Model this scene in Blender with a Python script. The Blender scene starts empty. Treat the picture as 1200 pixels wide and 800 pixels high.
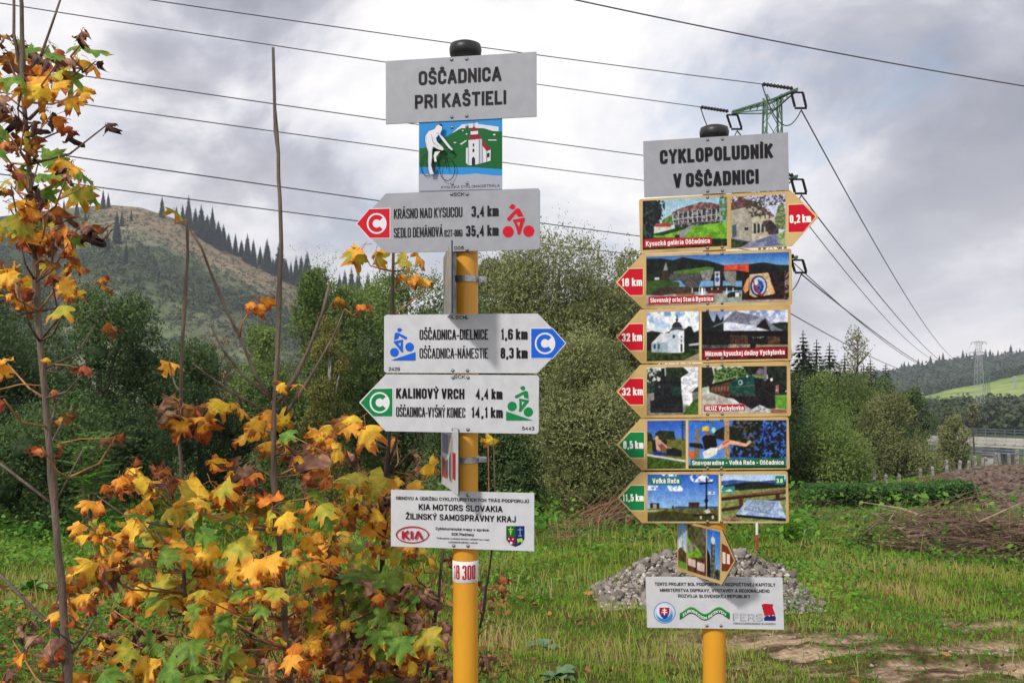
import bpy, math, random
import numpy as np
from mathutils import Vector, Matrix
from mathutils.geometry import tessellate_polygon

# ------------------------------------------------------------------ camera, sky, sun, exposure
FPX, HORIZON, MIDX, EYE = 1100.0, 440.0, 600.0, 1.6
scene = bpy.context.scene
col = scene.collection
cam_data = bpy.data.cameras.new('camera')
cam_data.sensor_width = 36.0
cam_data.lens = 36.0 * FPX / 1200.0
cam_data.shift_y = (HORIZON - 400.0) / 1200.0
cam_data.clip_start = 0.05
cam_data.clip_end = 8000.0
cam = bpy.data.objects.new('camera', cam_data)
cam.location = (0, 0, EYE)
cam.rotation_euler = (math.radians(90), 0, 0)
col.objects.link(cam)
scene.camera = cam
scene.view_settings.view_transform = 'Standard'
scene.view_settings.look = 'None'
scene.view_settings.gamma = 1.0
scene.view_settings.exposure = 0.26
scene.cycles.max_bounces = 6
scene.cycles.transparent_max_bounces = 6
scene.cycles.volume_bounces = 0

SUN_EL, SUN_AZ = math.radians(38), math.radians(218)      # azimuth clockwise from +Y: behind the camera, to the left
world = bpy.data.worlds.new('World')
scene.world = world
world.use_nodes = True
wn = world.node_tree
wn.nodes.clear()
def wnode(t, **kw):
    n = wn.nodes.new(t)
    for k, v in kw.items(): setattr(n, k, v)
    return n
def wlink(a, b): wn.links.new(a, b)
sky = wnode('ShaderNodeTexSky', sky_type='NISHITA', sun_disc=False)
sky.sun_elevation = SUN_EL
sky.sun_rotation = SUN_AZ
sky.air_density = 1.2
bg_sky = wnode('ShaderNodeBackground'); bg_sky.inputs['Strength'].default_value = 0.12
wlink(sky.outputs[0], bg_sky.inputs['Color'])
tc = wnode('ShaderNodeTexCoord')
sep = wnode('ShaderNodeSeparateXYZ'); wlink(tc.outputs['Generated'], sep.inputs[0])
zc = wnode('ShaderNodeMath', operation='MAXIMUM'); wlink(sep.outputs['Z'], zc.inputs[0]); zc.inputs[1].default_value = 0.0
za = wnode('ShaderNodeMath', operation='ADD'); wlink(zc.outputs[0], za.inputs[0]); za.inputs[1].default_value = 0.55
dx = wnode('ShaderNodeMath', operation='DIVIDE'); wlink(sep.outputs['X'], dx.inputs[0]); wlink(za.outputs[0], dx.inputs[1])
dy = wnode('ShaderNodeMath', operation='DIVIDE'); wlink(sep.outputs['Y'], dy.inputs[0]); wlink(za.outputs[0], dy.inputs[1])
cmb = wnode('ShaderNodeCombineXYZ'); wlink(dx.outputs[0], cmb.inputs[0]); wlink(dy.outputs[0], cmb.inputs[1])
def wnoise(scale, detail, rough, dist, loc):
    mp = wnode('ShaderNodeMapping'); mp.inputs['Location'].default_value = loc; wlink(cmb.outputs[0], mp.inputs[0])
    n = wnode('ShaderNodeTexNoise'); wlink(mp.outputs[0], n.inputs['Vector'])
    n.inputs['Scale'].default_value = scale; n.inputs['Detail'].default_value = detail
    n.inputs['Roughness'].default_value = rough; n.inputs['Distortion'].default_value = dist
    return n
def wramp(src, stops):
    r = wnode('ShaderNodeValToRGB'); wlink(src, r.inputs[0])
    e = r.color_ramp.elements
    e[0].position, e[0].color = stops[0][0], (*stops[0][1], 1)
    e[1].position, e[1].color = stops[-1][0], (*stops[-1][1], 1)
    for p, c in stops[1:-1]:
        x = e.new(p); x.color = (*c, 1)
    return r
n1 = wnoise(2.3, 8, 0.56, 0.35, (3.1, 1.7, 0))
n2 = wnoise(4.0, 7, 0.56, 0.3, (8.0, 2.0, 4))
shade = wramp(n1.outputs['Fac'], [(0.34, (0.34, 0.345, 0.40)), (0.43, (0.50, 0.505, 0.565)), (0.49, (0.76, 0.755, 0.79)), (0.58, (0.98, 0.965, 0.955))])
warm = wramp(n2.outputs['Fac'], [(0.36, (0.80, 0.82, 0.88)), (0.62, (1.12, 1.09, 1.06))])
mul = wnode('ShaderNodeMix', data_type='RGBA', blend_type='MULTIPLY'); mul.inputs[0].default_value = 1.0
wlink(shade.outputs[0], mul.inputs[6]); wlink(warm.outputs[0], mul.inputs[7])
# a paler band of cloud low over the horizon
lowf = wnode('ShaderNodeMapRange'); wlink(zc.outputs[0], lowf.inputs[0])
lowf.inputs[1].default_value = 0.0; lowf.inputs[2].default_value = 0.22; lowf.inputs[3].default_value = 0.55; lowf.inputs[4].default_value = 0.0
low = wnode('ShaderNodeMix', data_type='RGBA'); wlink(lowf.outputs[0], low.inputs[0]); wlink(mul.outputs[2], low.inputs[6])
low.inputs[7].default_value = (0.90, 0.86, 0.88, 1)
bg_cloud = wnode('ShaderNodeBackground'); bg_cloud.inputs['Strength'].default_value = 0.98
wlink(low.outputs[2], bg_cloud.inputs['Color'])
cover = wramp(n2.outputs['Fac'], [(0.30, (0.55, 0.55, 0.55)), (0.42, (0.97, 0.97, 0.97))])
lowc = wnode('ShaderNodeMapRange'); wlink(zc.outputs[0], lowc.inputs[0])
lowc.inputs[1].default_value = 0.10; lowc.inputs[2].default_value = 0.24; lowc.inputs[3].default_value = 1.0; lowc.inputs[4].default_value = 0.0
covm = wnode('ShaderNodeMath', operation='MAXIMUM'); wlink(cover.outputs[0], covm.inputs[0]); wlink(lowc.outputs[0], covm.inputs[1])
mixw = wnode('ShaderNodeMixShader'); wlink(covm.outputs[0], mixw.inputs[0])
wlink(bg_sky.outputs[0], mixw.inputs[1]); wlink(bg_cloud.outputs[0], mixw.inputs[2])
wout = wnode('ShaderNodeOutputWorld'); wlink(mixw.outputs[0], wout.inputs[0])

sun_data = bpy.data.lights.new('sun', 'SUN')
sun_data.energy = 2.4
sun_data.angle = math.radians(5)
sun_data.color = (1.0, 0.94, 0.85)
sun = bpy.data.objects.new('sun', sun_data)
sdir = Vector((math.sin(SUN_AZ) * math.cos(SUN_EL), math.cos(SUN_AZ) * math.cos(SUN_EL), math.sin(SUN_EL)))
sun.rotation_euler = sdir.to_track_quat('Z', 'Y').to_euler()
sun.location = sdir * 50
col.objects.link(sun)

HAZE = 0.00042

# ------------------------------------------------------------------ helpers
def place(px, py, D):
    return Vector(((px - MIDX) / FPX * D, D, EYE + (HORIZON - py) / FPX * D))
def lin(c):
    out = []
    for v in c:
        v = v / 255.0
        out.append(v / 12.92 if v <= 0.04045 else ((v + 0.055) / 1.055) ** 2.4)
    return tuple(out)
def lin_arr(a):
    a = np.clip(np.asarray(a, float) / 255.0, 0, 1)
    return np.where(a <= 0.04045, a / 12.92, ((a + 0.055) / 1.055) ** 2.4)

def tag(o, label=None, category=None, group=None, kind=None):
    if label: o['label'] = label
    if category: o['category'] = category
    if group: o['group'] = group
    if kind: o['kind'] = kind
    return o
def empty(name, loc=(0, 0, 0)):
    o = bpy.data.objects.new(name, None)
    o.empty_display_size = 0.1
    o.location = loc
    col.objects.link(o)
    return o
def link(name, me, mat=None, parent=None, mw=None):
    o = bpy.data.objects.new(name, me)
    if mat is not None and not me.materials:
        for m in (mat if isinstance(mat, (list, tuple)) else [mat]): me.materials.append(m)
    col.objects.link(o)
    if parent is not None:
        o.parent = parent
    if mw is not None:
        o.matrix_local = mw
    return o
def np_mesh(name, verts, faces, smooth=False, mats=None, corner_col=None, face_val=None, uv=None):
    """verts (N,3), faces (M,k) array or list of arrays of different k."""
    verts = np.asarray(verts, np.float32)
    fl = faces if isinstance(faces, list) else [faces]
    fl = [np.asarray(f, np.int32) for f in fl if len(f)]
    me = bpy.data.meshes.new(name)
    me.vertices.add(len(verts)); me.vertices.foreach_set('co', verts.ravel())
    loops = np.concatenate([f.ravel() for f in fl])
    tot = np.concatenate([np.full(len(f), f.shape[1], np.int32) for f in fl])
    start = np.concatenate([[0], np.cumsum(tot)[:-1]]).astype(np.int32)
    me.loops.add(len(loops)); me.loops.foreach_set('vertex_index', loops)
    me.polygons.add(len(tot)); me.polygons.foreach_set('loop_start', start)
    if smooth: me.polygons.foreach_set('use_smooth', np.ones(len(tot), bool))
    if mats is not None: me.polygons.foreach_set('material_index', np.asarray(mats, np.int32))
    me.update(calc_edges=True)
    if face_val is not None:
        a = me.attributes.new('tint', 'FLOAT', 'FACE'); a.data.foreach_set('value', np.asarray(face_val, np.float32))
    if corner_col is not None:
        a = me.attributes.new('col', 'FLOAT_COLOR', 'CORNER')
        cc = np.ones((len(loops), 4), np.float32); cc[:, :3] = corner_col
        a.data.foreach_set('color', cc.ravel())
    if uv is not None:
        l = me.uv_layers.new(name='flat'); l.data.foreach_set('uv', np.asarray(uv, np.float32)[loops].ravel())
    return me
def hash2(ix, iy, seed):
    h = (ix.astype(np.int64) * 374761393 + iy.astype(np.int64) * 668265263 + seed * 1442695041) & 0xFFFFFFFF
    h = ((h ^ (h >> 13)) * 1274126177) & 0xFFFFFFFF
    return ((h ^ (h >> 16)) & 0xFFFF) / 65535.0
def vnoise(x, y, seed=0):
    x = np.asarray(x, float); y = np.asarray(y, float)
    ix, iy = np.floor(x), np.floor(y)
    fx, fy = x - ix, y - iy
    fx = fx * fx * (3 - 2 * fx); fy = fy * fy * (3 - 2 * fy)
    a = hash2(ix, iy, seed); b = hash2(ix + 1, iy, seed); c = hash2(ix, iy + 1, seed); d = hash2(ix + 1, iy + 1, seed)
    return (a * (1 - fx) + b * fx) * (1 - fy) + (c * (1 - fx) + d * fx) * fy
def fbm(x, y, seed=0, octv=4):
    s, a, t = 0, 0.5, 0
    for i in range(octv):
        s = s + a * vnoise(np.asarray(x) * 2 ** i, np.asarray(y) * 2 ** i, seed + i * 17); t += a; a *= 0.5
    return s / t
def sstep(a, b, x):
    t = np.clip((np.asarray(x, float) - a) / (b - a), 0, 1)
    return t * t * (3 - 2 * t)

class Geo:
    """collects tubes, boxes and lathes, then becomes ONE mesh"""
    def __init__(s): s.v = []; s.f = []; s.m = []; s.n = 0
    def add(s, verts, faces, m=0):
        s.v.extend([tuple(q) for q in verts])
        for f in faces: s.f.append(tuple(i + s.n for i in f)); s.m.append(m)
        s.n = len(s.v)
    def tube(s, pts, rad, k=6, m=0, cap=True):
        pts = [Vector(p) for p in pts]
        if not isinstance(rad, (list, tuple)): rad = [rad] * len(pts)
        vs, fs = [], []
        ref = None
        for i, p in enumerate(pts):
            d = (pts[min(i + 1, len(pts) - 1)] - pts[max(i - 1, 0)])
            d = d.normalized() if d.length > 1e-9 else Vector((0, 0, 1))
            if ref is None: ref = d.orthogonal().normalized()
            a = (ref - d * ref.dot(d)); a = a.normalized() if a.length > 1e-6 else d.orthogonal().normalized()
            ref = a; b = d.cross(a)
            for j in range(k):
                t = 2 * math.pi * j / k
                vs.append(p + (a * math.cos(t) + b * math.sin(t)) * rad[i])
        for i in range(len(pts) - 1):
            for j in range(k):
                j2 = (j + 1) % k
                fs.append((i * k + j, i * k + j2, (i + 1) * k + j2, (i + 1) * k + j))
        if cap:
            fs.append(tuple(reversed(range(k)))); fs.append(tuple((len(pts) - 1) * k + j for j in range(k)))
        s.add(vs, fs, m)
    def box(s, c, size, m=0, ax=None):
        c = Vector(c); hx, hy, hz = [q / 2 for q in size]
        X, Y, Z = ax if ax else (Vector((1, 0, 0)), Vector((0, 1, 0)), Vector((0, 0, 1)))
        vs = [c + X * (sx * hx) + Y * (sy * hy) + Z * (sz * hz) for sx in (-1, 1) for sy in (-1, 1) for sz in (-1, 1)]
        s.add(vs, [(0, 1, 3, 2), (4, 6, 7, 5), (0, 4, 5, 1), (2, 3, 7, 6), (0, 2, 6, 4), (1, 5, 7, 3)], m)
    def lathe(s, c, prof, k=24, m=0, axis='z'):
        vs, fs = [], []
        for (r, h) in prof:
            for j in range(k):
                t = 2 * math.pi * j / k
                q = (r * math.cos(t), r * math.sin(t), h) if axis == 'z' else (r * math.cos(t), -h, r * math.sin(t))
                vs.append((c[0] + q[0], c[1] + q[1], c[2] + q[2]))
        for i in range(len(prof) - 1):
            for j in range(k):
                j2 = (j + 1) % k
                fs.append((i * k + j, i * k + j2, (i + 1) * k + j2, (i + 1) * k + j))
        s.add(vs, fs, m)
    def mesh(s, name, smooth=False):
        me = bpy.data.meshes.new(name)
        me.from_pydata(s.v, [], s.f)
        if smooth: me.polygons.foreach_set('use_smooth', [True] * len(s.f))
        if any(s.m): me.polygons.foreach_set('material_index', s.m)
        me.update()
        return me
    def build(s, name, mat, parent=None, smooth=False, mw=None):
        return link(name, s.mesh(name, smooth), mat, parent, mw)

# ------------------------------------------------------------------ materials
def new_mat(name):
    m = bpy.data.materials.new(name); m.use_nodes = True
    nt = m.node_tree
    b = nt.nodes['Principled BSDF']
    return m, nt, b
def N(nt, t, **kw):
    n = nt.nodes.new(t)
    for k, v in kw.items():
        setattr(n, k, v)
    return n
def ramp(nt, src, stops):
    r = N(nt, 'ShaderNodeValToRGB'); nt.links.new(src, r.inputs[0])
    e = r.color_ramp.elements
    e[0].position, e[0].color = stops[0][0], (*stops[0][1], 1)
    e[1].position, e[1].color = stops[-1][0], (*stops[-1][1], 1)
    for p, c in stops[1:-1]:
        x = e.new(p); x.color = (*c, 1)
    return r
def noisy(name, c1, c2, scale=8, rough=0.6, bump=0.0, metallic=0.0, detail=5, coord='Object', stretch=(1, 1, 1), c3=None, dist=0.0, bscale=None, lo=0.35, hi=0.65, spec=0.5):
    m, nt, b = new_mat(name)
    t = N(nt, 'ShaderNodeTexCoord')
    mp = N(nt, 'ShaderNodeMapping'); nt.links.new(t.outputs[coord], mp.inputs[0]); mp.inputs['Scale'].default_value = stretch
    n = N(nt, 'ShaderNodeTexNoise'); nt.links.new(mp.outputs[0], n.inputs['Vector'])
    n.inputs['Scale'].default_value = scale; n.inputs['Detail'].default_value = detail; n.inputs['Distortion'].default_value = dist
    st = [(lo, c1), (hi, c2)] if c3 is None else [(lo, c1), ((lo + hi) / 2, c2), (hi, c3)]
    r = ramp(nt, n.outputs['Fac'], st)
    nt.links.new(r.outputs[0], b.inputs['Base Color'])
    b.inputs['Roughness'].default_value = rough; b.inputs['Metallic'].default_value = metallic
    b.inputs['Specular IOR Level'].default_value = spec
    if bump:
        n2 = N(nt, 'ShaderNodeTexNoise'); nt.links.new(mp.outputs[0], n2.inputs['Vector'])
        n2.inputs['Scale'].default_value = bscale or scale * 3; n2.inputs['Detail'].default_value = 6
        bp = N(nt, 'ShaderNodeBump'); bp.inputs['Strength'].default_value = bump; bp.inputs['Distance'].default_value = 0.01
        nt.links.new(n2.outputs['Fac'], bp.inputs['Height']); nt.links.new(bp.outputs[0], b.inputs['Normal'])
    return m
def tinted(name, stops, rough=0.6, transl=0.3, spec=0.3):
    """leafy surface: colour runs along a ramp by the per-leaf number 'tint'"""
    m, nt, b = new_mat(name)
    a = N(nt, 'ShaderNodeAttribute', attribute_name='tint')
    r = ramp(nt, a.outputs['Fac'], stops)
    nt.links.new(r.outputs[0], b.inputs['Base Color'])
    b.inputs['Roughness'].default_value = rough; b.inputs['Specular IOR Level'].default_value = spec
    if transl:
        tr = N(nt, 'ShaderNodeBsdfTranslucent'); nt.links.new(r.outputs[0], tr.inputs['Color'])
        mx = N(nt, 'ShaderNodeMixShader'); mx.inputs[0].default_value = transl
        nt.links.new(b.outputs[0], mx.inputs[1]); nt.links.new(tr.outputs[0], mx.inputs[2])
        nt.links.new(mx.outputs[0], nt.nodes['Material Output'].inputs[0])
    return m
def colattr(name, rough=0.5, noise=0.0, spec=0.4, scale=60, bump=0.0):
    m, nt, b = new_mat(name)
    a = N(nt, 'ShaderNodeAttribute', attribute_name='col')
    src = a.outputs['Color']
    if noise:
        t = N(nt, 'ShaderNodeTexCoord')
        n = N(nt, 'ShaderNodeTexNoise'); nt.links.new(t.outputs['Object'], n.inputs['Vector']); n.inputs['Scale'].default_value = scale; n.inputs['Detail'].default_value = 6
        r = ramp(nt, n.outputs['Fac'], [(0.3, (1 - noise,) * 3), (0.7, (1 + noise,) * 3)])
        mu = N(nt, 'ShaderNodeMix', data_type='RGBA', blend_type='MULTIPLY'); mu.inputs[0].default_value = 1
        nt.links.new(src, mu.inputs[6]); nt.links.new(r.outputs[0], mu.inputs[7]); src = mu.outputs[2]
        if bump:
            bp = N(nt, 'ShaderNodeBump'); bp.inputs['Strength'].default_value = bump; bp.inputs['Distance'].default_value = 0.03
            nt.links.new(n.outputs['Fac'], bp.inputs['Height']); nt.links.new(bp.outputs[0], b.inputs['Normal'])
    nt.links.new(src, b.inputs['Base Color'])
    b.inputs['Roughness'].default_value = rough; b.inputs['Specular IOR Level'].default_value = spec
    return m

M_print = colattr('printed_ink', 0.5, 0.04, 0.2, 300)
M_yellow = noisy('yellow_enamel', (0.44, 0.20, 0.022), (0.68, 0.315, 0.024), 11, 0.36, 0.10, lo=.22, hi=.75, c3=(0.78, 0.39, 0.032), stretch=(1, 1, 0.22), bscale=120)
M_grey = noisy('grey_reflective_sheet', (0.285, 0.30, 0.34), (0.325, 0.338, 0.38), 26, 0.42, 0.05, bscale=500)
M_silver = noisy('pale_reflective_sheet', (0.49, 0.505, 0.545), (0.56, 0.575, 0.61), 30, 0.42, 0.05, bscale=500)
M_white = noisy('white_sheet', (0.52, 0.535, 0.58), (0.59, 0.605, 0.64), 30, 0.42, 0.03, bscale=500)
M_tan = noisy('tan_gold_sheet', (0.42, 0.27, 0.085), (0.55, 0.37, 0.14), 9, 0.42, 0.03, c3=(0.60, 0.42, 0.17), bscale=300)
M_steel = noisy('galvanised_steel', (0.30, 0.31, 0.33), (0.48, 0.49, 0.52), 60, 0.35, 0.1, 0.8)
M_alu = noisy('bare_aluminium_back', (0.42, 0.41, 0.40), (0.70, 0.68, 0.66), 18, 0.32, 0.1, 0.6, stretch=(1, 1, 0.4))
M_black = noisy('black_rubber', (0.010, 0.010, 0.011), (0.022, 0.022, 0.024), 14, 0.42, 0.1)
M_band = noisy('white_tape', (0.72, 0.72, 0.72), (0.82, 0.82, 0.82), 20, 0.45)
# ------------------------------------------------------------------ print on boards
import unicodedata
# a condensed uniform-stroke alphabet: each glyph is (width, strokes), a stroke point is (x, y[, corner radius])
_R = .5
def _gl():
    R = _R; g = {}
    O = [(0, .5), (0, 1, R), (1, 1, R), (1, 0, R), (0, 0, R), (0, .5)]
    g['A'] = (.66, [[(0, 0), (.46, 1), (.54, 1), (1, 0)], [(.16, .30), (.84, .30)]])
    g['B'] = (.6, [[(0, 0), (0, 1), (.93, 1, R), (.93, .53, R), (0, .53)], [(0, .53), (1, .53, R), (1, 0, R), (0, 0)]])
    g['C'] = (.58, [[(1, .70), (1, 1, R), (0, 1, R), (0, 0, R), (1, 0, R), (1, .30)]])
    g['D'] = (.6, [[(0, 0), (0, 1), (1, 1, R), (1, 0, R), (0, 0)]])
    g['E'] = (.5, [[(1, 1), (0, 1), (0, 0), (1, 0)], [(0, .52), (.88, .52)]])
    g['F'] = (.48, [[(1, 1), (0, 1), (0, 0)], [(0, .50), (.88, .50)]])
    g['G'] = (.6, [[(1, .72), (1, 1, R), (0, 1, R), (0, 0, R), (1, 0, R), (1, .46), (.55, .46)]])
    g['H'] = (.6, [[(0, 0), (0, 1)], [(1, 0), (1, 1)], [(0, .52), (1, .52)]])
    g['I'] = (0, [[(0, 0), (0, 1)]])
    g['J'] = (.46, [[(1, 1), (1, 0, R), (0, 0, R), (0, .28)]])
    g['K'] = (.6, [[(0, 0), (0, 1)], [(.97, 1), (.06, .40)], [(.36, .58), (1, 0)]])
    g['L'] = (.48, [[(0, 1), (0, 0), (1, 0)]])
    g['M'] = (.78, [[(0, 0), (0, 1)], [(0, .97), (.5, .2), (1, .97)], [(1, 1), (1, 0)]])
    g['N'] = (.6, [[(0, 0), (0, 1)], [(0, .97), (1, .03)], [(1, 0), (1, 1)]])
    g['O'] = (.6, [O])
    g['P'] = (.58, [[(0, 0), (0, 1), (1, 1, R), (1, .44, R), (0, .44)]])
    g['R'] = (.6, [[(0, 0), (0, 1), (1, 1, R), (1, .47, R), (0, .47)], [(.5, .47), (1, 0)]])
    g['S'] = (.56, [[(1, .74), (1, 1, R), (0, 1, R), (0, .54, R), (1, .48, R), (1, 0, R), (0, 0, R), (0, .26)]])
    g['T'] = (.58, [[(0, 1), (1, 1)], [(.5, 1), (.5, 0)]])
    g['U'] = (.6, [[(0, 1), (0, 0, R), (1, 0, R), (1, 1)]])
    g['V'] = (.62, [[(0, 1), (.46, 0), (.54, 0), (1, 1)]])
    g['W'] = (.9, [[(0, 1), (.25, 0), (.5, .9), (.75, 0), (1, 1)]])
    g['X'] = (.6, [[(0, 0), (1, 1)], [(0, 1), (1, 0)]])
    g['Y'] = (.62, [[(0, 1), (.5, .45), (1, 1)], [(.5, .45), (.5, 0)]])
    g['Z'] = (.56, [[(0, 1), (1, 1), (0, 0), (1, 0)]])
    g['0'] = (.52, [O])
    g['1'] = (.26, [[(0, .78), (.85, 1), (.85, 0)]])
    g['2'] = (.5, [[(0, .72), (0, 1, R), (1, 1, R), (1, .58, .3), (0, 0), (1, 0)]])
    g['3'] = (.5, [[(0, .80), (0, 1, R), (1, 1, R), (1, .53, R), (.35, .53)], [(.35, .53), (1, .53, R), (1, 0, R), (0, 0, R), (0, .25)]])
    g['4'] = (.54, [[(.76, 0), (.76, 1), (0, .26), (1.06, .26)]])
    g['5'] = (.5, [[(.95, 1), (.05, 1), (.01, .48), (.25, .62, .2), (1, .62, R), (1, 0, R), (0, 0, R), (0, .24)]])
    g['6'] = (.52, [[(1, .77), (1, 1, R), (0, 1, R), (0, 0, R), (1, 0, R), (1, .58, R), (0, .58)]])
    g['7'] = (.5, [[(0, 1), (1, 1), (.35, 0)]])
    g['8'] = (.52, [[(.5, .53), (.05, .53, R), (.05, 1, R), (.95, 1, R), (.95, .53, R), (.5, .53)], [(.5, .53), (0, .53, R), (0, 0, R), (1, 0, R), (1, .53, R), (.5, .53)]])
    g['9'] = (.52, [[(0, .23), (0, 0, R), (1, 0, R), (1, 1, R), (0, 1, R), (0, .42, R), (1, .42)]])
    X = .70
    g['a'] = (.46, [[(.04, .52), (.04, X, R), (1, X, R), (1, 0)], [(1, .41), (0, .41, R), (0, 0, R), (1, .03)]])
    g['b'] = (.48, [[(0, 1), (0, 0), (1, 0, R), (1, X, R), (0, X)]])
    g['c'] = (.44, [[(1, .48), (1, X, R), (0, X, R), (0, 0, R), (1, 0, R), (1, .22)]])
    g['d'] = (.48, [[(1, 1), (1, 0), (0, 0, R), (0, X, R), (1, X)]])
    g['e'] = (.46, [[(0, .37), (1, .37), (1, X, R), (0, X, R), (0, 0, R), (1, 0, R), (1, .15)]])
    g['f'] = (.28, [[(1, 1), (.3, 1, R), (.3, 0)], [(0, X), (1, X)]])
    g['g'] = (.48, [[(1, 0), (0, 0, R), (0, X, R), (1, X), (1, -.26, R), (0, -.26)]])
    g['h'] = (.46, [[(0, 0), (0, 1)], [(0, X - .02), (1, X, R), (1, 0)]])
    g['i'] = (0, [[(0, 0), (0, X)], [(0, .90), (0, 1.02)]])
    g['j'] = (.12, [[(0, -.26), (1, -.26, R), (1, X)], [(1, .90), (1, 1.02)]])
    g['k'] = (.46, [[(0, 0), (0, 1)], [(.95, X), (.06, .28)], [(.38, .42), (1, 0)]])
    g['l'] = (0, [[(0, 0), (0, 1)]])
    g['m'] = (.80, [[(0, 0), (0, X)], [(0, X - .02), (.5, X, .22), (.5, 0)], [(.5, X - .02), (1, X, .22), (1, 0)]])
    g['n'] = (.46, [[(0, 0), (0, X)], [(0, X - .02), (1, X, R), (1, 0)]])
    g['o'] = (.48, [[(0, X / 2), (0, X, R), (1, X, R), (1, 0, R), (0, 0, R), (0, X / 2)]])
    g['p'] = (.48, [[(0, -.26), (0, X), (1, X, R), (1, 0, R), (0, 0)]])
    g['r'] = (.28, [[(0, 0), (0, X)], [(0, X - .05), (1, X)]])
    g['s'] = (.42, [[(1, .54), (1, X, R), (0, X, R), (0, .38, R), (1, .33, R), (1, 0, R), (0, 0, R), (0, .16)]])
    g['t'] = (.26, [[(.3, .92), (.3, 0, R), (1, 0)], [(0, X), (1, X)]])
    g['u'] = (.46, [[(0, X), (0, 0, R), (1, 0, R), (1, X)]])
    g['v'] = (.46, [[(0, X), (.46, 0), (.54, 0), (1, X)]])
    g['w'] = (.72, [[(0, X), (.25, 0), (.5, .62), (.75, 0), (1, X)]])
    g['x'] = (.44, [[(0, 0), (1, X)], [(0, X), (1, 0)]])
    g['y'] = (.46, [[(0, X), (.5, .05)], [(1, X), (.35, -.26), (0, -.26)]])
    g['z'] = (.42, [[(0, X), (1, X), (0, 0), (1, 0)]])
    g[','] = (.10, [[(.9, .10), (.75, -.04), (.1, -.24)]])
    g['.'] = (0, [[(0, -.04), (0, .09)]])
    g[':'] = (0, [[(0, -.04), (0, .08)], [(0, .5), (0, .62)]])
    g['-'] = (.26, [[(0, .38), (1, .38)]])
    g['('] = (.12, [[(1, 1.05), (0, .7, .5), (0, .2, .5), (1, -.12)]])
    g[')'] = (.12, [[(0, 1.05), (1, .7, .5), (1, .2, .5), (0, -.12)]])
    g['@'] = (.7, [[(.7, .2), (.7, .6, .3), (.3, .6, .3), (.3, .2, .3), (1, .2, .3), (1, .85, R), (0, .85, R), (0, -.1, R), (.9, -.1)]])
    acc = {'caron': [[(.22, 1.34), (.5, 1.19), (.78, 1.34)]], 'acute': [[(.45, 1.17), (.70, 1.34)]], 'dots': [[(.25, 1.18), (.25, 1.28)], [(.75, 1.18), (.75, 1.28)]]}
    for ch, base, a in [('Š', 'S', 'caron'), ('Č', 'C', 'caron'), ('Ž', 'Z', 'caron'), ('Ť', 'T', 'caron'), ('Á', 'A', 'acute'), ('Í', 'I', 'acute'), ('Ó', 'O', 'acute'), ('Ú', 'U', 'acute'), ('Ý', 'Y', 'acute'), ('Ä', 'A', 'dots'), ('É', 'E', 'acute'),
                        ('š', 's', 'caron'), ('č', 'c', 'caron'), ('ž', 'z', 'caron'), ('á', 'a', 'acute'), ('é', 'e', 'acute'), ('í', 'i', 'acute'), ('ó', 'o', 'acute'), ('ú', 'u', 'acute'), ('ý', 'y', 'acute')]:
        w, st = g[base]; st = list(st)
        if base == 'i': st = st[:1]
        dy = -.28 if ch.islower() else 0
        for s in acc[a]:
            if w == 0: s = [((q[0] - .5) * 3, q[1]) for q in s]
            st = st + [[(q[0], q[1] + dy) for q in s]]
        g[ch] = (w, st)
    for ch, base in (('Ľ', 'L'), ('ľ', 'l'), ('ť', 't')):
        w, st = g[base]
        tick = [(.75, 1.02), (.62, .76)] if ch == 'Ľ' else ([(1.9, 1.02), (1.5, .78)] if w == 0 else [(1.25, 1.04), (1.05, .84)])
        g[ch] = (w, st + [tick])
    return g
GLYPH = _gl()
def _fillet(pts, w, h):
    out = []
    P = [np.array((p[0] * (w if w > 0 else .1), p[1] * h)) for p in pts]
    for i, p in enumerate(pts):
        if len(p) < 3 or i in (0, len(pts) - 1): out.append(P[i]); continue
        a, b_ = P[i - 1] - P[i], P[i + 1] - P[i]; la, lb = np.linalg.norm(a), np.linalg.norm(b_)
        d = min(p[2] * max(w, .2) * .95, la * .5 if len(pts[i - 1]) > 2 else la * .98, lb * .5 if len(pts[i + 1]) > 2 else lb * .98)
        s_, e_ = P[i] + a / la * d, P[i] + b_ / lb * d
        for t in (0, .2, .4, .6, .8, 1): out.append(s_ * (1 - t) ** 2 + 2 * P[i] * t * (1 - t) + e_ * t * t)
    res = [out[0]]
    for q in out[1:]:
        if np.linalg.norm(q - res[-1]) > 1e-5: res.append(q)
    return res
def _ext(p, d):
    if abs(d[1]) > .35: return p[1] in (0, 1, .70, -.26)
    return abs(d[1]) < .02 and p[0] in (0, 1)
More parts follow.
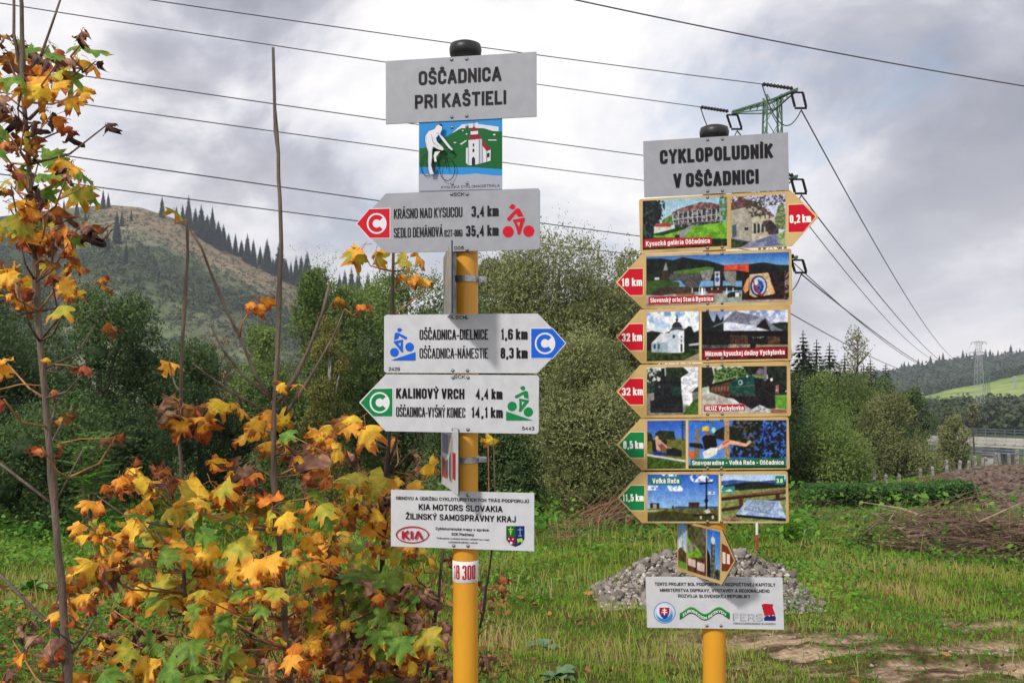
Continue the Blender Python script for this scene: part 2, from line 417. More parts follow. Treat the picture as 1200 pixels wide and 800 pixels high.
def text_arrays(s, bold, aspect):
    """letters set so that the line is aspect cap-heights wide; returns vertices (x, y in cap heights) and triangles"""
    sw = .115 + bold * 2.2
    gap = .14
    s = ''.join(c if (c in GLYPH or c == ' ') else unicodedata.normalize('NFD', c)[0] for c in s)
    nat, n = 0.0, 0
    for ch in s: nat += (.40) if ch == ' ' else GLYPH[ch][0] + (0 if ch == ' ' else gap); n += 1
    ns = sum(ch != ' ' for ch in s)
    k = (aspect - ns * sw + gap * .5) / nat
    if k < .42:
        sw = max(.105, (aspect - .42 * nat) / ns); k = (aspect - ns * sw + gap * .5) / nat
    x = -gap * k * .25; V, T = [], []; zi = 0
    hb = 1 - sw
    for ch in s:
        if ch == ' ': x += .40 * k; continue
        w, strokes = GLYPH[ch]; x += gap * k * .25 + sw / 2
        for st in strokes:
            pts = _fillet(st, w * k, hb); m = len(pts)
            L = []
            for i, p in enumerate(pts):
                d0 = pts[i] - pts[i - 1] if i > 0 else pts[1] - pts[0]; d1 = pts[i + 1] - pts[i] if i < m - 1 else d0
                if i == 0 and np.linalg.norm(pts[0] - pts[-1]) < 1e-6: d0 = pts[-1] - pts[-2]
                if i == m - 1 and np.linalg.norm(pts[0] - pts[-1]) < 1e-6: d1 = pts[1] - pts[0]
                d0 = d0 / np.linalg.norm(d0); d1 = d1 / np.linalg.norm(d1)
                n0, n1 = np.array((-d0[1], d0[0])), np.array((-d1[1], d1[0])); b_ = n0 + n1; lb = np.linalg.norm(b_)
                if lb < .25: b_ = n0; sc = 1
                else: b_ = b_ / lb; sc = min(1 / max(b_.dot(n0), .3), 1.9)
                e = np.zeros(2)
                if m > 1 and np.linalg.norm(pts[0] - pts[-1]) > 1e-6:
                    if i == 0: e = -d1 * sw * .5 if _ext(st[0], d1) else e
                    if i == m - 1: e = d0 * sw * .5 if _ext(st[-1], d0) else e
                L.append((p + e + b_ * sw / 2 * sc, p + e - b_ * sw / 2 * sc))
            base = len(V)
            for a, b_ in L:
                V.append((x + a[0], sw / 2 + a[1], zi)); V.append((x + b_[0], sw / 2 + b_[1], zi))
            for i in range(m - 1):
                q = base + 2 * i; T += [(q, q + 1, q + 3), (q, q + 3, q + 2)]
            zi = (zi + 1) % 5
        x += w * k + sw / 2 + gap * k * .75
    V = np.array(V, float); T = np.array(T)
    a, b_, c = V[T[:, 0]], V[T[:, 1]], V[T[:, 2]]
    cr = (b_[:, 0] - a[:, 0]) * (c[:, 1] - a[:, 1]) - (b_[:, 1] - a[:, 1]) * (c[:, 0] - a[:, 0])
    T[cr < 0] = T[cr < 0][:, ::-1]
    return V, T

class Board:
    def __init__(s, post, p0, theta, name, label, pL, pR, h, shape, mat, fwd=0.0, thick=0.003, corner=0.006, c0=None, c1=None, tilt=0.0):
        s.n = Vector((-math.sin(theta), -math.cos(theta), 0))
        s.p0 = Vector(p0) + s.n * fwd
        A, B = s.hit(*pL), s.hit(*pR)
        s.x = (B - A).normalized(); s.y = s.n.cross(s.x)
        s.o = (A + B) / 2
        s.post = post
        cx, cy = (pL[0] + pR[0]) / 2, (pL[1] + pR[1]) / 2
        s.H = abs(s.loc(cx, cy - h / 2)[1] - s.loc(cx, cy + h / 2)[1])
        s.W = (B - A).length
        hw, hh = s.W / 2, s.H / 2
        if shape == 'rect': pts = [(-hw, -hh), (hw, -hh), (hw, hh), (-hw, hh)]; rr = [corner] * 4
        else:
            bx = s.loc(shape[1], cy)[0]
            if shape[0] == 'L': pts = [(bx, -hh), (hw, -hh), (hw, hh), (bx, hh), (-hw, 0)]; rr = [corner * .4, corner, corner, corner * .4, corner * .3]
            else: pts = [(-hw, -hh), (bx, -hh), (hw, 0), (bx, hh), (-hw, hh)]; rr = [corner, corner * .4, corner * .3, corner * .4, corner]
        s.pts = round_poly(pts, rr)
        n = len(s.pts)
        g = Geo()
        e = 0.0006
        inner = inset(s.pts, e)
        vs = [(x, y, -thick) for x, y in s.pts] + [(x, y, -e) for x, y in s.pts] + [(x, y, 0) for x, y in inner]
        fs = [tuple(reversed(range(n)))] + [tuple(range(2 * n, 3 * n))]
        for k in (0, 1):
            fs += [(k * n + i, k * n + (i + 1) % n, (k + 1) * n + (i + 1) % n, (k + 1) * n + i) for i in range(n)]
        g.add(vs, fs)
        R = Matrix((s.x, s.y, s.n)).transposed().to_4x4(); R.translation = s.o
        s.mw = R
        s.ob = g.build(name, mat, post, mw=post.matrix_world.inverted() @ R if False else Matrix.Translation(-post.location) @ R)
        if label: s.ob['label'] = label
        s.layer = 0.0006
    def hit(s, px, py):
        r = Vector(((px - MIDX) / FPX, 1, (HORIZON - py) / FPX))
        c = Vector((0, 0, EYE))
        t = (s.p0 - c).dot(s.n) / r.dot(s.n)
        return c + r * t
    def loc(s, px, py):
        d = s.hit(px, py) - s.o
        return (d.dot(s.x), d.dot(s.y))
    def text(s, string, x0, x1, yb, cap, color=(22, 20, 26), bold=0.02, name='lettering', bend=None, z=0.0012):
        cx = (x0 + x1) / 2
        ax = s.loc(x0, yb)[0]; bx = s.loc(x1, yb)[0]
        by = s.loc(cx, yb)[1]; cy = s.loc(cx, yb - cap)[1]
        H_ = cy - by; asp = (bx - ax) / H_
        v, t = text_arrays(string, bold, asp)
        x = v[:, 0] / asp
        out = np.stack([ax + v[:, 0] * H_, by + v[:, 1] * H_, z + v[:, 2] * 0.00003], 1)
        if bend: out[:, 1] += np.array([bend(q) for q in x]) * (cy - by)
        me = np_mesh(name, out, t, corner_col=np.tile(lin(color), (len(t) * 3, 1)))
        return link(name, me, M_print, s.ob)
    def prints(s, name, items, fz=None, z0=0.0006):
        """items: (colour, polygon in photo/zoom pixels); later ones lie above. fz=(ox,oy,scale)"""
        vs, fs, cs = [], [], []
        z = z0
        for c, poly in items:
            pts = [s.loc(fz[0] + p[0] / fz[2], fz[1] + p[1] / fz[2]) if fz else s.loc(*p) for p in poly]
            tri = tessellate_polygon([[Vector((a, b, 0)) for a, b in pts]])
            k = len(vs); vs += [(a, b, z) for a, b in pts]
            for q in tri:
                a, b, d = [pts[i] for i in q]
                if (b[0] - a[0]) * (d[1] - a[1]) - (b[1] - a[1]) * (d[0] - a[0]) < 0: q = q[::-1]
                fs.append([k + i for i in q]); cs += [lin(c)] * 3
            z += 0.00012
        me = np_mesh(name, vs, np.array(fs), corner_col=np.array(cs))
        return link(name, me, M_print, s.ob)
    def raster(s, cv, name='photo_print', z=0.0007):
        img = cv.final(); H, W, _ = img.shape
        xs = np.linspace(cv.x0, cv.x1, W); ys = np.linspace(cv.y0, cv.y1, H)
        ox, oy, sc = cv.fz
        c = [s.loc(ox + X / sc, oy + (Y + cv.sl * (X - cv.x0)) / sc) for X, Y in ((cv.x0, cv.y0), (cv.x1, cv.y0), (cv.x0, cv.y1), (cv.x1, cv.y1))]
        a = np.linspace(0, 1, W)[None, :, None]; b = np.linspace(0, 1, H)[:, None, None]
        c = [np.array(q) for q in c]
        P = (c[0] * (1 - a) + c[1] * a) * (1 - b) + (c[2] * (1 - a) + c[3] * a) * b
        V = np.concatenate([P, np.full((H, W, 1), z)], 2).reshape(-1, 3)
        I = np.arange(H * W).reshape(H, W)
        Fq = np.stack([I[1:, :-1], I[1:, 1:], I[:-1, 1:], I[:-1, :-1]], -1).reshape(-1, 4)
        C = lin_arr(img).reshape(-1, 3)[Fq.ravel()]
        me = np_mesh(name, V, Fq, corner_col=C)
        return link(name, me, M_print, s.ob)
    def screws(s, pts, fz):
        for p in pts:
            x, y = s.loc(fz[0] + p[0] / fz[2], fz[1] + p[1] / fz[2])
            o = link('screw', screw_mesh(), None, s.ob)
            o.location = (x, y, 0.0003)

_screw = []
def screw_mesh():
    if not _screw:
        g = Geo(); g.lathe((0, 0, 0), [(0.0042, 0), (0.0042, 0.0008), (0.0026, 0.0010), (0.0024, 0.0028), (0.0008, 0.0034), (0.0001, 0.0034)], 10)
        me = g.mesh('screw', True); me.materials.append(M_steel); _screw.append(me)
    return _screw[0]
def round_poly(pts, rr, seg=4):
    out = []; n = len(pts)
    for i, p in enumerate(pts):
        a = Vector(pts[i - 1]) - Vector(p); b = Vector(pts[(i + 1) % n]) - Vector(p)
        r = rr[i]; a.normalize(); b.normalize()
        ang = a.angle(b); d = min(r / math.tan(ang / 2), 0.02)
        c = Vector(p) + (a + b).normalized() * (r / math.sin(ang / 2))
        s_, e_ = Vector(p) + a * d, Vector(p) + b * d
        for k in range(seg + 1):
            t = k / seg; q = s_.lerp(e_, t) - c
            q = c + q.normalized() * r
            out.append((q.x, q.y))
    return out
def inset(pts, e):
    cx = sum(p[0] for p in pts) / len(pts); cy = sum(p[1] for p in pts) / len(pts)
    out = []
    for x, y in pts:
        d = math.hypot(x - cx, y - cy); out.append((x - (x - cx) / d * e, y - (y - cy) / d * e))
    return out
# polygon makers in zoom pixels
def ell(cx, cy, rx, ry, k=28, a0=0, a1=360):
    full = abs(a1 - a0) >= 360
    m = k if full else k + 1
    return [(cx + rx * math.cos(math.radians(a0 + (a1 - a0) * i / k)), cy + ry * math.sin(math.radians(a0 + (a1 - a0) * i / k))) for i in range(m)]
def arc(cx, cy, r0, r1, a0, a1, k=24, ry=1.0):
    return ell(cx, cy, r1, r1 * ry, k, a0, a1) + ell(cx, cy, r0, r0 * ry, k, a1, a0)
def ringp(cx, cy, rx, ry, w, color):
    out = []
    for i in range(28):
        a, b = [2 * math.pi * q / 28 for q in (i, i + 1)]
        out.append((color, [(cx + (rx + o) * math.cos(t), cy + (ry + o) * math.sin(t)) for t, o in ((a, w / 2), (b, w / 2), (b, -w / 2), (a, -w / 2))]))
    return out
def stroke(pts, w, color):
    out = []
    for (x0, y0), (x1, y1) in zip(pts, pts[1:]):
        L = math.hypot(x1 - x0, y1 - y0) or 1; nx, ny = -(y1 - y0) / L * w / 2, (x1 - x0) / L * w / 2
        out.append((color, [(x0 + nx, y0 + ny), (x1 + nx, y1 + ny), (x1 - nx, y1 - ny), (x0 - nx, y0 - ny)]))
    return out
def rot(pts, k): return pts

class Canvas:
    """paints a small flat picture in zoom pixel coordinates; becomes vertex colours of a printed sheet"""
    def __init__(s, fz, x0, y0, x1, y1, sl=0.0, bg=(128, 128, 128), dens=3.4):
        s.fz = fz; s.x0, s.y0, s.x1, s.y1, s.sl = x0, y0, x1, y1, sl
        s.W = int((x1 - x0) / dens) * 2; s.H = int((y1 - y0) / dens) * 2
        X = np.linspace(x0, x1, s.W); Y = np.linspace(y0, y1, s.H)
        s.X, s.Yr = np.meshgrid(X, Y)
        s.Y = s.Yr + sl * (s.X - x0)
        s.im = np.zeros((s.H, s.W, 3)) + np.array(bg, float)
        s.seed = int(x0 + y1) + 1
    def mask(s, pts):
        m = np.zeros(s.X.shape, bool); n = len(pts)
        for i in range(n):
            xa, ya = pts[i]; xb, yb = pts[(i + 1) % n]
            if ya == yb: continue
            c = ((ya > s.Y) != (yb > s.Y)) & (s.X < (xb - xa) * (s.Y - ya) / (yb - ya) + xa)
            m ^= c
        return m
    def grad(s, c0, c1, y0=None, y1=None):
        t = np.clip((s.Y - (s.y0 if y0 is None else y0)) / ((s.y1 if y1 is None else y1) - (s.y0 if y0 is None else y0)), 0, 1)[..., None]
        s.im = np.array(c0) * (1 - t) + np.array(c1) * t
    def poly(s, pts, c, c2=None, sc=14, lo=.42, hi=.58, amp=0):
        m = s.mask(pts); s.seed += 7
        c = np.array(c, float)
        if c2 is not None:
            n = fbm(s.X / sc, s.Y / sc, s.seed, 4)
            t = sstep(lo, hi, n)[..., None]
            px = c * (1 - t) + np.array(c2, float) * t
            s.im[m] = px[m]
        else:
            s.im[m] = c
        if amp:
            n = (fbm(s.X / sc, s.Y / sc, s.seed + 3, 4) - .5)[..., None] * 2 * amp
            s.im[m] = (s.im + n)[m]
    def box(s, x0, y0, x1, y1, c, c2=None, **k): s.poly([(x0, y0), (x1, y0), (x1, y1), (x0, y1)], c, c2, **k)
    def ell(s, cx, cy, rx, ry, c, c2=None, **k): s.poly(ell(cx, cy, rx, ry, 20), c, c2, **k)
    def line(s, pts, w, c):
        for cc, q in stroke(pts, w, c): s.poly(q, cc)
    def patches(s, pts, c, sc=12, thr=.55, soft=.05):
        """colour shows inside pts only where noise is high: foliage, cloud"""
        s.seed += 11
        n = fbm(s.X / sc, s.Y / sc, s.seed, 4); t = sstep(thr - soft, thr + soft, n) * s.mask(pts)
        s.im = s.im * (1 - t[..., None]) + np.array(c, float) * t[..., None]
    def final(s):
        H, W = s.H // 2 * 2, s.W // 2 * 2
        g = np.random.default_rng(s.seed); im = s.im
        for ax_ in (0, 1, 0, 1): im = (np.roll(im, 1, ax_) + 2 * im + np.roll(im, -1, ax_)) / 4
        im[0], im[-1], im[:, 0], im[:, -1] = s.im[0], s.im[-1], s.im[:, 0], s.im[:, -1]
        tone = (fbm(s.X / 26, s.Y / 26, 5, 3) - .5)[..., None] * 46 + (fbm(s.X / 5, s.Y / 5, 8, 3) - .5)[..., None] * 64 + g.normal(0, 7, im.shape[:2] + (1,))
        im = im + tone * (.35 + .65 * im / 255)
        a = im[:H, :W].reshape(H // 2, 2, W // 2, 2, 3).mean((1, 3))
        return np.clip(255 * (np.clip(a, 3, 250) / 255) ** 1.15, 2, 250)

RED, BLUE, GREEN = (196, 8, 38), (20, 92, 205), (12, 125, 66)
INK = (22, 20, 27)

# ------------------------------------------------------------------ post with the route arrows
D1, TH1 = 2.2, math.radians(10.0)
x1 = (545.5 - MIDX) / FPX * D1
post1 = tag(empty('signpost', (x1, D1, 0)), 'taller yellow signpost with grey place name board and red, blue and green cycle route arrows', 'signpost', 'yellow cycle route signposts')
R1 = 0.0295
def pole(post, r, top, D):
    g = Geo(); g.lathe((0, 0, 0), [(r, -0.3), (r, 0.3), (r, 1.0), (r, 1.7), (r, top)], 40)
    g.build('pole', M_yellow, post, smooth=True)
    g = Geo(); g.lathe((0, 0, top - 0.03), [(r + .0025, 0), (r + .003, 0.028), (r + .007, 0.032), (r + .0085, 0.045), (r + .006, 0.056), (r * .8, 0.061), (r * .3, .063), (0.0005, 0.063)], 40)
    g.build('cap', M_black, post, smooth=True)
pole(post1, R1, place(545, 66, D1).z, D1)
p1 = (x1, D1 - R1 - 0.008, 0)
Z1 = (400, 40, 4); Z2 = (400, 210, 4); Z3 = (400, 350, 4); Z8 = (480, 130, 8); Z9 = (450, 560, 6.316)
ZC = (415, 215, 8.89); ZD = (520, 215, 8.89)
# place name board
b = Board(post1, p1, TH1, 'sign_board', 'wide grey board lettered with the place name at the top of the post', (452, 108.7), (628.7, 98.7), 75, 'rect', M_grey, fwd=0.003, corner=0.0015)
b.text('OŠČADNICA', 490.7, 588, 97.6, 16.6, bold=0.035)
b.text('PRI KAŠTIELI', 486.3, 593.7, 125, 16.2, bold=0.035)
b.screws([(517, 120), (588, 117), (518, 389), (588, 384)], Z1)
# picture board of the cycle route
b = Board(post1, p1, TH1, 'sign_board', 'small picture board with a white cyclist and a church', (490.7, 183.5), (588.4, 179.5), 84, 'rect', M_grey, corner=0.001)
W_, SKY, GRN, DR = (205, 208, 218), (38, 135, 205), (10, 92, 40), (140, 22, 44)
items = [(SKY, [(92, 92), (868, 62), (868, 620), (92, 620)]),
 (W_, [(400, 208), (490, 130), (640, 112), (645, 125), (835, 150), (835, 192), (770, 192), (400, 212)]),
 (GRN, [(92, 352), (180, 345), (340, 245), (480, 165), (600, 160), (700, 165), (780, 190), (868, 195), (868, 548), (600, 530), (92, 527)]),
 (SKY, [(92, 527), (600, 530), (868, 548), (868, 605), (770, 605), (620, 590), (500, 600), (92, 592)]),
 ((158, 163, 178), [(92, 592), (500, 600), (620, 588), (770, 605), (868, 607), (868, 733), (92, 752)]),
 (W_, [(472, 312), (530, 275), (537, 284), (485, 320)]), (W_, [(735, 271), (815, 271), (815, 280), (742, 280)]),
 (W_, ell(795, 225, 14, 7, 8)), (W_, ell(535, 220, 10, 6, 8)), (W_, ell(500, 187, 10, 5, 8)), (W_, ell(427, 300, 14, 5, 8)),
 (W_, [(530, 352), (552, 345), (552, 275), (680, 262), (685, 490), (600, 512), (552, 512), (530, 490)]),
 ((178, 182, 196), [(650, 268), (680, 262), (685, 490), (655, 500)]),
 (W_, [(685, 325), (762, 362), (760, 470), (690, 490)]),
 (DR, [(550, 276), (575, 230), (652, 224), (682, 264)]), (W_, [(572, 195), (645, 190), (645, 224), (575, 230)]),
 (DR, [(568, 192), (603, 146), (650, 188)]), (DR, [(680, 275), (764, 364), (725, 380), (686, 330)]),
 ((90, 14, 28), [(575, 228), (645, 222), (645, 230), (573, 236)]),
 (INK, [(585, 510), (587, 445), (600, 432), (614, 445), (616, 508)]), (INK, [(592, 362), (607, 358), (607, 386), (592, 387)]),
 (INK, [(595, 310), (606, 308), (606, 334), (595, 335)]), (INK, [(728, 405), (750, 393), (750, 430), (730, 440)])]
items += stroke([(603, 146), (604, 100)], 4, INK) + stroke([(655, 270), (655, 505)], 3, INK) + stroke([(725, 380), (725, 490)], 3, INK) + stroke([(552, 278), (552, 512)], 3, INK)
items += ringp(170, 515, 58, 98, 6, INK) + ringp(362, 553, 70, 108, 7, INK)
for q in ([(262, 395), (290, 380), (330, 430), (250, 510), (240, 420)], [(170, 515), (245, 400)], [(330, 400), (362, 553)], [(330, 350), (400, 360), (410, 400), (380, 400)], [(330, 380), (270, 385)], [(170, 515), (235, 540)]):
    items += stroke(q, 8, INK)
items += [(INK, ell(236, 548, 17, 40, 14))]
body = [(163, 240), (190, 200), (245, 180), (262, 150), (290, 138), (320, 155), (315, 195), (300, 230), (330, 260), (400, 350), (423, 375), (410, 385), (380, 365), (320, 290), (285, 240), (262, 268), (272, 300), (330, 355), (335, 375), (320, 385), (280, 375), (235, 350), (225, 380), (225, 450), (215, 520), (240, 600), (232, 608), (200, 605), (190, 560), (186, 480), (188, 400), (168, 340), (158, 290)]
items += [((214, 216, 224), body), ((214, 216, 224), [(250, 395), (300, 390), (262, 440), (265, 487), (245, 487), (238, 430)]), (INK, [(282, 138), (305, 134), (324, 150), (320, 162), (302, 154)])]
items += stroke(body + body[:1], 3.0, INK) + stroke([(222, 240), (235, 310), (290, 352)], 3.0, INK) + stroke([(268, 226), (295, 230)], 5, DR)
b.prints('picture_print', items, Z8)
b.text('KYSUCKÁ CYKLOMAGISTRÁLA', 517.2, 586, 220.4, 3.3, bold=0.02)
b.screws([(400, 155), (540, 148), (402, 685), (541, 680)], Z8)

def rider(P, Q, flip, color, b, fz, name='cyclist_pictogram', extra=()):
    """P,Q: front and rear wheel centres in zoom px, wheels and body carried over by a similarity"""
    f, r = Vector((672, 503)), Vector((886, 497))
    src = r - f; dst = Vector(Q) - Vector(P); k = dst.length / src.length
    def T(p):
        d = Vector(p) - f
        if flip: d = Vector((-d.x, d.y)); s0 = Vector((-src.x, src.y))
        else: s0 = src
        a = math.atan2(dst.y, dst.x) - math.atan2(s0.y, s0.x)
        return (P[0] + k * (d.x * math.cos(a) - d.y * math.sin(a)), P[1] + k * (d.x * math.sin(a) + d.y * math.cos(a)))
    shapes = [ell(672, 503, 58, 60, 24), ell(886, 497, 58, 60, 24), ell(718, 243, 27, 28, 16), [(676, 256), (692, 236), (742, 226), (746, 244), (700, 252)],
        [(755, 262), (788, 260), (806, 290), (832, 343), (772, 345), (752, 312), (690, 388), (672, 392), (658, 374), (664, 360)],
        [(722, 378), (842, 356), (845, 378), (838, 400), (722, 400)], [(800, 395), (842, 375), (800, 520), (785, 533), (768, 526), (768, 508)], [(722, 380), (752, 392), (792, 470), (772, 512), (760, 480)]]
    sh = [(color, [T(p) for p in s_]) for s_ in shapes] + list(extra)
    b.prints(name, sh, fz)
def emblem(b, poly, c, r, color, fz, edge=True):
    items = [((222, 222, 228), poly_grow(poly, 1.045)), (color, poly), ((218, 220, 228), ell(c[0], c[1], r, r * 1.05, 36)),
             (color, arc(c[0], c[1], r * .40, r * .84, 42, 318, 28, 1.05))]
    b.prints('route_emblem', items, fz)
def poly_grow(p, k):
    cx = sum(q[0] for q in p) / len(p); cy = sum(q[1] for q in p) / len(p)
    return [(cx + (x - cx) * k, cy + (y - cy) * k) for x, y in p]

b = Board(post1, p1, TH1, 'arrow_board', 'grey arrow board pointing left with a red tip and red cyclist', (419, 262.6), (632.7, 256.4), 70.6, ('L', 452), M_grey, fwd=0.003, corner=0.007)
emblem(b, [(30, 420), (160, 268), (372, 262), (372, 568), (165, 568)], (236, 418), 103, RED, ZC)
b.text('KRÁSNO NAD KYSUCOU', 461.7, 541.7, 255.4, 11.6, bold=0.035)
b.text('SEDLO DEMÄNOVÁ', 461.7, 518.7, 277.9, 11.4, bold=0.035)
b.text('(CZT-006)', 520.7, 541.7, 277.2, 8, bold=0.01)
b.text('3,4 km', 552.5, 584.3, 253.8, 12.6, bold=0.03)
b.text('35,4 km', 546, 584.3, 276.6, 12.6, bold=0.03)
b.text('SCK', 531.7, 544.8, 229.8, 4.2, bold=0.015)
b.text('005', 532.5, 544.2, 292.4, 3.8, bold=0.015)
rider((672, 503), (886, 497), False, RED, b, ZD)
b.screws([(517, 70), (590, 70), (590, 330)], Z2)

b = Board(post1, p1, TH1, 'arrow_board', 'pale arrow board pointing right with a blue tip and blue cyclist', (450, 402.8), (664, 402.2), 69.2, ('R', 630), M_silver, fwd=0.003, corner=0.007)
emblem(b, [(890, 140), (990, 140), (1050, 208), (990, 278), (890, 278)], (955, 209), 48, BLUE, Z3)
b.text('OŠČADNICA-DIELNICE', 491.7, 572, 398, 12.0, bold=0.035)
b.text('OŠČADNICA-NÁMESTIE', 491.7, 572, 419.8, 12.0, bold=0.035)
b.text('1,6 km', 586.7, 618.3, 397.8, 12.6, bold=0.03)
b.text('8,3 km', 586.7, 618.3, 419.8, 12.6, bold=0.03)
b.text('2429', 455.5, 468.8, 434.3, 4.2, bold=0.02)
b.text('SCK', 534, 547.2, 374, 4.2, bold=0.02)
ZF = (440, 360, 5.16); ZG = (550, 360, 5.16)
rider((207, 240), (115, 272), True, BLUE, b, ZF, extra=[(BLUE, [(93, 320), (242, 270), (242, 320)])])
b.screws([(523, 87), (590, 87), (523, 336), (592, 336)], Z3)

b = Board(post1, p1, TH1, 'arrow_board', 'pale arrow board pointing left with a green tip and green cyclist', (420.5, 471.4), (631.5, 473.9), 67.6, ('L', 452), M_silver, fwd=0.003, corner=0.007)
emblem(b, [(90, 487), (150, 422), (240, 420), (240, 551), (150, 551)], (180, 486), 47, GREEN, Z3)
b.text('KALINOVÝ VRCH', 464.3, 544.3, 467, 12.0, bold=0.035)
b.text('OŠČADNICA-VYŠNÝ KONIEC', 464.3, 545, 488.6, 11.6, bold=0.035)
b.text('4,4 km', 557.5, 588.8, 467.5, 12.2, bold=0.03)
b.text('14,1 km', 552, 589.3, 489.2, 12.4, bold=0.03)
b.text('5443', 612, 626.3, 503.8, 4.2, bold=0.02)
b.text('SCK', 532.5, 545.8, 443.4, 4.2, bold=0.01)
rider((259, 598), (357, 632), False, GREEN, b, ZG, extra=[(GREEN, [(223, 628), (383, 682), (223, 682)])])
b.screws([(524, 369), (594, 369), (525, 612), (594, 612)], Z3)

b = Board(post1, p1, TH1, 'sign_board', 'white sponsor board with a red oval emblem and a small coat of arms', (458, 606.7), (626, 611.6), 67.2, 'rect', M_white, fwd=0.003, corner=0.001)
b.text('OBNOVU A ÚDRŽBU CYKLOTURISTICKÝCH TRÁS PODPORUJÚ', 464, 620.2, 587.0, 4.0, bold=0.03)
b.text('KIA MOTORS SLOVAKIA', 490.8, 589.3, 598.4, 7.2, bold=0.035)
b.text('ŽILINSKÝ SAMOSPRÁVNY KRAJ', 475.6, 604.8, 609.8, 7.2, bold=0.035)
b.text('Cykloturistické trasy v správe:', 510.6, 573.8, 621.3, 3.3, bold=0.03)
b.text('SCK Piešťany', 529.1, 555.6, 627.3, 3.3, bold=0.03)
b.text('Poškodenie značenia môžete nahlásiť na e-mail:', 512, 573.8, 632, 2.1, bold=0.02)
b.text('cyklopiestany@mail.t-com.sk', 525.7, 559.7, 636, 2.1, bold=0.02)
KR = (170, 22, 42)
it = ringp(212, 417, 119, 60, 9, KR)
for q in ([(143, 388), (143, 448)], [(143, 425), (184, 388)], [(150, 415), (188, 448)], [(208, 388), (208, 448)], [(234, 448), (256, 390), (286, 448)]):
    it += stroke(q, 17, KR)
b.prints('oval_emblem', it, Z9)
NAVY, LG = (22, 40, 92), (150, 200, 60)
sh = lambda x0, x1_, y0, y1_: [(x0, y0), (x1_, y0), (x1_, y0 + (y1_ - y0) * .62), ((x0 + x1_) / 2 + (x1_ - x0) * .28, y0 + (y1_ - y0) * .9), ((x0 + x1_) / 2, y1_), ((x0 + x1_) / 2 - (x1_ - x0) * .28, y0 + (y1_ - y0) * .9), (x0, y0 + (y1_ - y0) * .62)]
it = [(NAVY, sh(905, 1040, 353, 507)), ((16, 92, 48), [(905, 353), (972, 353), (972, 430), (905, 430)]), ((120, 24, 44), [(906, 430), (972, 430), (972, 500), (930, 485), (906, 455)])]
it += stroke([(938, 362), (938, 420)], 8, LG) + stroke([(920, 378), (957, 378)], 7, LG) + stroke([(926, 395), (950, 395)], 6, LG)
it += stroke([(1008, 365), (1008, 425)], 6, (120, 150, 210)) + stroke([(990, 380), (1027, 380)], 6, (120, 150, 210)) + stroke([(995, 425), (1022, 425)], 7, (120, 150, 210))
it += [(LG, [(985, 448), (1020, 442), (1030, 455), (1022, 480), (1008, 465), (992, 480)]), (W_, ell(942, 478, 11, 11, 12)), (W_, ell(925, 448, 6, 6, 8)), (W_, ell(955, 450, 6, 6, 8))]
b.prints('coat_of_arms', it, Z9)
b.screws([(622, 126), (516, 498), (622, 500)], Z9)

# white tape with the number, wrapped round the pole
zt, zb = place(545, 658, D1 - R1).z, place(545, 683, D1 - R1).z
g = Geo(); g.lathe((0, 0, 0), [(R1 + .0006, zb), (R1 + .0010, zb + .0004), (R1 + .0010, zt - .0004), (R1 + .0006, zt)], 40)
band = g.build('number_band', M_band, post1, smooth=True)
wr = 0.0525; hcap = (zt - zb) * .68
v, t = text_arrays('18 300', 0.03, wr / hcap)
hh = v[:, 1]; ang = (v[:, 0] * hcap - wr * .54) / R1 * 1.05
rr = R1 + .0016
zz = zb + (zt - zb) * (0.16 + 0.68 * hh)
me = np_mesh('lettering', np.stack([(rr + v[:, 2] * .00003) * np.sin(ang), -(rr + v[:, 2] * .00003) * np.cos(ang), zz], 1), t, corner_col=np.tile(lin((176, 14, 34)), (len(t) * 3, 1)))
link('lettering', me, M_print, band)

def clamp(post, r, z, bx, label=None):
    g = Geo(); g.lathe((0, 0, z - 0.0075), [(r + .0006, 0), (r + .0026, .0006), (r + .0026, .0144), (r + .0006, .015)], 40)
    for s_ in (-1,):
        g.box((r + .011, -.004, z), (.018, .003, .013)); g.box((r + .011, .004, z), (.018, .003, .013))
        g.tube([(r + .013, -.014, z), (r + .013, .012, z)], .003, 8)
        g.tube([(r + .013, -.011, z), (r + .013, -.006, z)], .0055, 6)
    g.build('clamp', M_steel, post, smooth=False)
clamp(post1, R1, place(545, 327.5, D1).z, 1)
clamp(post1, R1, place(545, 538, D1).z, 1)

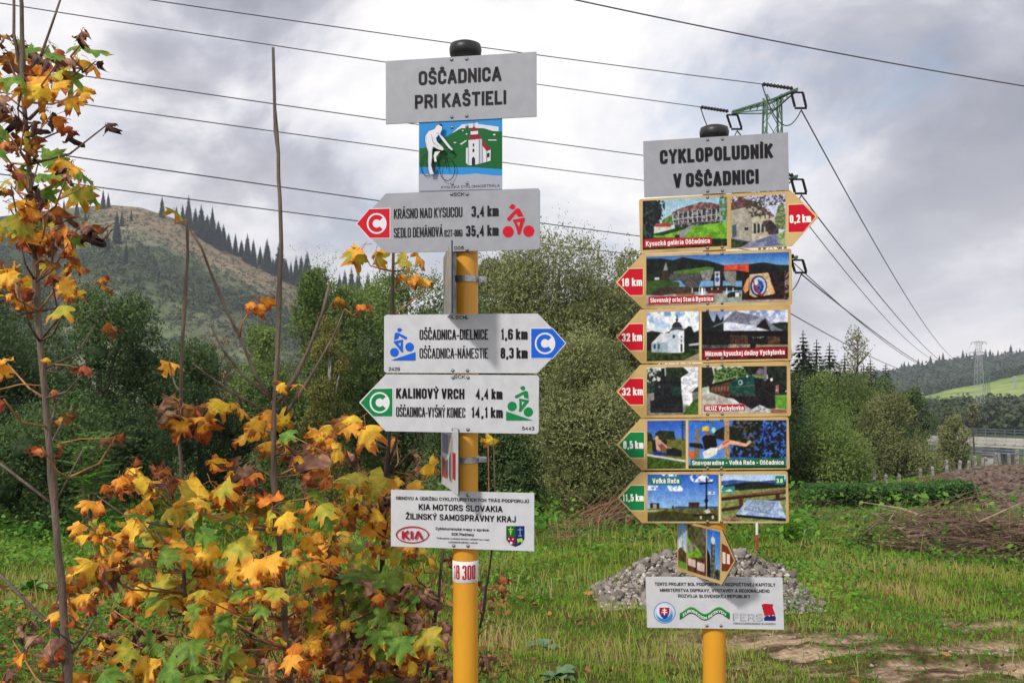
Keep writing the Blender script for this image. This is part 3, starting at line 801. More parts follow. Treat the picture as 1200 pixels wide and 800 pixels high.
# side boards standing nearly edge-on, bolted to the side of the pole
def side_board(post, px_far, px_near, D_far, D_near, rows_far, rows_near, mat, label, arrow=None, backmat=None):
    """corners: far edge (top,bottom rows), near edge (top,bottom rows)"""
    A0, A1 = place(px_far, rows_far[0], D_far), place(px_far, rows_far[1], D_far)
    B0, B1 = place(px_near, rows_near[0], D_near), place(px_near, rows_near[1], D_near)
    x = (Vector((B0.x, B0.y, 0)) - Vector((A0.x, A0.y, 0))); W = x.length; x.normalize()
    z = Vector((0, 0, 1)); n = x.cross(z)
    if n.dot(Vector((0, 0, EYE)) - A0) < 0: n = -n
    top = (A0.z + B0.z) / 2; bot = (A1.z + B1.z) / 2
    return A0, x, n, W, top, bot
def build_side(post, A0, x, n, W, top, bot, tip, mat_front, mat_back, label, thick=.003):
    H = top - bot
    pts = [(0, 0), (W, 0), (W + tip, H / 2), (W, H), (0, H)] if tip > 0 else [(0, 0), (W, 0), (W, H), (0, H)]
    pts = round_poly(pts, [.004] * len(pts), 3)
    nn = len(pts); g = Geo()
    g.add([(a, b_, 0) for a, b_ in pts] + [(a, b_, -thick) for a, b_ in pts], [tuple(range(nn))])
    g.add([(a, b_, 0) for a, b_ in pts] + [(a, b_, -thick) for a, b_ in pts], [tuple(reversed(range(nn, 2 * nn)))] + [(i, i + nn, (i + 1) % nn + nn, (i + 1) % nn) for i in range(nn)], 1)
    y = Vector((0, 0, 1))
    R = Matrix((x, y, n)).transposed().to_4x4(); R.translation = Vector((A0.x, A0.y, bot)) - post.location
    o = g.build('side_board', [mat_front, mat_back], post, mw=R)
    o['label'] = label
    return o, H
def flat_on(o, name, items, z=0.0006):
    vs, fs, cs = [], [], []
    for c, pts in items:
        tri = tessellate_polygon([[Vector((a, b_, 0)) for a, b_ in pts]]); k = len(vs)
        vs += [(a, b_, z) for a, b_ in pts]
        for q in tri: fs.append([k + i for i in q]); cs += [lin(c)] * 3
        z += 0.00015
    return link(name, np_mesh(name, vs, np.array(fs), corner_col=np.array(cs)), M_print, o)
def raster_on(o, img, x0, x1_, y0, y1_, z=0.0006):
    H, W, _ = img.shape
    a, b_ = np.meshgrid(np.linspace(x0, x1_, W), np.linspace(y1_, y0, H))
    V = np.stack([a, b_, np.full_like(a, z)], -1).reshape(-1, 3); I = np.arange(H * W).reshape(H, W)
    Fq = np.stack([I[1:, :-1], I[1:, 1:], I[:-1, 1:], I[:-1, :-1]], -1).reshape(-1, 4)
    return link('photo_print', np_mesh('photo_print', V, Fq, corner_col=lin_arr(img).reshape(-1, 3)[Fq.ravel()]), M_print, o)
A = side_board(post1, 519.5, 529, 2.33, 2.02, (300, 372), (281, 372), None, '')
o, H = build_side(post1, A[0], A[1], A[2], A[3], place(524, 292, 2.17).z, place(524, 371.5, 2.17).z, 0.0, M_alu, M_black, 'board turned nearly edge-on showing its bare metal side, above the blue arrow')
A = side_board(post1, 517, 537, 2.33, 2.09, (505, 567), (505, 578), None, '')
top, bot = place(527, 500, 2.2).z, place(527, 573.2, 2.2).z
o, H = build_side(post1, A[0], A[1], A[2], A[3], top, bot, 0.0, M_white, M_black, 'board with red and grey pictures turned nearly edge-on, above the white sponsor board')
W = A[3]
flat_on(o, 'picture_print', [((120, 128, 150), [(.02, .08), (W * .45, .08), (W * .45, H - .02), (.02, H - .02)]), ((175, 60, 50), [(.02, .02), (W * .35, .02), (W * .3, .06), (.02, .07)]), ((90, 84, 80), [(W * .2, .05), (W * .42, .02), (W * .42, .07)]),
  ((168, 160, 150), [(W * .5, .02), (W * .68, .02), (W * .68, H - .02), (W * .5, H - .02)]), ((186, 30, 40), [(W * .72, .03), (W * .86, .03), (W * .86, H * .62), (W * .72, H * .62)]), ((96, 92, 110), [(W * .5, .03), (W * .62, .02), (W * .62, .09), (W * .5, .07)])])
# steel rails that carry the side boards
for (r0, r1_) in ((297, 369), (508, 577)):
    g = Geo(); c = place(533, (r0 + r1_) / 2, 2.2)
    g.box((c.x - x1, -.012, c.z), (.010, .02, abs(place(0, r0, 2.2).z - place(0, r1_, 2.2).z)))
    g.build('mounting_rail', M_steel, post1)
# ------------------------------------------------------------------ second post with picture boards
D2, TH2 = 2.44, math.radians(10.0)
x2 = (837.0 - MIDX) / FPX * D2
post2 = tag(empty('signpost', (x2, D2, 0)), 'shorter yellow signpost carrying a stack of gold edged photo arrow boards', 'signpost', 'yellow cycle route signposts')
R2 = 0.0295
pole(post2, R2, place(838, 162, D2).z, D2)
p2 = (x2, D2 - R2 - 0.008, 0)
K = 5.4545
Q = [(740, 220, K), (720, 285, K), (720, 350, K), (720, 415, K), (720, 480, K), (720, 545, K)]
Z5 = (700, 130, 4); Z7 = (740, 610, 5.926)
b = Board(post2, p2, TH2, 'sign_board', 'wide grey board with heavy black lettering at the top of the post', (754.3, 198.4), (924.1, 188.8), 66.7, 'rect', M_grey, fwd=0.003, corner=0.001)
b.text('CYKLOPOLUDNÍK', 773.3, 905.8, 188.8, 16.6, bold=0.05)
b.text('V OŠČADNICI', 789.2, 889.3, 217.8, 16.8, bold=0.05)
b.screws([(517, 135), (586, 132), (517, 376), (586, 374)], Z5)

CAPR = (176, 22, 44)
def km(b, poly, fz, c, s, x0, x1_, yb, cap):
    b.prints('distance_print', [((236, 214, 170), poly_grow(poly, 1.05)), (c, poly)], fz)
    b.text(s, fz[0] + x0 / K, fz[0] + x1_ / K, fz[1] + yb / K, cap / K, (240, 238, 236), bold=0.035)
def caption(b, fz, box, c, s, x0, x1_, yb, cap):
    b.prints('caption_print', [(c, box)], fz, z0=0.0013)
    b.text(s, fz[0] + x0 / K, fz[0] + x1_ / K, fz[1] + yb / K, cap / K, (238, 232, 230), bold=0.028, name='lettering', z=0.0022)
def row_screws(b, fz, ys, xs):
    b.screws([(x, y) for x, y in zip(xs, ys)], fz)
G1, G2 = (30, 46, 22), (92, 140, 52)

# row 1 - gallery
f = Q[0]
b = Board(post2, p2, TH2, 'arrow_board', 'gold edged board pointing right with a gallery and a pale villa', (749.5, 265.4), (959.6, 253.9), 65.0, ('R', 927), M_tan, corner=0.006)
c = Canvas(f, 72, 85, 612, 398, -.05); c.grad((150, 190, 215), (196, 216, 226), 60, 230)
c.poly([(100, 300), (230, 275), (380, 235), (612, 215), (612, 400), (72, 400)], (104, 160, 44), (134, 190, 60), sc=30)
c.poly([(72, 85), (160, 80), (195, 120), (190, 190), (150, 240), (140, 330), (72, 330)], (24, 30, 34), (60, 80, 84), sc=12, lo=.5, hi=.62)
c.patches([(72, 85), (215, 70), (215, 200), (150, 250)], (30, 40, 40), 10, .53)
c.poly([(195, 210), (260, 170), (270, 240), (200, 240)], (70, 100, 50), (110, 150, 80))
c.poly([(140, 255), (155, 230), (240, 222), (258, 250)], (160, 74, 60)); c.box(145, 250, 255, 272, (206, 200, 196))
c.poly([(262, 165), (560, 120), (566, 225), (390, 245), (280, 260)], (52, 52, 60), (150, 150, 150), sc=9, lo=.48, hi=.62)
c.poly([(250, 165), (320, 130), (450, 92), (520, 98), (578, 112), (560, 130), (420, 140), (300, 160)], (104, 66, 64), (150, 120, 118), sc=10)
for i in range(9): c.box(300 + i * 30, 150 - i * 2, 306 + i * 30, 232 - i * 3, (186, 190, 190))
c.line([(262, 205), (562, 170)], 5, (190, 190, 186)); c.line([(280, 236), (562, 208)], 5, (120, 110, 104))
c.poly([(560, 60), (612, 55), (612, 225), (566, 225)], (84, 120, 96), (150, 180, 160), sc=14)
c.poly([(270, 310), (380, 240), (400, 245), (350, 300), (330, 320)], (150, 150, 160))
c.poly([(110, 305), (300, 255), (380, 240), (340, 265), (200, 305)], (40, 64, 26))
c.poly([(72, 320), (380, 320), (612, 320), (612, 400), (72, 400)], (20, 24, 14), (44, 66, 22), sc=16)
c.poly([(365, 300), (612, 270), (612, 325), (370, 325)], (96, 150, 40), (120, 176, 54)); c.poly([(280, 300), (310, 300), (310, 322), (280, 322)], (60, 44, 34))
b.raster(c)
c = Canvas(f, 637, 60, 985, 385, -.05); c.grad((196, 200, 226), (222, 222, 236))
c.patches([(640, 40), (985, 30), (985, 110), (640, 120)], (70, 60, 66), 8, .52)
c.poly([(637, 140), (770, 120), (772, 345), (637, 325)], (178, 172, 160), (160, 154, 144), sc=20)
c.poly([(770, 120), (905, 180), (925, 240), (935, 300), (772, 345)], (196, 190, 172), (176, 168, 150), sc=20)
c.poly([(637, 100), (700, 68), (760, 80), (830, 125), (915, 178), (905, 190), (770, 118), (637, 145)], (96, 66, 68), (130, 96, 94), sc=10)
c.patches([(700, 80), (840, 90), (900, 170), (770, 190)], (66, 66, 50), 10, .50)
for i, x in enumerate((782, 806, 832, 858)): c.box(x, 228 + i * 2, x + 15, 292 - i * 4, (46, 58, 60)); 
for i, x in enumerate((790, 820, 850, 878)): c.box(x, 150 + i * 8, x + 9, 186 + i * 4, (70, 74, 78))
c.box(724, 254, 748, 272, (30, 30, 44)); c.poly([(645, 240), (672, 232), (672, 312), (645, 320)], (70, 98, 110))
c.poly([(840, 215), (890, 205), (940, 260), (938, 300), (880, 300), (840, 230)], (52, 44, 50), (84, 70, 74))
c.poly([(915, 200), (940, 110), (975, 110), (985, 200), (985, 270), (930, 260)], (80, 100, 60), (150, 160, 120), sc=8)
c.poly([(637, 318), (772, 345), (940, 290), (985, 300), (985, 390), (637, 390)], (110, 116, 150), (146, 150, 182), sc=26)
c.poly([(637, 325), (760, 345), (700, 380), (637, 385)], (40, 50, 36), (70, 84, 50)); c.poly([(930, 300), (985, 270), (985, 360), (950, 365)], (110, 140, 80), (170, 190, 140), sc=8)
b.raster(c)
b.prints('picture_edge', [((196, 160, 90), [(618, 56), (632, 55), (632, 380), (618, 382)])], f, 0.0008)
km(b, [(1003, 110), (1098, 106), (1176, 184), (1100, 283), (1003, 285)], f, RED, '0,2 km', 1012, 1148, 224, 52)
caption(b, f, [(80, 330), (513, 315), (513, 362), (78, 385)], CAPR, 'Kysucká galéria Oščadnica', 93, 502, 364, 31)
row_screws(b, f, (63, 57, 384, 379), (486, 579, 486, 579))

# row 2 - village with clock
f = Q[1]
b = Board(post2, p2, TH2, 'arrow_board', 'gold edged board pointing left with one long picture of a wooden village', (721, 330.8), (928, 324.2), 65.0, ('L', 753), M_tan, corner=0.006)
c = Canvas(f, 204, 86, 1116, 400, -.033); c.grad((34, 96, 176), (120, 166, 210), 50, 140)
c.poly([(204, 100), (300, 98), (380, 110), (440, 90), (500, 100), (600, 110), (700, 140), (860, 135), (960, 122), (1040, 138), (1116, 140), (1116, 240), (204, 240)], (18, 24, 26), (34, 44, 34), sc=30)
c.poly([(380, 180), (600, 150), (660, 160), (660, 200), (380, 196)], (86, 126, 50))
c.poly([(204, 240), (330, 235), (420, 250), (420, 330), (204, 330)], (52, 80, 36), (70, 96, 46))
c.poly([(204, 330), (1116, 300), (1116, 400), (204, 400)], (140, 150, 140), (170, 174, 168), sc=40)
c.poly([(355, 195), (550, 190), (560, 240), (540, 290), (470, 290), (430, 240), (350, 235)], (72, 74, 76), (98, 98, 98), sc=8)
c.poly([(556, 180), (640, 165), (620, 240), (565, 238)], (122, 124, 122), (150, 150, 146), sc=8)
c.poly([(700, 180), (785, 175), (780, 275), (720, 250)], (120, 120, 116), (150, 150, 144), sc=8)
c.poly([(708, 140), (866, 132), (862, 185), (780, 172), (705, 175)], (196, 70, 44), (214, 92, 62), sc=16)
c.poly([(240, 310), (300, 282), (470, 278), (520, 300), (500, 330), (380, 320), (300, 335), (235, 330)], (58, 46, 38), (84, 68, 58), sc=10)
c.box(640, 140, 700, 276, (34, 32, 36)); c.poly([(646, 180), (680, 180), (680, 272), (646, 272)], (186, 192, 204)); c.ell(663, 232, 12, 16, (60, 90, 160)); c.ell(663, 200, 9, 9, (70, 60, 80))
c.poly([(315, 175), (333, 118), (346, 175)], (140, 144, 146)); c.box(305, 178, 350, 235, (66, 50, 42)); c.box(260, 218, 290, 234, (210, 210, 206))
c.poly([(480, 285), (740, 270), (900, 290), (820, 300), (500, 310)], (46, 40, 36))
for x in (500, 545, 580, 625, 665, 720, 760): c.box(x, 285, x + 7, 325, (226, 222, 214))
c.box(560, 285, 575, 330, (236, 236, 232)); c.box(600, 296, 700, 320, (96, 40, 30)); c.poly([(400, 322), (520, 316), (520, 330), (400, 335)], (130, 96, 60))
c.poly([(725, 330), (745, 312), (800, 308), (815, 335), (730, 348)], (34, 38, 40)); c.box(778, 315, 804, 340, (226, 230, 232))
c.poly([(820, 190), (1088, 178), (1088, 358), (820, 362)], (22, 14, 16), (52, 34, 30), sc=14)
c.poly([(868, 200), (985, 188), (1000, 230), (1010, 300), (1020, 325), (900, 345), (868, 330)], (196, 168, 130), (214, 190, 156), sc=14)
c.poly([(825, 290), (850, 230), (868, 215), (862, 300), (840, 320)], (206, 150, 100)); c.poly([(1000, 240), (1020, 290), (1030, 320), (1005, 320)], (214, 160, 110))
c.ell(925, 272, 53, 66, (30, 50, 110)); c.ell(927, 272, 44, 56, (200, 206, 220)); c.ell(925, 276, 33, 44, (24, 44, 110), (90, 120, 180), sc=8)
c.poly([(888, 240), (900, 300), (935, 338), (960, 335), (915, 305), (900, 240)], (160, 26, 36)); c.ell(910, 250, 12, 18, (214, 220, 230)); c.line([(905, 330), (950, 345), (1040, 335)], 7, (14, 10, 10))
c.poly([(1088, 180), (1116, 178), (1116, 360), (1088, 360)], (34, 26, 26), (150, 140, 134), sc=10, lo=.5, hi=.6)
c.line([(820, 362), (1088, 356)], 4, (186, 60, 50)); c.line([(1088, 180), (1088, 356)], 3, (140, 40, 40))
c.line([(530, 388), (900, 378)], 7, (222, 224, 220)); c.poly([(204, 395), (650, 385), (650, 400), (204, 400)], (150, 130, 112))
b.raster(c)
km(b, [(20, 250), (96, 164), (183, 162), (183, 332), (98, 332)], f, RED, '18 km', 45, 179, 275, 52)
caption(b, f, [(220, 342), (637, 331), (637, 376), (218, 392)], CAPR, 'Slovenský orloj Stará Bystrica', 230, 632, 374, 29)
row_screws(b, f, (68, 66, 384, 381), (596, 688, 596, 688))

# row 3 - church and wooden farmhouse
f = Q[2]
b = Board(post2, p2, TH2, 'arrow_board', 'gold edged board pointing left with a white church and a dark timber house', (721.5, 395), (927, 389.7), 64.2, ('L', 751), M_tan, corner=0.006)
c = Canvas(f, 207, 86, 541, 398, -.02); c.grad((116, 158, 212), (214, 222, 234), 86, 210)
c.patches([(207, 80), (541, 80), (541, 220), (207, 220)], (236, 240, 246), 34, .48, .12)
c.poly([(207, 215), (240, 205), (320, 220), (350, 210), (440, 200), (470, 180), (485, 178), (510, 215), (541, 200), (541, 330), (207, 330)], (18, 24, 22), (34, 42, 34), sc=10)
c.poly([(452, 240), (470, 175), (492, 178), (518, 250)], (16, 22, 20)); c.poly([(207, 330), (541, 320), (541, 400), (207, 400)], (30, 44, 20), (62, 84, 34), sc=16)
c.poly([(237, 282), (330, 276), (358, 250), (358, 345), (237, 340)], (150, 170, 184), (168, 186, 198), sc=20)
c.poly([(237, 284), (298, 220), (372, 218), (350, 276)], (206, 210, 218)); c.poly([(344, 252), (358, 205), (446, 200), (446, 340), (410, 345), (344, 345)], (196, 208, 220))
c.poly([(410, 205), (446, 200), (446, 340), (410, 345)], (226, 232, 240)); c.poly([(352, 208), (374, 178), (428, 178), (450, 206), (400, 198)], (90, 90, 96))
c.poly([(366, 180), (380, 155), (400, 146), (420, 155), (436, 180)], (36, 36, 42)); c.box(380, 160, 424, 172, (60, 60, 68)); c.line([(400, 104), (400, 150)], 5, (30, 28, 34)); c.ell(400, 136, 8, 9, (30, 28, 34))
for x in (252, 278): c.poly([(x, 295), (x + 12, 288), (x + 12, 320), (x, 320)], (44, 60, 72))
c.box(374, 232, 388, 250, (44, 50, 58)); c.box(424, 290, 436, 338, (44, 48, 56)); c.box(425, 235, 432, 250, (60, 64, 70)); c.box(425, 262, 432, 276, (60, 64, 70))
c.poly([(470, 290), (541, 280), (541, 296), (480, 300)], (196, 200, 204)); c.poly([(440, 390), (541, 345), (541, 398)], (156, 148, 122)); c.line([(278, 275), (282, 350)], 4, (100, 110, 110))
b.raster(c)
c = Canvas(f, 559, 82, 1110, 392, -.02); c.grad((128, 146, 190), (206, 210, 226), 70, 200); c.patches([(700, 60), (1110, 60), (1110, 200), (700, 200)], (222, 224, 236), 40, .5, .1)
c.poly([(559, 80), (600, 78), (625, 140), (640, 150), (655, 95), (680, 140), (700, 110), (700, 220), (559, 240)], (20, 28, 28), (34, 44, 40), sc=10)
c.poly([(1000, 160), (1060, 150), (1110, 150), (1110, 210), (1010, 200)], (30, 42, 30), (50, 66, 44), sc=10)
c.poly([(559, 205), (1110, 205), (1110, 330), (559, 330)], (16, 14, 18), (34, 28, 30), sc=18)
c.poly([(615, 185), (690, 150), (770, 78), (870, 100), (935, 118), (965, 112), (990, 150), (1040, 185), (1095, 208), (1000, 205), (975, 170), (950, 150), (905, 172), (720, 148), (640, 180)], (112, 116, 134), (136, 140, 156), sc=10)
c.poly([(862, 145), (965, 112), (905, 172), (880, 172)], (166, 170, 184)); c.poly([(905, 180), (965, 125), (1000, 205)], (30, 22, 24))
c.box(560, 205, 1090, 230, (18, 14, 18)); c.box(740, 232, 855, 290, (96, 68, 52), (60, 42, 36), sc=8)
for i in range(6): c.box(746 + i * 20, 235, 749 + i * 20, 290, (34, 22, 20))
c.box(980, 240, 1060, 290, (104, 74, 54), (60, 40, 34), sc=8); c.box(730, 290, 870, 316, (170, 154, 128), (120, 108, 92), sc=8); c.box(905, 292, 1110, 310, (150, 134, 104)); c.box(880, 240, 960, 252, (150, 154, 150), (20, 18, 22), sc=6)
c.box(559, 295, 730, 325, (60, 66, 60), (96, 100, 92), sc=10); c.poly([(559, 318), (1110, 305), (1110, 395), (559, 395)], (72, 20, 30), (110, 30, 40), sc=30)
b.raster(c)
b.prints('picture_edge', [((226, 196, 140), [(546, 80), (555, 80), (555, 392), (546, 392)])], f, 0.0008)
km(b, [(20, 248), (96, 162), (184, 160), (184, 329), (98, 330)], f, RED, '32 km', 48, 178, 272, 52)
caption(b, f, [(573, 330), (1095, 318), (1095, 358), (573, 374)], CAPR, 'Múzeum kysuckej dediny Vychylovka', 582, 1088, 361, 31)
row_screws(b, f, (72, 70, 384, 381), (596, 688, 596, 688))

# row 4 - steam railway
f = Q[3]
b = Board(post2, p2, TH2, 'arrow_board', 'gold edged board pointing left with two pictures of steam locomotives', (722, 459), (926.5, 455.2), 63.2, ('L', 751), M_tan, corner=0.006)
c = Canvas(f, 207, 84, 537, 388, -.015); c.grad((216, 220, 222), (226, 228, 232))
c.poly([(207, 100), (240, 84), (300, 110), (300, 245), (207, 250)], (30, 40, 34), (66, 84, 70), sc=10); c.patches([(207, 84), (330, 84), (300, 180), (207, 180)], (200, 206, 206), 12, .56)
c.poly([(330, 84), (440, 84), (480, 120), (490, 160), (440, 210), (330, 220)], (24, 36, 26), (50, 70, 44), sc=9); c.poly([(490, 210), (537, 190), (537, 250), (490, 250)], (60, 70, 56))
c.poly([(207, 250), (537, 240), (537, 390), (207, 390)], (120, 118, 112), (150, 148, 142), sc=12); c.poly([(480, 300), (537, 280), (537, 390), (440, 385)], (56, 86, 34), (84, 120, 48), sc=12)
c.poly([(258, 170), (300, 140), (300, 90), (322, 90), (325, 140), (420, 150), (440, 200), (436, 300), (440, 372), (230, 372), (232, 300), (255, 290)], (20, 22, 26), (40, 46, 48), sc=14)
c.ell(284, 160, 12, 13, (210, 210, 196)); c.box(368, 205, 428, 265, (24, 58, 52), (40, 76, 66), sc=10); c.ell(288, 212, 22, 26, (34, 36, 42)); c.ell(288, 208, 7, 6, (150, 150, 150)); c.box(230, 300, 440, 316, (34, 30, 32)); c.line([(240, 352), (425, 352)], 8, (56, 40, 36))
c.poly([(425, 150), (470, 120), (500, 84), (537, 84), (537, 200), (495, 240), (500, 300), (480, 328), (440, 320), (430, 250)], (196, 200, 210), (240, 240, 246), sc=18)
b.raster(c)
c = Canvas(f, 559, 80, 1103, 380, -.012); c.grad((206, 212, 210), (190, 200, 190), 70, 150)
c.poly([(640, 110), (700, 85), (850, 90), (960, 80), (960, 170), (640, 190)], (84, 120, 60), (130, 160, 96), sc=10); c.poly([(559, 84), (625, 84), (640, 150), (620, 200), (559, 215)], (26, 34, 28), (44, 56, 40), sc=10)
c.patches([(640, 80), (900, 80), (900, 160), (640, 160)], (40, 62, 36), 9, .54); c.poly([(820, 75), (1103, 70), (1103, 260), (1000, 260), (980, 130), (860, 130)], (20, 26, 22), (42, 54, 40), sc=12)
c.poly([(559, 255), (1103, 300), (1103, 380), (559, 380)], (170, 166, 158), (196, 192, 184), sc=16); c.poly([(1020, 262), (1103, 258), (1103, 350), (1030, 340)], (88, 140, 44), (110, 160, 60), sc=14); c.poly([(1000, 350), (1103, 350), (1103, 380), (1000, 380)], (150, 110, 84))
c.poly([(605, 200), (740, 165), (780, 150), (780, 260), (740, 285), (610, 240)], (62, 40, 34), (96, 66, 52), sc=8); c.poly([(600, 195), (740, 160), (780, 150), (740, 175), (610, 208)], (26, 26, 26))
for i in range(6): c.poly([(622 + i * 20, 212 - i * 2), (634 + i * 20, 209 - i * 2), (634 + i * 20, 234), (622 + i * 20, 234)], (140, 100, 74))
c.poly([(740, 180), (800, 150), (880, 138), (900, 150), (905, 270), (760, 262), (735, 220)], (22, 66, 62), (36, 88, 80), sc=14); c.line([(770, 210), (900, 196)], 3, (150, 146, 90)); c.line([(770, 255), (900, 262)], 4, (130, 30, 30))
c.poly([(895, 150), (1000, 160), (1025, 230), (1030, 345), (880, 350), (830, 320), (740, 285), (740, 262), (905, 270)], (18, 18, 22), (44, 40, 42), sc=10); c.box(955, 70, 975, 170, (120, 110, 124)); c.poly([(895, 135), (925, 90), (955, 95), (950, 140)], (110, 92, 104), (140, 124, 134), sc=8)
c.ell(808, 180, 15, 17, (180, 200, 214)); c.ell(806, 180, 8, 10, (40, 60, 80)); c.ell(850, 140, 8, 8, (200, 214, 210)); c.ell(1005, 162, 9, 11, (230, 230, 220)); c.box(1030, 195, 1050, 250, (150, 40, 44), (200, 196, 196), sc=7); c.ell(600, 240, 8, 8, (220, 220, 214)); c.ell(1096, 236, 5, 6, (220, 210, 200))
c.poly([(880, 350), (930, 320), (990, 350), (960, 368), (890, 365)], (206, 206, 212), (130, 130, 134), sc=12); c.poly([(720, 280), (760, 280), (800, 310), (760, 315)], (214, 216, 220))
b.raster(c)
b.prints('picture_edge', [((226, 190, 130), [(544, 78), (553, 78), (553, 386), (544, 386)])], f, 0.0008)
km(b, [(25, 240), (98, 156), (185, 155), (185, 321), (98, 321)], f, RED, '32 km', 48, 184, 262, 50)
caption(b, f, [(573, 324), (832, 318), (832, 360), (573, 366)], CAPR, 'HĽÚZ Vychylovka', 583, 826, 358, 29)
row_screws(b, f, (72, 68, 382, 380), (596, 688, 596, 688))

# row 5 - summer toboggan and rope park
f = Q[4]
b = Board(post2, p2, TH2, 'arrow_board', 'gold edged board pointing left with a toboggan run and a climber in a yellow helmet', (722, 521), (925, 518.9), 60.8, ('L', 751), M_tan, corner=0.006)
c = Canvas(f, 210, 70, 455, 376, -.008); c.grad((44, 92, 186), (96, 140, 214), 60, 190)
c.poly([(210, 190), (455, 185), (455, 376), (210, 376)], (120, 120, 60), (96, 104, 44), sc=12); c.poly([(260, 150), (290, 132), (380, 138), (392, 190), (260, 190)], (26, 36, 22), (50, 64, 34), sc=9); c.poly([(210, 140), (240, 155), (250, 200), (210, 200)], (34, 50, 30))
c.line([(210, 180), (300, 165), (390, 180)], 4, (70, 66, 60)); c.line([(434, 75), (436, 195)], 6, (40, 40, 50)); c.line([(415, 100), (452, 98)], 3, (40, 40, 50)); c.line([(418, 115), (450, 120)], 3, (40, 40, 50))
c.poly([(210, 280), (455, 320), (455, 334), (210, 294)], (206, 206, 200)); c.poly([(210, 294), (455, 334), (455, 376), (210, 376)], (52, 78, 26), (80, 110, 40), sc=10); c.poly([(240, 200), (262, 190), (275, 270), (245, 265)], (40, 30, 34))
c.poly([(245, 262), (300, 270), (340, 275), (340, 292), (250, 290)], (34, 50, 140)); c.poly([(330, 255), (380, 240), (430, 262), (428, 300), (340, 290)], (30, 34, 44)); c.ell(318, 208, 20, 20, (50, 36, 34)); c.ell(272, 182, 12, 16, (206, 170, 140))
c.poly([(262, 195), (290, 190), (340, 235), (335, 245), (300, 260), (270, 255)], (206, 168, 146)); c.poly([(280, 225), (310, 215), (335, 250), (300, 262)], (130, 80, 76)); c.line([(340, 238), (365, 245)], 5, (206, 168, 146))
b.raster(c)
c = Canvas(f, 474, 68, 1100, 374, -.005); c.grad((62, 118, 206), (110, 156, 222))
c.poly([(780, 66), (940, 66), (1000, 100), (1100, 66), (1100, 310), (740, 310), (760, 220), (840, 160)], (52, 84, 170), (70, 120, 210), sc=30)
c.patches([(760, 66), (950, 66), (960, 310), (740, 300)], (26, 30, 16), 14, .40); c.patches([(960, 66), (1100, 66), (1100, 310), (950, 310)], (22, 28, 30), 12, .46); c.patches([(760, 66), (900, 66), (900, 250), (760, 230)], (104, 92, 34), 10, .58)
c.poly([(640, 140), (720, 100), (800, 120), (820, 190), (720, 200), (640, 180)], (24, 26, 22), (44, 50, 34), sc=10)
c.box(705, 66, 738, 330, (150, 122, 84), (186, 156, 110), sc=9); c.poly([(510, 310), (525, 120), (545, 120), (545, 310)], (140, 116, 84)); c.poly([(480, 210), (560, 215), (575, 250), (480, 235)], (34, 40, 40)); c.box(478, 260, 512, 310, (206, 110, 50))
c.line([(480, 68), (640, 84)], 3, (40, 50, 60)); c.line([(632, 70), (632, 190)], 6, (70, 110, 100)); c.ell(636, 130, 14, 18, (170, 220, 200))
c.poly([(560, 180), (600, 150), (650, 170), (660, 230), (630, 260), (580, 255)], (22, 20, 24)); c.ell(600, 148, 16, 16, (150, 104, 84)); c.poly([(562, 135), (565, 108), (600, 104), (610, 135)], (226, 196, 54)); c.poly([(565, 180), (590, 185), (585, 255), (570, 220)], (30, 26, 28))
c.poly([(565, 270), (620, 240), (665, 240), (655, 285), (620, 300), (605, 310), (575, 310)], (226, 228, 226)); c.poly([(665, 235), (720, 190), (760, 195), (840, 215), (870, 198), (875, 212), (845, 235), (740, 218), (700, 240), (660, 262)], (226, 176, 150)); c.poly([(690, 215), (730, 192), (740, 200), (700, 228)], (206, 90, 70))
c.ell(865, 205, 14, 10, (190, 170, 150)); c.poly([(560, 345), (640, 345), (630, 374), (570, 374)], (206, 206, 206)); c.box(474, 355, 1100, 374, (24, 70, 44))
b.raster(c)
b.prints('picture_edge', [((226, 196, 130), [(459, 68), (468, 68), (468, 376), (459, 376)])], f, 0.0008)
km(b, [(28, 223), (102, 143), (190, 143), (190, 305), (102, 305)], f, GREEN, '8,5 km', 57, 186, 248, 50)
caption(b, f, [(487, 314), (1095, 309), (1095, 357), (487, 362)], (14, 104, 64), 'Snowparadise - Veľká Rača - Oščadnica', 497, 1082, 350, 29)
row_screws(b, f, (68, 64, 372, 372), (596, 684, 596, 684))

# row 6 - summit cross and information desk
f = Q[5]
b = Board(post2, p2, TH2, 'arrow_board', 'gold edged board pointing left with a summit cross and a railing, lowest of the stack', (722.7, 582.9), (924, 582.1), 60.2, ('L', 751.5), M_tan, corner=0.006)
c = Canvas(f, 212, 58, 664, 358, 0); c.grad((46, 98, 196), (150, 190, 232), 58, 270)
for q in ([(212, 130), (280, 130), (285, 158), (212, 160)], [(340, 130), (430, 130), (446, 166), (350, 165)], [(470, 62), (600, 62), (620, 115), (500, 105)], [(590, 165), (640, 168), (640, 186), (590, 184)], [(300, 58), (400, 58), (400, 70), (320, 72)], [(600, 90), (630, 90), (625, 118), (590, 115)]): c.patches(q, (232, 238, 248), 16, .44, .1)
c.box(390, 262, 664, 276, (66, 90, 120)); c.poly([(212, 275), (300, 270), (380, 275), (520, 276), (664, 274), (664, 358), (212, 358)], (118, 120, 66), (88, 88, 46), sc=14); c.poly([(212, 310), (330, 290), (430, 300), (560, 315), (664, 320), (664, 358), (212, 358)], (74, 76, 34), (54, 56, 28), sc=12)
c.poly([(212, 285), (330, 282), (240, 298), (212, 298)], (176, 176, 130)); c.box(230, 240, 288, 272, (44, 36, 34)); c.box(248, 246, 272, 272, (170, 160, 150)); c.line([(247, 190), (247, 240)], 4, (200, 200, 200)); c.poly([(476, 235), (545, 235), (540, 270), (476, 270)], (84, 56, 46), (50, 34, 30), sc=7)
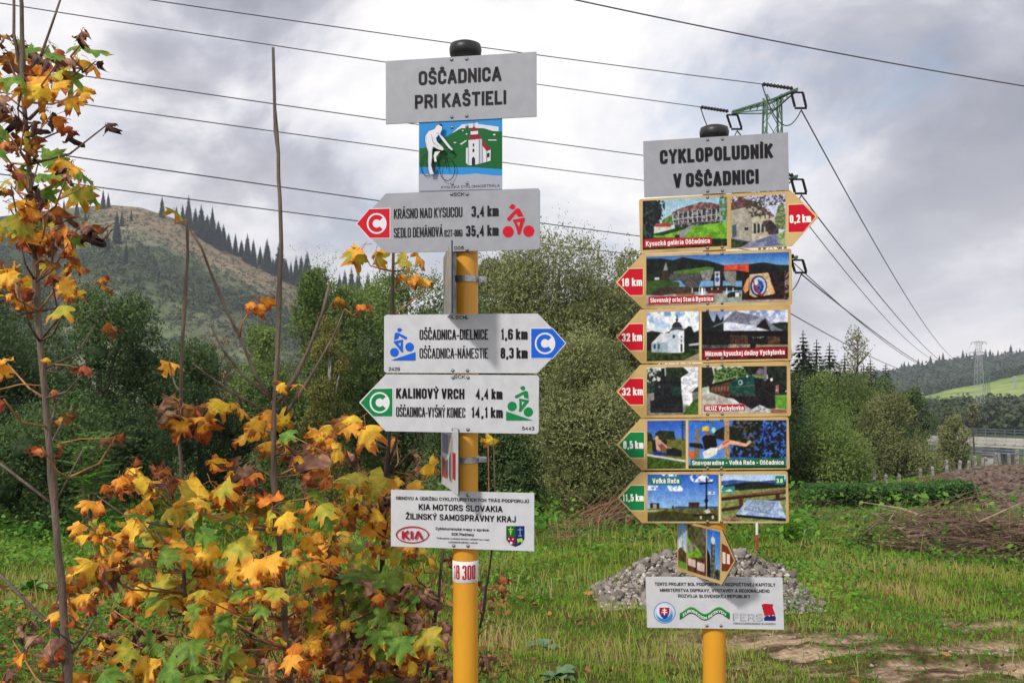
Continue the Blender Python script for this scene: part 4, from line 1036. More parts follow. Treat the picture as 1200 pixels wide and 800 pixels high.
c.poly([(585, 75), (593, 75), (594, 280), (582, 280)], (18, 16, 22)); c.poly([(545, 112), (628, 104), (628, 114), (545, 124)], (18, 16, 22)); c.ell(588, 225, 12, 14, (20, 18, 24)); c.poly([(572, 290), (600, 275), (618, 300), (590, 308)], (206, 206, 206)); c.poly([(500, 312), (640, 306), (650, 322), (510, 326)], (40, 28, 26))
c.box(546, 322, 560, 342, (190, 180, 160)); c.box(622, 320, 636, 342, (200, 196, 180)); c.poly([(365, 272), (376, 255), (388, 275)], (30, 44, 26))
b.raster(c)
c = Canvas(f, 684, 58, 1098, 358, 0); c.grad((176, 200, 232), (200, 216, 238), 58, 120)
c.poly([(684, 100), (760, 92), (900, 102), (1098, 90), (1098, 130), (684, 130)], (60, 88, 150), (90, 120, 176), sc=24); c.poly([(700, 130), (820, 110), (918, 104), (1000, 112), (1098, 104), (1098, 160), (684, 160)], (24, 32, 34), (40, 50, 40), sc=12)
c.poly([(684, 170), (860, 155), (1098, 140), (1098, 358), (684, 358)], (120, 130, 76), (150, 156, 96), sc=14); c.poly([(690, 140), (770, 132), (770, 170), (690, 176)], (36, 140, 140)); c.poly([(700, 165), (740, 150), (760, 168)], (220, 220, 220))
c.poly([(684, 202), (900, 175), (1098, 152), (1098, 172), (900, 200), (684, 226)], (110, 72, 56), (140, 98, 76), sc=8); c.poly([(684, 206), (1098, 172), (1098, 180), (684, 226)], (52, 32, 28)); c.poly([(796, 205), (824, 203), (824, 270), (800, 280)], (96, 56, 40)); c.poly([(1030, 180), (1056, 178), (1056, 225), (1034, 230)], (70, 44, 36))
c.poly([(684, 275), (810, 255), (1098, 200), (1098, 216), (860, 268), (684, 296)], (70, 44, 38)); c.poly([(684, 340), (790, 320), (800, 358), (684, 358)], (110, 70, 54), (150, 130, 100), sc=8)
c.poly([(850, 220), (1056, 226), (1098, 338), (776, 312)], (150, 172, 206), (186, 202, 226), sc=26); c.poly([(776, 312), (1098, 338), (1098, 356), (780, 328)], (20, 26, 40)); c.poly([(890, 228), (1030, 238), (990, 306), (830, 280)], (130, 150, 180), (168, 184, 206), sc=8)
for q in ([(890, 228), (1030, 238), (990, 306), (830, 280), (890, 228)],): c.line(q, 2.5, (70, 84, 110))
b.raster(c)
b.prints('picture_edge', [((232, 222, 150), [(669, 56), (678, 56), (678, 360), (669, 360)])], f, 0.0008)
km(b, [(32, 207), (106, 129), (192, 129), (192, 287), (106, 287)], f, GREEN, '11,5 km', 52, 188, 229, 46)
caption(b, f, [(230, 76), (428, 76), (428, 122), (230, 122)], (14, 120, 96), 'Veľká Rača', 244, 415, 114, 32)
caption(b, f, [(1028, 66), (1085, 66), (1085, 122), (1028, 122)], (10, 120, 84), '3.8', 1036, 1076, 110, 26)
row_screws(b, f, (58, 56, 358, 358), (596, 684, 596, 684))

# white board of the sponsors
b = Board(post2, p2, TH2, 'sign_board', 'white board with three lines of print and a shield emblem at the foot of the post', (757.4, 705.2), (918, 706.9), 60.2, 'rect', M_white, fwd=0.003, corner=0.001)
def zt7(s, x0, x1_, yb, cap, bold=0.03, color=INK): b.text(s, 740 + x0 / 5.926, 740 + x1_ / 5.926, 610 + yb / 5.926, cap / 5.926, color, bold)
zt7('TENTO PROJEKT BOL PODPORENÝ Z ROZPOČTOVEJ KAPITOLY', 162, 1000, 451, 23)
zt7('MINISTERSTVA DOPRAVY, VÝSTAVBY A REGIONÁLNEHO', 198, 960, 494, 23)
zt7('ROZVOJA SLOVENSKEJ REPUBLIKY', 325, 828, 533, 23)
SB = (60, 130, 195)
it = [((70, 110, 160), ell(230, 636, 76, 75)), ((190, 204, 226), ell(230, 636, 71, 70)), ((120, 165, 210), ell(230, 650, 60, 54)), (SB, ell(234, 664, 52, 38)), ((206, 216, 232), ell(222, 626, 50, 50)),
      ((170, 24, 46), [(194, 600), (264, 600), (264, 640), (252, 662), (230, 680), (206, 662), (194, 640)]), ((30, 60, 140), [(200, 652), (215, 645), (229, 650), (243, 645), (258, 652), (248, 668), (230, 680), (210, 668)])]
it += stroke([(229, 606), (229, 652)], 7, (236, 236, 240)) + stroke([(214, 618), (244, 618)], 6, (236, 236, 240)) + stroke([(209, 633), (249, 633)], 6, (236, 236, 240))
b.prints('shield_emblem', it, Z7)
wave = lambda x: 14 * math.cos((x - 400) / 106 * math.pi) 
xs = [335 + i * (683 - 335) / 28 for i in range(29)]
top = [(x, 620 - 24 * math.cos((x - 415) / 96 * math.pi) * (1 if 380 < x < 640 else .9) + (0)) for x in xs]
it = [((14, 40, 22), [(x, y + 2) for x, y in top] + [(x + (6 if x < 510 else -6) * 0, y + 47) for x, y in reversed(top)]), ((16, 112, 52), top + [(x, y + 43) for x, y in reversed(top)]), ((60, 150, 70), top + [(x, y + 9) for x, y in reversed(top)])]
b.prints('wave_emblem', it, Z7)
wv = lambda q: -(-24 * math.cos((358 + q * 300 - 415) / 96 * math.pi)) / 22.0
b.text('EUROREGION BESKYDY', 740 + 358 / 5.926, 740 + 660 / 5.926, 610 + 658 / 5.926, 20 / 5.926, (232, 240, 232), 0.03, z=0.0022, bend=lambda q: -( -24 * math.cos((358 + q * 302 - 415) / 96 * math.pi)) / 20 * 1.0)
it = [((176, 22, 44), [(903, 580), (925, 573), (985, 577), (980, 600), (990, 625), (1000, 655), (985, 650), (965, 658), (950, 650), (925, 660), (915, 625)]), ((34, 38, 100), [(922, 692), (920, 672), (935, 658), (948, 652), (958, 664), (970, 652), (980, 660), (995, 655), (1003, 670), (1000, 692)])]
b.prints('flag_emblem', it, Z7)
b.text('FERS', 740 + 706 / 5.926, 740 + 915 / 5.926, 610 + 693 / 5.926, 50 / 5.926, (120, 124, 140), 0.03)
b.text('FERS', 740 + 712 / 5.926, 740 + 911 / 5.926, 610 + 689 / 5.926, 43 / 5.926, (200, 204, 216), -0.005).location = (0, 0, .0003)
zt7('FÓRUM EUROREGIÓNOV SLOVENSKA', 708, 1002, 719, 14, 0.01, (90, 94, 110))
b.screws([(524, 405), (524, 727), (622, 727)], Z7)

# oblique photo arrow between the lowest picture board and the white board
A = side_board(post2, 793.5, 846, 2.48, 2.31, (608, 668), (613, 684.5), None, '')
top_z, bot_z = place(846, 620.5, 2.31).z, place(846, 684.5, 2.31).z
o, H = build_side(post2, A[0], A[1], A[2], A[3], top_z, bot_z, 0.052, M_tan, M_black, 'gold edged arrow board turned sideways with pictures of towers and a brown tip')
W = A[3]
def mini(w, h, paint):
    cv = Canvas((0, 0, 1), 0, 0, 100, 150, 0, dens=2.5); paint(cv); return cv.final()
def tower_a(cv):
    cv.grad((120, 170, 224), (206, 222, 236), 0, 100); cv.poly([(45, 20), (60, 20), (66, 120), (40, 120)], (206, 196, 150), (150, 140, 100), sc=9); cv.ell(52, 18, 10, 8, (150, 190, 220)); cv.poly([(0, 90), (30, 80), (100, 95), (100, 130), (0, 130)], (70, 56, 44), (110, 90, 60), sc=9); cv.box(0, 125, 100, 150, (110, 150, 50))
def rock_b(cv):
    cv.box(0, 0, 100, 150, (96, 92, 58), (60, 66, 36), sc=13); cv.poly([(55, 0), (100, 0), (100, 100), (65, 60)], (120, 110, 96), (84, 84, 60), sc=12); cv.poly([(0, 40), (60, 70), (100, 100), (100, 150), (0, 120)], (96, 150, 44), (130, 180, 60), sc=12); cv.poly([(0, 110), (100, 90), (100, 150), (0, 150)], (76, 44, 30), (110, 66, 44), sc=14); cv.ell(25, 70, 20, 16, (150, 140, 130), (110, 104, 96), sc=8)
    cv.box(5, 108, 45, 132, (216, 196, 190)); cv.box(52, 112, 92, 138, (216, 196, 190))
def tower_c(cv):
    cv.grad((50, 110, 200), (150, 200, 236), 0, 150); cv.poly([(32, 35), (60, 35), (66, 150), (26, 150)], (70, 74, 70), (130, 130, 110), sc=8); cv.ell(46, 32, 16, 12, (190, 206, 210)); cv.poly([(0, 60), (24, 80), (30, 150), (0, 150)], (24, 30, 26)); cv.line([(46, 10), (46, 30)], 3, (200, 206, 214)); cv.box(60, 118, 100, 150, (110, 110, 90), (50, 56, 46), sc=10)
raster_on(o, mini(1, 1, tower_a), .006, W * .225, .008, H - .006)
raster_on(o, mini(1, 1, rock_b), W * .245, W * .665, .008, H - .006)
raster_on(o, mini(1, 1, tower_c), W * .685, W * .965, .008, H - .006)
hb = H * .5
flat_on(o, 'distance_print', [((112, 48, 30), [(W * 1.0, hb - .034), (W + .022, hb - .030), (W + .046, hb), (W + .022, hb + .030), (W, hb + .034)]), ((225, 205, 190), [(W + .003, hb - .014), (W + .015, hb - .014), (W + .015, hb + .014), (W + .003, hb + .014)]), ((225, 205, 190), [(W + .020, hb - .012), (W + .032, hb - .012), (W + .032, hb + .012), (W + .020, hb + .012)])])
g = Geo(); c0_ = place(806, 618, 2.45); g.box((c0_.x - x2 + .02, 0, bot_z + (top_z - bot_z) * .5), (.012, .02, (top_z - bot_z) * .8)); g.build('mounting_rail', M_steel, post2)
clamp(post2, R2, place(838, 650, D2).z, 1)
# ------------------------------------------------------------------ ground
_prof_y = np.array([-20, 0, 2.5, 5, 7, 9, 12, 15, 20, 25, 30, 45, 70, 100, 160, 300, 3000.])
_prof_h = np.array([1.5, 1.55, 1.6, 1.66, 1.84, 2.0, 2.24, 2.48, 2.82, 3.15, 3.8, 6.4, 8.6, 9.2, 9.8, 10.0, 10.0])
def ground_z(x, y):
    x = np.asarray(x, float); y = np.asarray(y, float)
    h = np.interp(y, _prof_y, _prof_h)
    z = EYE - h
    z = z + .72 * sstep(8, 14, x) * sstep(12, 20, y) * (1 - sstep(25, 38, y))         # bank on the right
    near = 1 - sstep(40, 90, y)
    z = z + near * ((fbm(x * .8, y * .8, 5) - .5) * .16 + (fbm(x * 3.1, y * 3.1, 9) - .5) * .05)
    return z
def gz(x, y): return float(ground_z(x, y))
def ground_at(px, py):
    """the point of the ground that shows at this pixel"""
    D = 3.0
    for _ in range(4000):
        p = place(px, py, D)
        if p.z <= gz(p.x, p.y): break
        D *= 1.004
    return p
def dirt(x, y):
    """1 where the trodden earth is bare, 0 under closed grass"""
    n = fbm(x * 1.1 + 3, y * 2.6, 21, 5); n2 = fbm(x * 4, y * 7, 23, 4)
    a = sstep(.85, 1.5, x + (n - .5) * 1.6) * (1 - sstep(6.3, 7.3, y + (n - .5) * 2.6 - .14 * x)) * sstep(2.5, 3.5, y + 2)
    a = a * sstep(.38, .52, n2 * .6 + fbm(x * 1.3, y * 5.5, 27, 4) * .4)
    a = a - .9 * sstep(2.3, 3.2, x + (n - .5)) * sstep(5.6, 6.2, y) * sstep(.45, .6, n) * a
    field = sstep(9.0, 10.6, x - (y - 20) * .25 + (n - .5) * 1.5) * sstep(14.5, 16.5, y) * (1 - sstep(25.5, 28, y))   # ploughed bank
    return np.clip(a, 0, 1), field
def build_ground():
    ys = np.concatenate([np.linspace(-12, 3.5, 12), np.linspace(3.6, 12, 210), np.geomspace(12.1, 60, 170), np.geomspace(61, 3500, 60)])
    xs = np.concatenate([-np.geomspace(2600, 14, 40), np.linspace(-13.9, 13.9, 320), np.geomspace(14, 2600, 40)])
    X, Y = np.meshgrid(xs, ys)
    # squeeze the fine columns close to the camera
    X = np.where(np.abs(X) < 14, X * np.clip(Y / 12, .4, 1), X)
    Z = ground_z(X, Y)
    d, fld = dirt(X, Y)
    Z = Z - d * .03 + d * (fbm(X * 14, Y * 14, 31, 3) - .5) * .035 + fld * (fbm(X * 2.2, Y * 5, 33, 3) - .5) * .30
    I = np.arange(X.size).reshape(X.shape)
    Fq = np.stack([I[:-1, :-1], I[:-1, 1:], I[1:, 1:], I[1:, :-1]], -1).reshape(-1, 4)
    n = fbm(X * 1.3, Y * 1.3, 41, 4)[..., None]; m = fbm(X * 6, Y * 12, 43, 4)[..., None]
    grass = np.array(lin((58, 62, 30))) * (1 - n) + np.array(lin((104, 96, 52))) * n
    mm = sstep(.38, .62, m * .6 + .4 * fbm(X * 1.2, Y * 5, 47, 4)[..., None]); earth = np.array(lin((84, 66, 50))) * (1 - mm) + np.array(lin((168, 146, 118))) * mm
    plough = np.array(lin((92, 70, 60))) * (1 - m) + np.array(lin((134, 108, 92))) * m
    far = sstep(40, 120, Y)[..., None]
    c = grass * (1 - far) + np.array(lin((84, 104, 56))) * far
    c = c * (1 - d[..., None]) + earth * d[..., None]
    c = c * (1 - fld[..., None]) + plough * fld[..., None]
    me = np_mesh('ground', np.stack([X, Y, Z], -1).reshape(-1, 3), Fq, smooth=True, corner_col=c.reshape(-1, 3)[Fq.ravel()])
    m = colattr('soil_and_turf', .95, .45, .05, 26, 1.0)
    return tag(link('ground', me, m), 'rough grassy ground with a trodden bare patch falling away to the valley', kind='structure')
build_ground()

def blades(n_tot, name, label, seed, dmin, dmax, hgt, wid, tint_lo, tint_hi, region=None, dens=None, lean=.35, xr=.62):
    r = np.random.default_rng(seed)
    y = dmin * (dmax / dmin) ** (r.random(n_tot) ** .85)
    x = (r.random(n_tot) * 2 - 1) * xr * y
    keep = np.ones(n_tot, bool)
    d, f = dirt(x, y)
    keep &= r.random(n_tot) > np.clip(d * 1.25 + f * 1.3, 0, .985)
    if dens is not None: keep &= r.random(n_tot) < dens(x, y)
    x, y = x[keep], y[keep]; n = len(x)
    z = ground_z(x, y) - .01
    k = np.clip(y / 7, .8, 3.0)
    cl = fbm(x * 1.6, y * 1.6, seed + 3, 4)
    H = hgt[0] + (hgt[1] - hgt[0]) * r.random(n) ** 1.3; H = H * (0.45 + 1.25 * cl) * np.clip(k, .8, 1.7)
    Wd = (wid[0] + (wid[1] - wid[0]) * r.random(n)) * k
    a = r.random(n) * 2 * math.pi; L = H * lean * (0.3 + r.random(n) * 1.6)
    dx, dy = np.cos(a) * L, np.sin(a) * L
    t = r.random(n) * 2 * math.pi; wx, wy = np.cos(t) * Wd / 2, np.sin(t) * Wd / 2 * .5
    V = np.empty((n, 5, 3), np.float32)
    V[:, 0] = np.stack([x - wx, y - wy, z], 1); V[:, 1] = np.stack([x + wx, y + wy, z], 1)
    V[:, 2] = np.stack([x + wx * .75 + dx * .35, y + wy * .75 + dy * .35, z + H * .6], 1)
    V[:, 3] = np.stack([x - wx * .75 + dx * .35, y - wy * .75 + dy * .35, z + H * .6], 1)
    V[:, 4] = np.stack([x + dx, y + dy, z + H * (1 - .25 * r.random(n))], 1)
    b = np.arange(n)[:, None] * 5
    q = b + np.array([0, 1, 2, 3]); tr = b + np.array([3, 2, 4])
    tint = tint_lo + (tint_hi - tint_lo) * np.clip(cl * 1.5 - .25 + r.normal(0, .16, n), 0, 1)
    me = np_mesh(name, V.reshape(-1, 3), [q, tr], face_val=np.concatenate([tint, tint]))
    return tag(link(name, me, M_grass), label, kind='stuff')
M_grass = tinted('grass_blades', [(0.0, (0.07, 0.17, 0.014)), (0.30, (0.15, 0.30, 0.026)), (0.55, (0.25, 0.36, 0.045)), (0.78, (0.40, 0.36, 0.11)), (1.0, (0.58, 0.46, 0.24))], .7, .3, .12)
blades(190000, 'grass', 'short mixed green grass over the whole meadow', 1, 4.2, 30, (.022, .075), (.006, .011), .0, .84)
def tall_zone(x, y):
    px = MIDX + x / y * FPX; n = fbm(x * 2, y * 2, 77, 3)
    return sstep(.46, .60, n) * np.where((px > 540) & (px < 780), 1.0, .10) * np.where(y < 10, 1, .45)
blades(22000, 'tall_grass', 'taller straw coloured grass gone to seed between the posts', 2, 4.3, 14, (.10, .27), (.004, .008), .40, 1.0, dens=tall_zone, lean=.28)
def ground_cover(n_tot, name, label, seed, dmin, dmax, size, mat, dens, hmax=.16, xr=.62):
    r = np.random.default_rng(seed)
    y = dmin * (dmax / dmin) ** r.random(n_tot); x = (r.random(n_tot) * 2 - 1) * xr * y
    d, f = dirt(x, y)
    keep = (r.random(n_tot) < dens(x, y)) & (r.random(n_tot) > d + f)
    x, y = x[keep], y[keep]; n = len(x)
    cl = fbm(x * 1.2, y * 1.2, seed, 3)
    c = np.stack([x, y, ground_z(x, y) + hmax * (.2 + r.random(n) ** .6) * (.3 + 1.2 * cl)], 1)
    nv = r.normal(0, .55, (n, 3)); nv[:, 2] += 1.0; nv /= np.linalg.norm(nv, axis=1)[:, None]
    V, Q = leaf_quads(c, nv, size * (.6 + r.random(n) * .8) * np.clip(y / 7, .8, 2.4), .62, r)
    me = np_mesh(name, V, Q, face_val=np.clip(cl * 1.2 - .1 + r.normal(0, .15, n), 0, 1))
    return tag(link(name, me, mat), label, kind='stuff')
def leaf_quads(c, nv, L, asp, r, along=None):
    n = len(c)
    t = r.normal(0, 1, (n, 3)) if along is None else along + r.normal(0, .25, (n, 3))
    t -= nv * (t * nv).sum(1)[:, None]; t /= (np.linalg.norm(t, axis=1)[:, None] + 1e-9)
    s = np.cross(nv, t); L = np.asarray(L)[:, None] if np.ndim(L) else np.full((n, 1), L)
    w = L * asp / 2
    V = np.stack([c - t * L / 2, c + s * w - nv * L * .06, c + t * L / 2, c - s * w - nv * L * .06], 1)
    return V.reshape(-1, 3).astype(np.float32), np.arange(n * 4).reshape(n, 4)
M_cover = tinted('weed_leaves', [(0.0, (0.035, 0.115, 0.014)), (0.45, (0.085, 0.24, 0.024)), (1.0, (0.22, 0.38, 0.05))], .6, .3, .2)
ground_cover(60000, 'weeds', 'low broad leaved green weeds among the grass', 5, 4.2, 22, .036, M_cover, lambda x, y: sstep(.50, .62, fbm(x * .9 + 7, y * .9, 55, 4)) * np.where(MIDX + x / y * FPX < 560, 1, .7))
M_litter = tinted('fallen_leaves', [(0.0, (0.10, 0.05, 0.025)), (0.5, (0.26, 0.12, 0.04)), (1.0, (0.45, 0.22, 0.04))], .7, .1, .2)
ground_cover(7000, 'fallen_leaves', 'brown and orange leaves fallen into the grass under the maples', 6, 4.2, 9, .07, M_litter, lambda x, y: np.where(MIDX + x / y * FPX < 600, .8, .05), .05)
# ------------------------------------------------------------------ trees and shrubs
def icosphere():
    t = (1 + 5 ** .5) / 2
    v = [(-1, t, 0), (1, t, 0), (-1, -t, 0), (1, -t, 0), (0, -1, t), (0, 1, t), (0, -1, -t), (0, 1, -t), (t, 0, -1), (t, 0, 1), (-t, 0, -1), (-t, 0, 1)]
    f = [(0, 11, 5), (0, 5, 1), (0, 1, 7), (0, 7, 10), (0, 10, 11), (1, 5, 9), (5, 11, 4), (11, 10, 2), (10, 7, 6), (7, 1, 8), (3, 9, 4), (3, 4, 2), (3, 2, 6), (3, 6, 8), (3, 8, 9), (4, 9, 5), (2, 4, 11), (6, 2, 10), (8, 6, 7), (9, 8, 1)]
    v = [Vector(p).normalized() for p in v]; mid = {}; out = []
    def m(a, b):
        k = (min(a, b), max(a, b))
        if k not in mid: v.append(((v[a] + v[b]) / 2).normalized()); mid[k] = len(v) - 1
        return mid[k]
    for a, b, c in f:
        ab, bc, ca = m(a, b), m(b, c), m(c, a); out += [(a, ab, ca), (b, bc, ab), (c, ca, bc), (ab, bc, ca)]
    return np.array([tuple(p) for p in v]), np.array(out)
ICO_V, ICO_F = icosphere()
M_bark = noisy('grey_brown_bark', (0.055, 0.042, 0.032), (0.13, 0.10, 0.075), 14, .9, .6, stretch=(1, 1, .2))
def leaf_mat(name, a, b, c, transl=.3): return tinted(name, [(0.0, a), (0.5, b), (1.0, c)], .55, transl, .2)
M_dark = leaf_mat('dark_alder_leaves', (0.030, 0.060, 0.020), (0.068, 0.125, 0.036), (0.14, 0.21, 0.06))
M_olive = leaf_mat('olive_willow_leaves', (0.070, 0.088, 0.028), (0.180, 0.205, 0.070), (0.37, 0.39, 0.17))
M_mid = leaf_mat('green_willow_leaves', (0.055, 0.095, 0.024), (0.13, 0.205, 0.046), (0.26, 0.35, 0.09))
M_light = leaf_mat('yellowing_birch_leaves', (0.085, 0.100, 0.025), (0.165, 0.175, 0.045), (0.28, 0.25, 0.07))
M_bright = leaf_mat('fresh_green_leaves', (0.05, 0.14, 0.015), (0.10, 0.26, 0.02), (0.18, 0.36, 0.04), .4)
M_needle = leaf_mat('spruce_needles', (0.012, 0.026, 0.018), (0.024, 0.045, 0.028), (0.045, 0.07, 0.038), .1)
M_far = leaf_mat('distant_leaves', (0.030, 0.048, 0.028), (0.055, 0.080, 0.040), (0.105, 0.120, 0.055), .1)

def crown_arrays(rng, base, H, R, n, leaf, asp=.45, clumps=26, sprigs=0, sprig_len=.6, flat=(1, 1), low=.12, core=.42, droop=0.0, narrow_top=.35, fuzz=.12, tint=(.1, .9)):
    bx, by, bz = base
    K = clumps
    # clump centres inside an egg
    hh = low + (1 - low) * rng.random(K) ** .85
    prof = np.interp(hh, [low, low + .25 * (1 - low), .7, 1.0], [.75, 1.0, .8, narrow_top])
    rad = R * prof * np.sqrt(rng.random(K)) * .82
    an = rng.random(K) * 2 * math.pi
    C = np.stack([bx + np.cos(an) * rad * flat[0], by + np.sin(an) * rad * flat[1], bz + hh * H * .93], 1)
    cr = R * (.26 + .20 * rng.random(K)) * np.interp(hh, [0, .6, 1], [1.0, .95, .62])
    w = cr ** 2; w = w / w.sum()
    idx = rng.choice(K, n, p=w)
    d = rng.normal(0, 1, (n, 3)); d[:, 2] += .15; d /= np.linalg.norm(d, axis=1)[:, None]
    rr = cr[idx] * (.55 + .50 * rng.random(n) ** .6 + rng.exponential(fuzz, n) * .5)
    P = C[idx] + d * rr[:, None] * np.array([1, 1, 1.12])
    P[:, 2] -= droop * rr * rng.random(n)
    nv = d * .6 + rng.normal(0, .6, (n, 3)); nv[:, 2] += .35; nv /= np.linalg.norm(nv, axis=1)[:, None]
    sz = leaf * (.6 + .8 * rng.random(n))
    along = np.zeros((n, 3)) + d * .6 + np.array([0, 0, .5 - droop])
    gz0 = np.zeros(n) + bz + .02
    P[:, 2] = np.maximum(P[:, 2], gz0)
    V, Qd = leaf_quads(P, nv, sz, asp, rng, along)
    ct = rng.random(K)
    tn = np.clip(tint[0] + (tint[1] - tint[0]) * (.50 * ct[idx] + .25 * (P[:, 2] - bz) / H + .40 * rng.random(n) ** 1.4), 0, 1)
    Vs, Qs, Ts = [V], [Qd], [tn]
    off = len(V)
    if sprigs:
        k = rng.choice(K, sprigs, p=w); dd = rng.normal(0, .5, (sprigs, 3)); dd[:, 2] = np.abs(dd[:, 2]) + .75; dd /= np.linalg.norm(dd, axis=1)[:, None]
        m = 16; s = np.tile(np.linspace(0, 1, m), sprigs); kk = np.repeat(np.arange(sprigs), m)
        L = sprig_len * (.5 + rng.random(sprigs))[kk]
        Pb = C[k][kk] + dd[kk] * (cr[k][kk] * .8 + L * s)[:, None] + rng.normal(0, leaf * .5, (len(kk), 3))
        nv = rng.normal(0, 1, (len(kk), 3)); nv /= np.linalg.norm(nv, axis=1)[:, None]
        V2, Q2 = leaf_quads(Pb, nv, leaf * (1.1 - .5 * s) * (.7 + .5 * rng.random(len(kk))), asp * .85, rng, dd[kk])
        Vs.append(V2); Qs.append(Q2 + off); Ts.append(np.clip(.45 + .4 * rng.random(len(kk)), 0, 1)); off += len(V2)
    Tr = []
    if core:  # solid blobs added inside the lower clumps to block light, tinted near-darkest
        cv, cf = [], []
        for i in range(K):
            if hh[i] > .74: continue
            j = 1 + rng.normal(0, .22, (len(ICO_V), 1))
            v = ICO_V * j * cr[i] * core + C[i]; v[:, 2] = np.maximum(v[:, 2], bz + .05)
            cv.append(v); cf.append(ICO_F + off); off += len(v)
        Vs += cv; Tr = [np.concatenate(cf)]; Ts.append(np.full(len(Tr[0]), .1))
    return np.concatenate(Vs), [np.concatenate(Qs)] + Tr, np.concatenate(Ts), C
def make_tree(name, label, cat, mat, base, H, R, n, leaf, seed, group=None, trunk_r=None, stems=1, bark=None, **kw):
    rng = np.random.default_rng(seed); n = int(n * 2.1); leaf = leaf * 1.05
    root = tag(empty(name, base), label, cat, group)
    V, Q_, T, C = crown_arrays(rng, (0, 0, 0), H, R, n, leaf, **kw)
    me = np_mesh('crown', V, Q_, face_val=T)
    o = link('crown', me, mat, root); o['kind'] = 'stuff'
    g = Geo(); tr = trunk_r or max(.03, H * .016)
    for s in range(stems):
        a = rng.random() * 6.28; sp = (0 if stems == 1 else R * .3)
        tx, ty = math.cos(a) * sp, math.sin(a) * sp
        pts = [(tx * .25, ty * .25, -.3), (tx * .4, ty * .4, H * .2), (tx * .8 + rng.normal(0, .02) * H, ty * .8, H * .5), (tx * 1.4, ty * 1.4 + rng.normal(0, .02) * H, H * .85)]
        g.tube(pts, [tr * 1.2, tr, tr * .7, tr * .25], 7)
    for i in range(min(10, len(C))):
        c = C[i]; zb = min(c[2] * .6, H * .5)
        g.tube([(0, 0, zb), (c[0] * .5, c[1] * .5, zb + (c[2] - zb) * .55), tuple(c)], [tr * .45, tr * .3, tr * .1], 5)
    g.build('trunk', bark or M_bark, root, smooth=True)
    return root
def tree_px(name, label, cat, mat, px, top, D, wpx, n, leaf_px, seed, base_py=None, **kw):
    """px, top: where trunk and top show; wpx: crown half width in pixels"""
    X = (px - MIDX) / FPX * D
    z0 = gz(X, D) if base_py is None else EYE + (HORIZON - base_py) / FPX * D
    H = EYE + (HORIZON - top) / FPX * D - z0
    return make_tree(name, label, cat, mat, (X, D, z0), H, wpx / FPX * D, n, leaf_px / FPX * D, seed, **kw)

# left: dark alder scrub
tree_px('alder_tree', 'dark green bushy alder at the far left behind the tall bare maple stem', 'tree', M_dark, -10, 322, 19, 120, 16000, 4.2, 11, clumps=34, sprigs=60, sprig_len=.5)
tree_px('alder_tree', 'dark alder bush with a rounded top beneath the hillside, second from the left', 'tree', M_dark, 118, 332, 17, 92, 17000, 4.2, 12, clumps=34, sprigs=90, sprig_len=.5, narrow_top=.5)
tree_px('alder_tree', 'lower dark alder bush in front of the slope, behind the thin bare shoot', 'tree', M_dark, 235, 408, 20, 80, 12000, 3.8, 13, clumps=26, sprigs=40, sprig_len=.4)
tree_px('shrub', 'low dense dark shrub behind the orange maple leaves', 'shrub', M_dark, 45, 470, 14, 110, 9000, 4.6, 14, clumps=26, narrow_top=.6)
tree_px('willow_tree', 'green willow with a feathery tip rising against the ridge of spruces', 'tree', M_mid, 368, 300, 22, 48, 12000, 3.4, 15, clumps=26, sprigs=130, sprig_len=.55, narrow_top=.2, core=.6)
tree_px('willow_tree', 'green willow between the bare maple shoots and the arrow signs', 'tree', M_mid, 320, 378, 19, 60, 10000, 3.6, 16, clumps=24, sprigs=60, sprig_len=.4)
tree_px('birch_tree', 'slender yellowing birch with a pale thin stem left of the blue cyclist arrow', 'tree', M_light, 385, 360, 14.5, 34, 9000, 3.4, 17, clumps=26, sprigs=50, sprig_len=.4, core=.35, fuzz=.3, bark=noisy('pale_birch_bark', (.16, .15, .13), (.30, .29, .26), 20, .8))
tree_px('willow_tree', 'tall green willow directly behind the red cyclist arrow', 'tree', M_mid, 470, 306, 24, 84, 16000, 3.4, 18, clumps=34, sprigs=120, sprig_len=.5, narrow_top=.5)
# centre
tree_px('willow_tree', 'largest olive green willow standing between the two signposts', 'tree', M_olive, 655, 272, 25, 112, 42000, 4.1, 19, clumps=64, sprigs=620, sprig_len=.8, narrow_top=.55, fuzz=.3, asp=.36)
tree_px('alder_tree', 'dark alder filling the shade behind the yellow pole of the left signpost', 'tree', M_dark, 560, 330, 22, 95, 17000, 3.6, 20, clumps=34, sprigs=70)
tree_px('willow_tree', 'olive willow top filling the gap left of the upper picture boards', 'tree', M_olive, 735, 292, 27, 70, 20000, 4.0, 25, clumps=34, sprigs=160, sprig_len=.6, narrow_top=.5)
tree_px('willow_tree', 'olive willow between the left signpost and the largest willow', 'tree', M_olive, 582, 296, 26, 62, 20000, 4.0, 26, clumps=30, sprigs=150, sprig_len=.6, narrow_top=.5)
tree_px('willow_tree', 'green willow low behind the left tips of the arrow signs', 'tree', M_mid, 420, 322, 26, 70, 20000, 3.8, 27, clumps=32, sprigs=130, sprig_len=.5, narrow_top=.6)
tree_px('alder_tree', 'dark tree whose edge shows right of the picture boards', 'tree', M_dark, 880, 360, 26, 66, 15000, 3.6, 21, clumps=34, sprigs=110, sprig_len=.6, narrow_top=.5)
tree_px('willow_bush', 'broad sunlit olive willow bush between the posts, reaching the grass', 'bush', M_olive, 688, 392, 16.5, 78, 26000, 4.0, 22, clumps=64, sprigs=620, sprig_len=.5, low=.04, narrow_top=.35, stems=4, tint=(.2, 1.0), asp=.34, fuzz=.35)
tree_px('alder_bush', 'dark low bush in the shade at the left of the olive willow bush', 'bush', M_dark, 590, 480, 18, 70, 11000, 4.0, 23, clumps=24, low=.04)
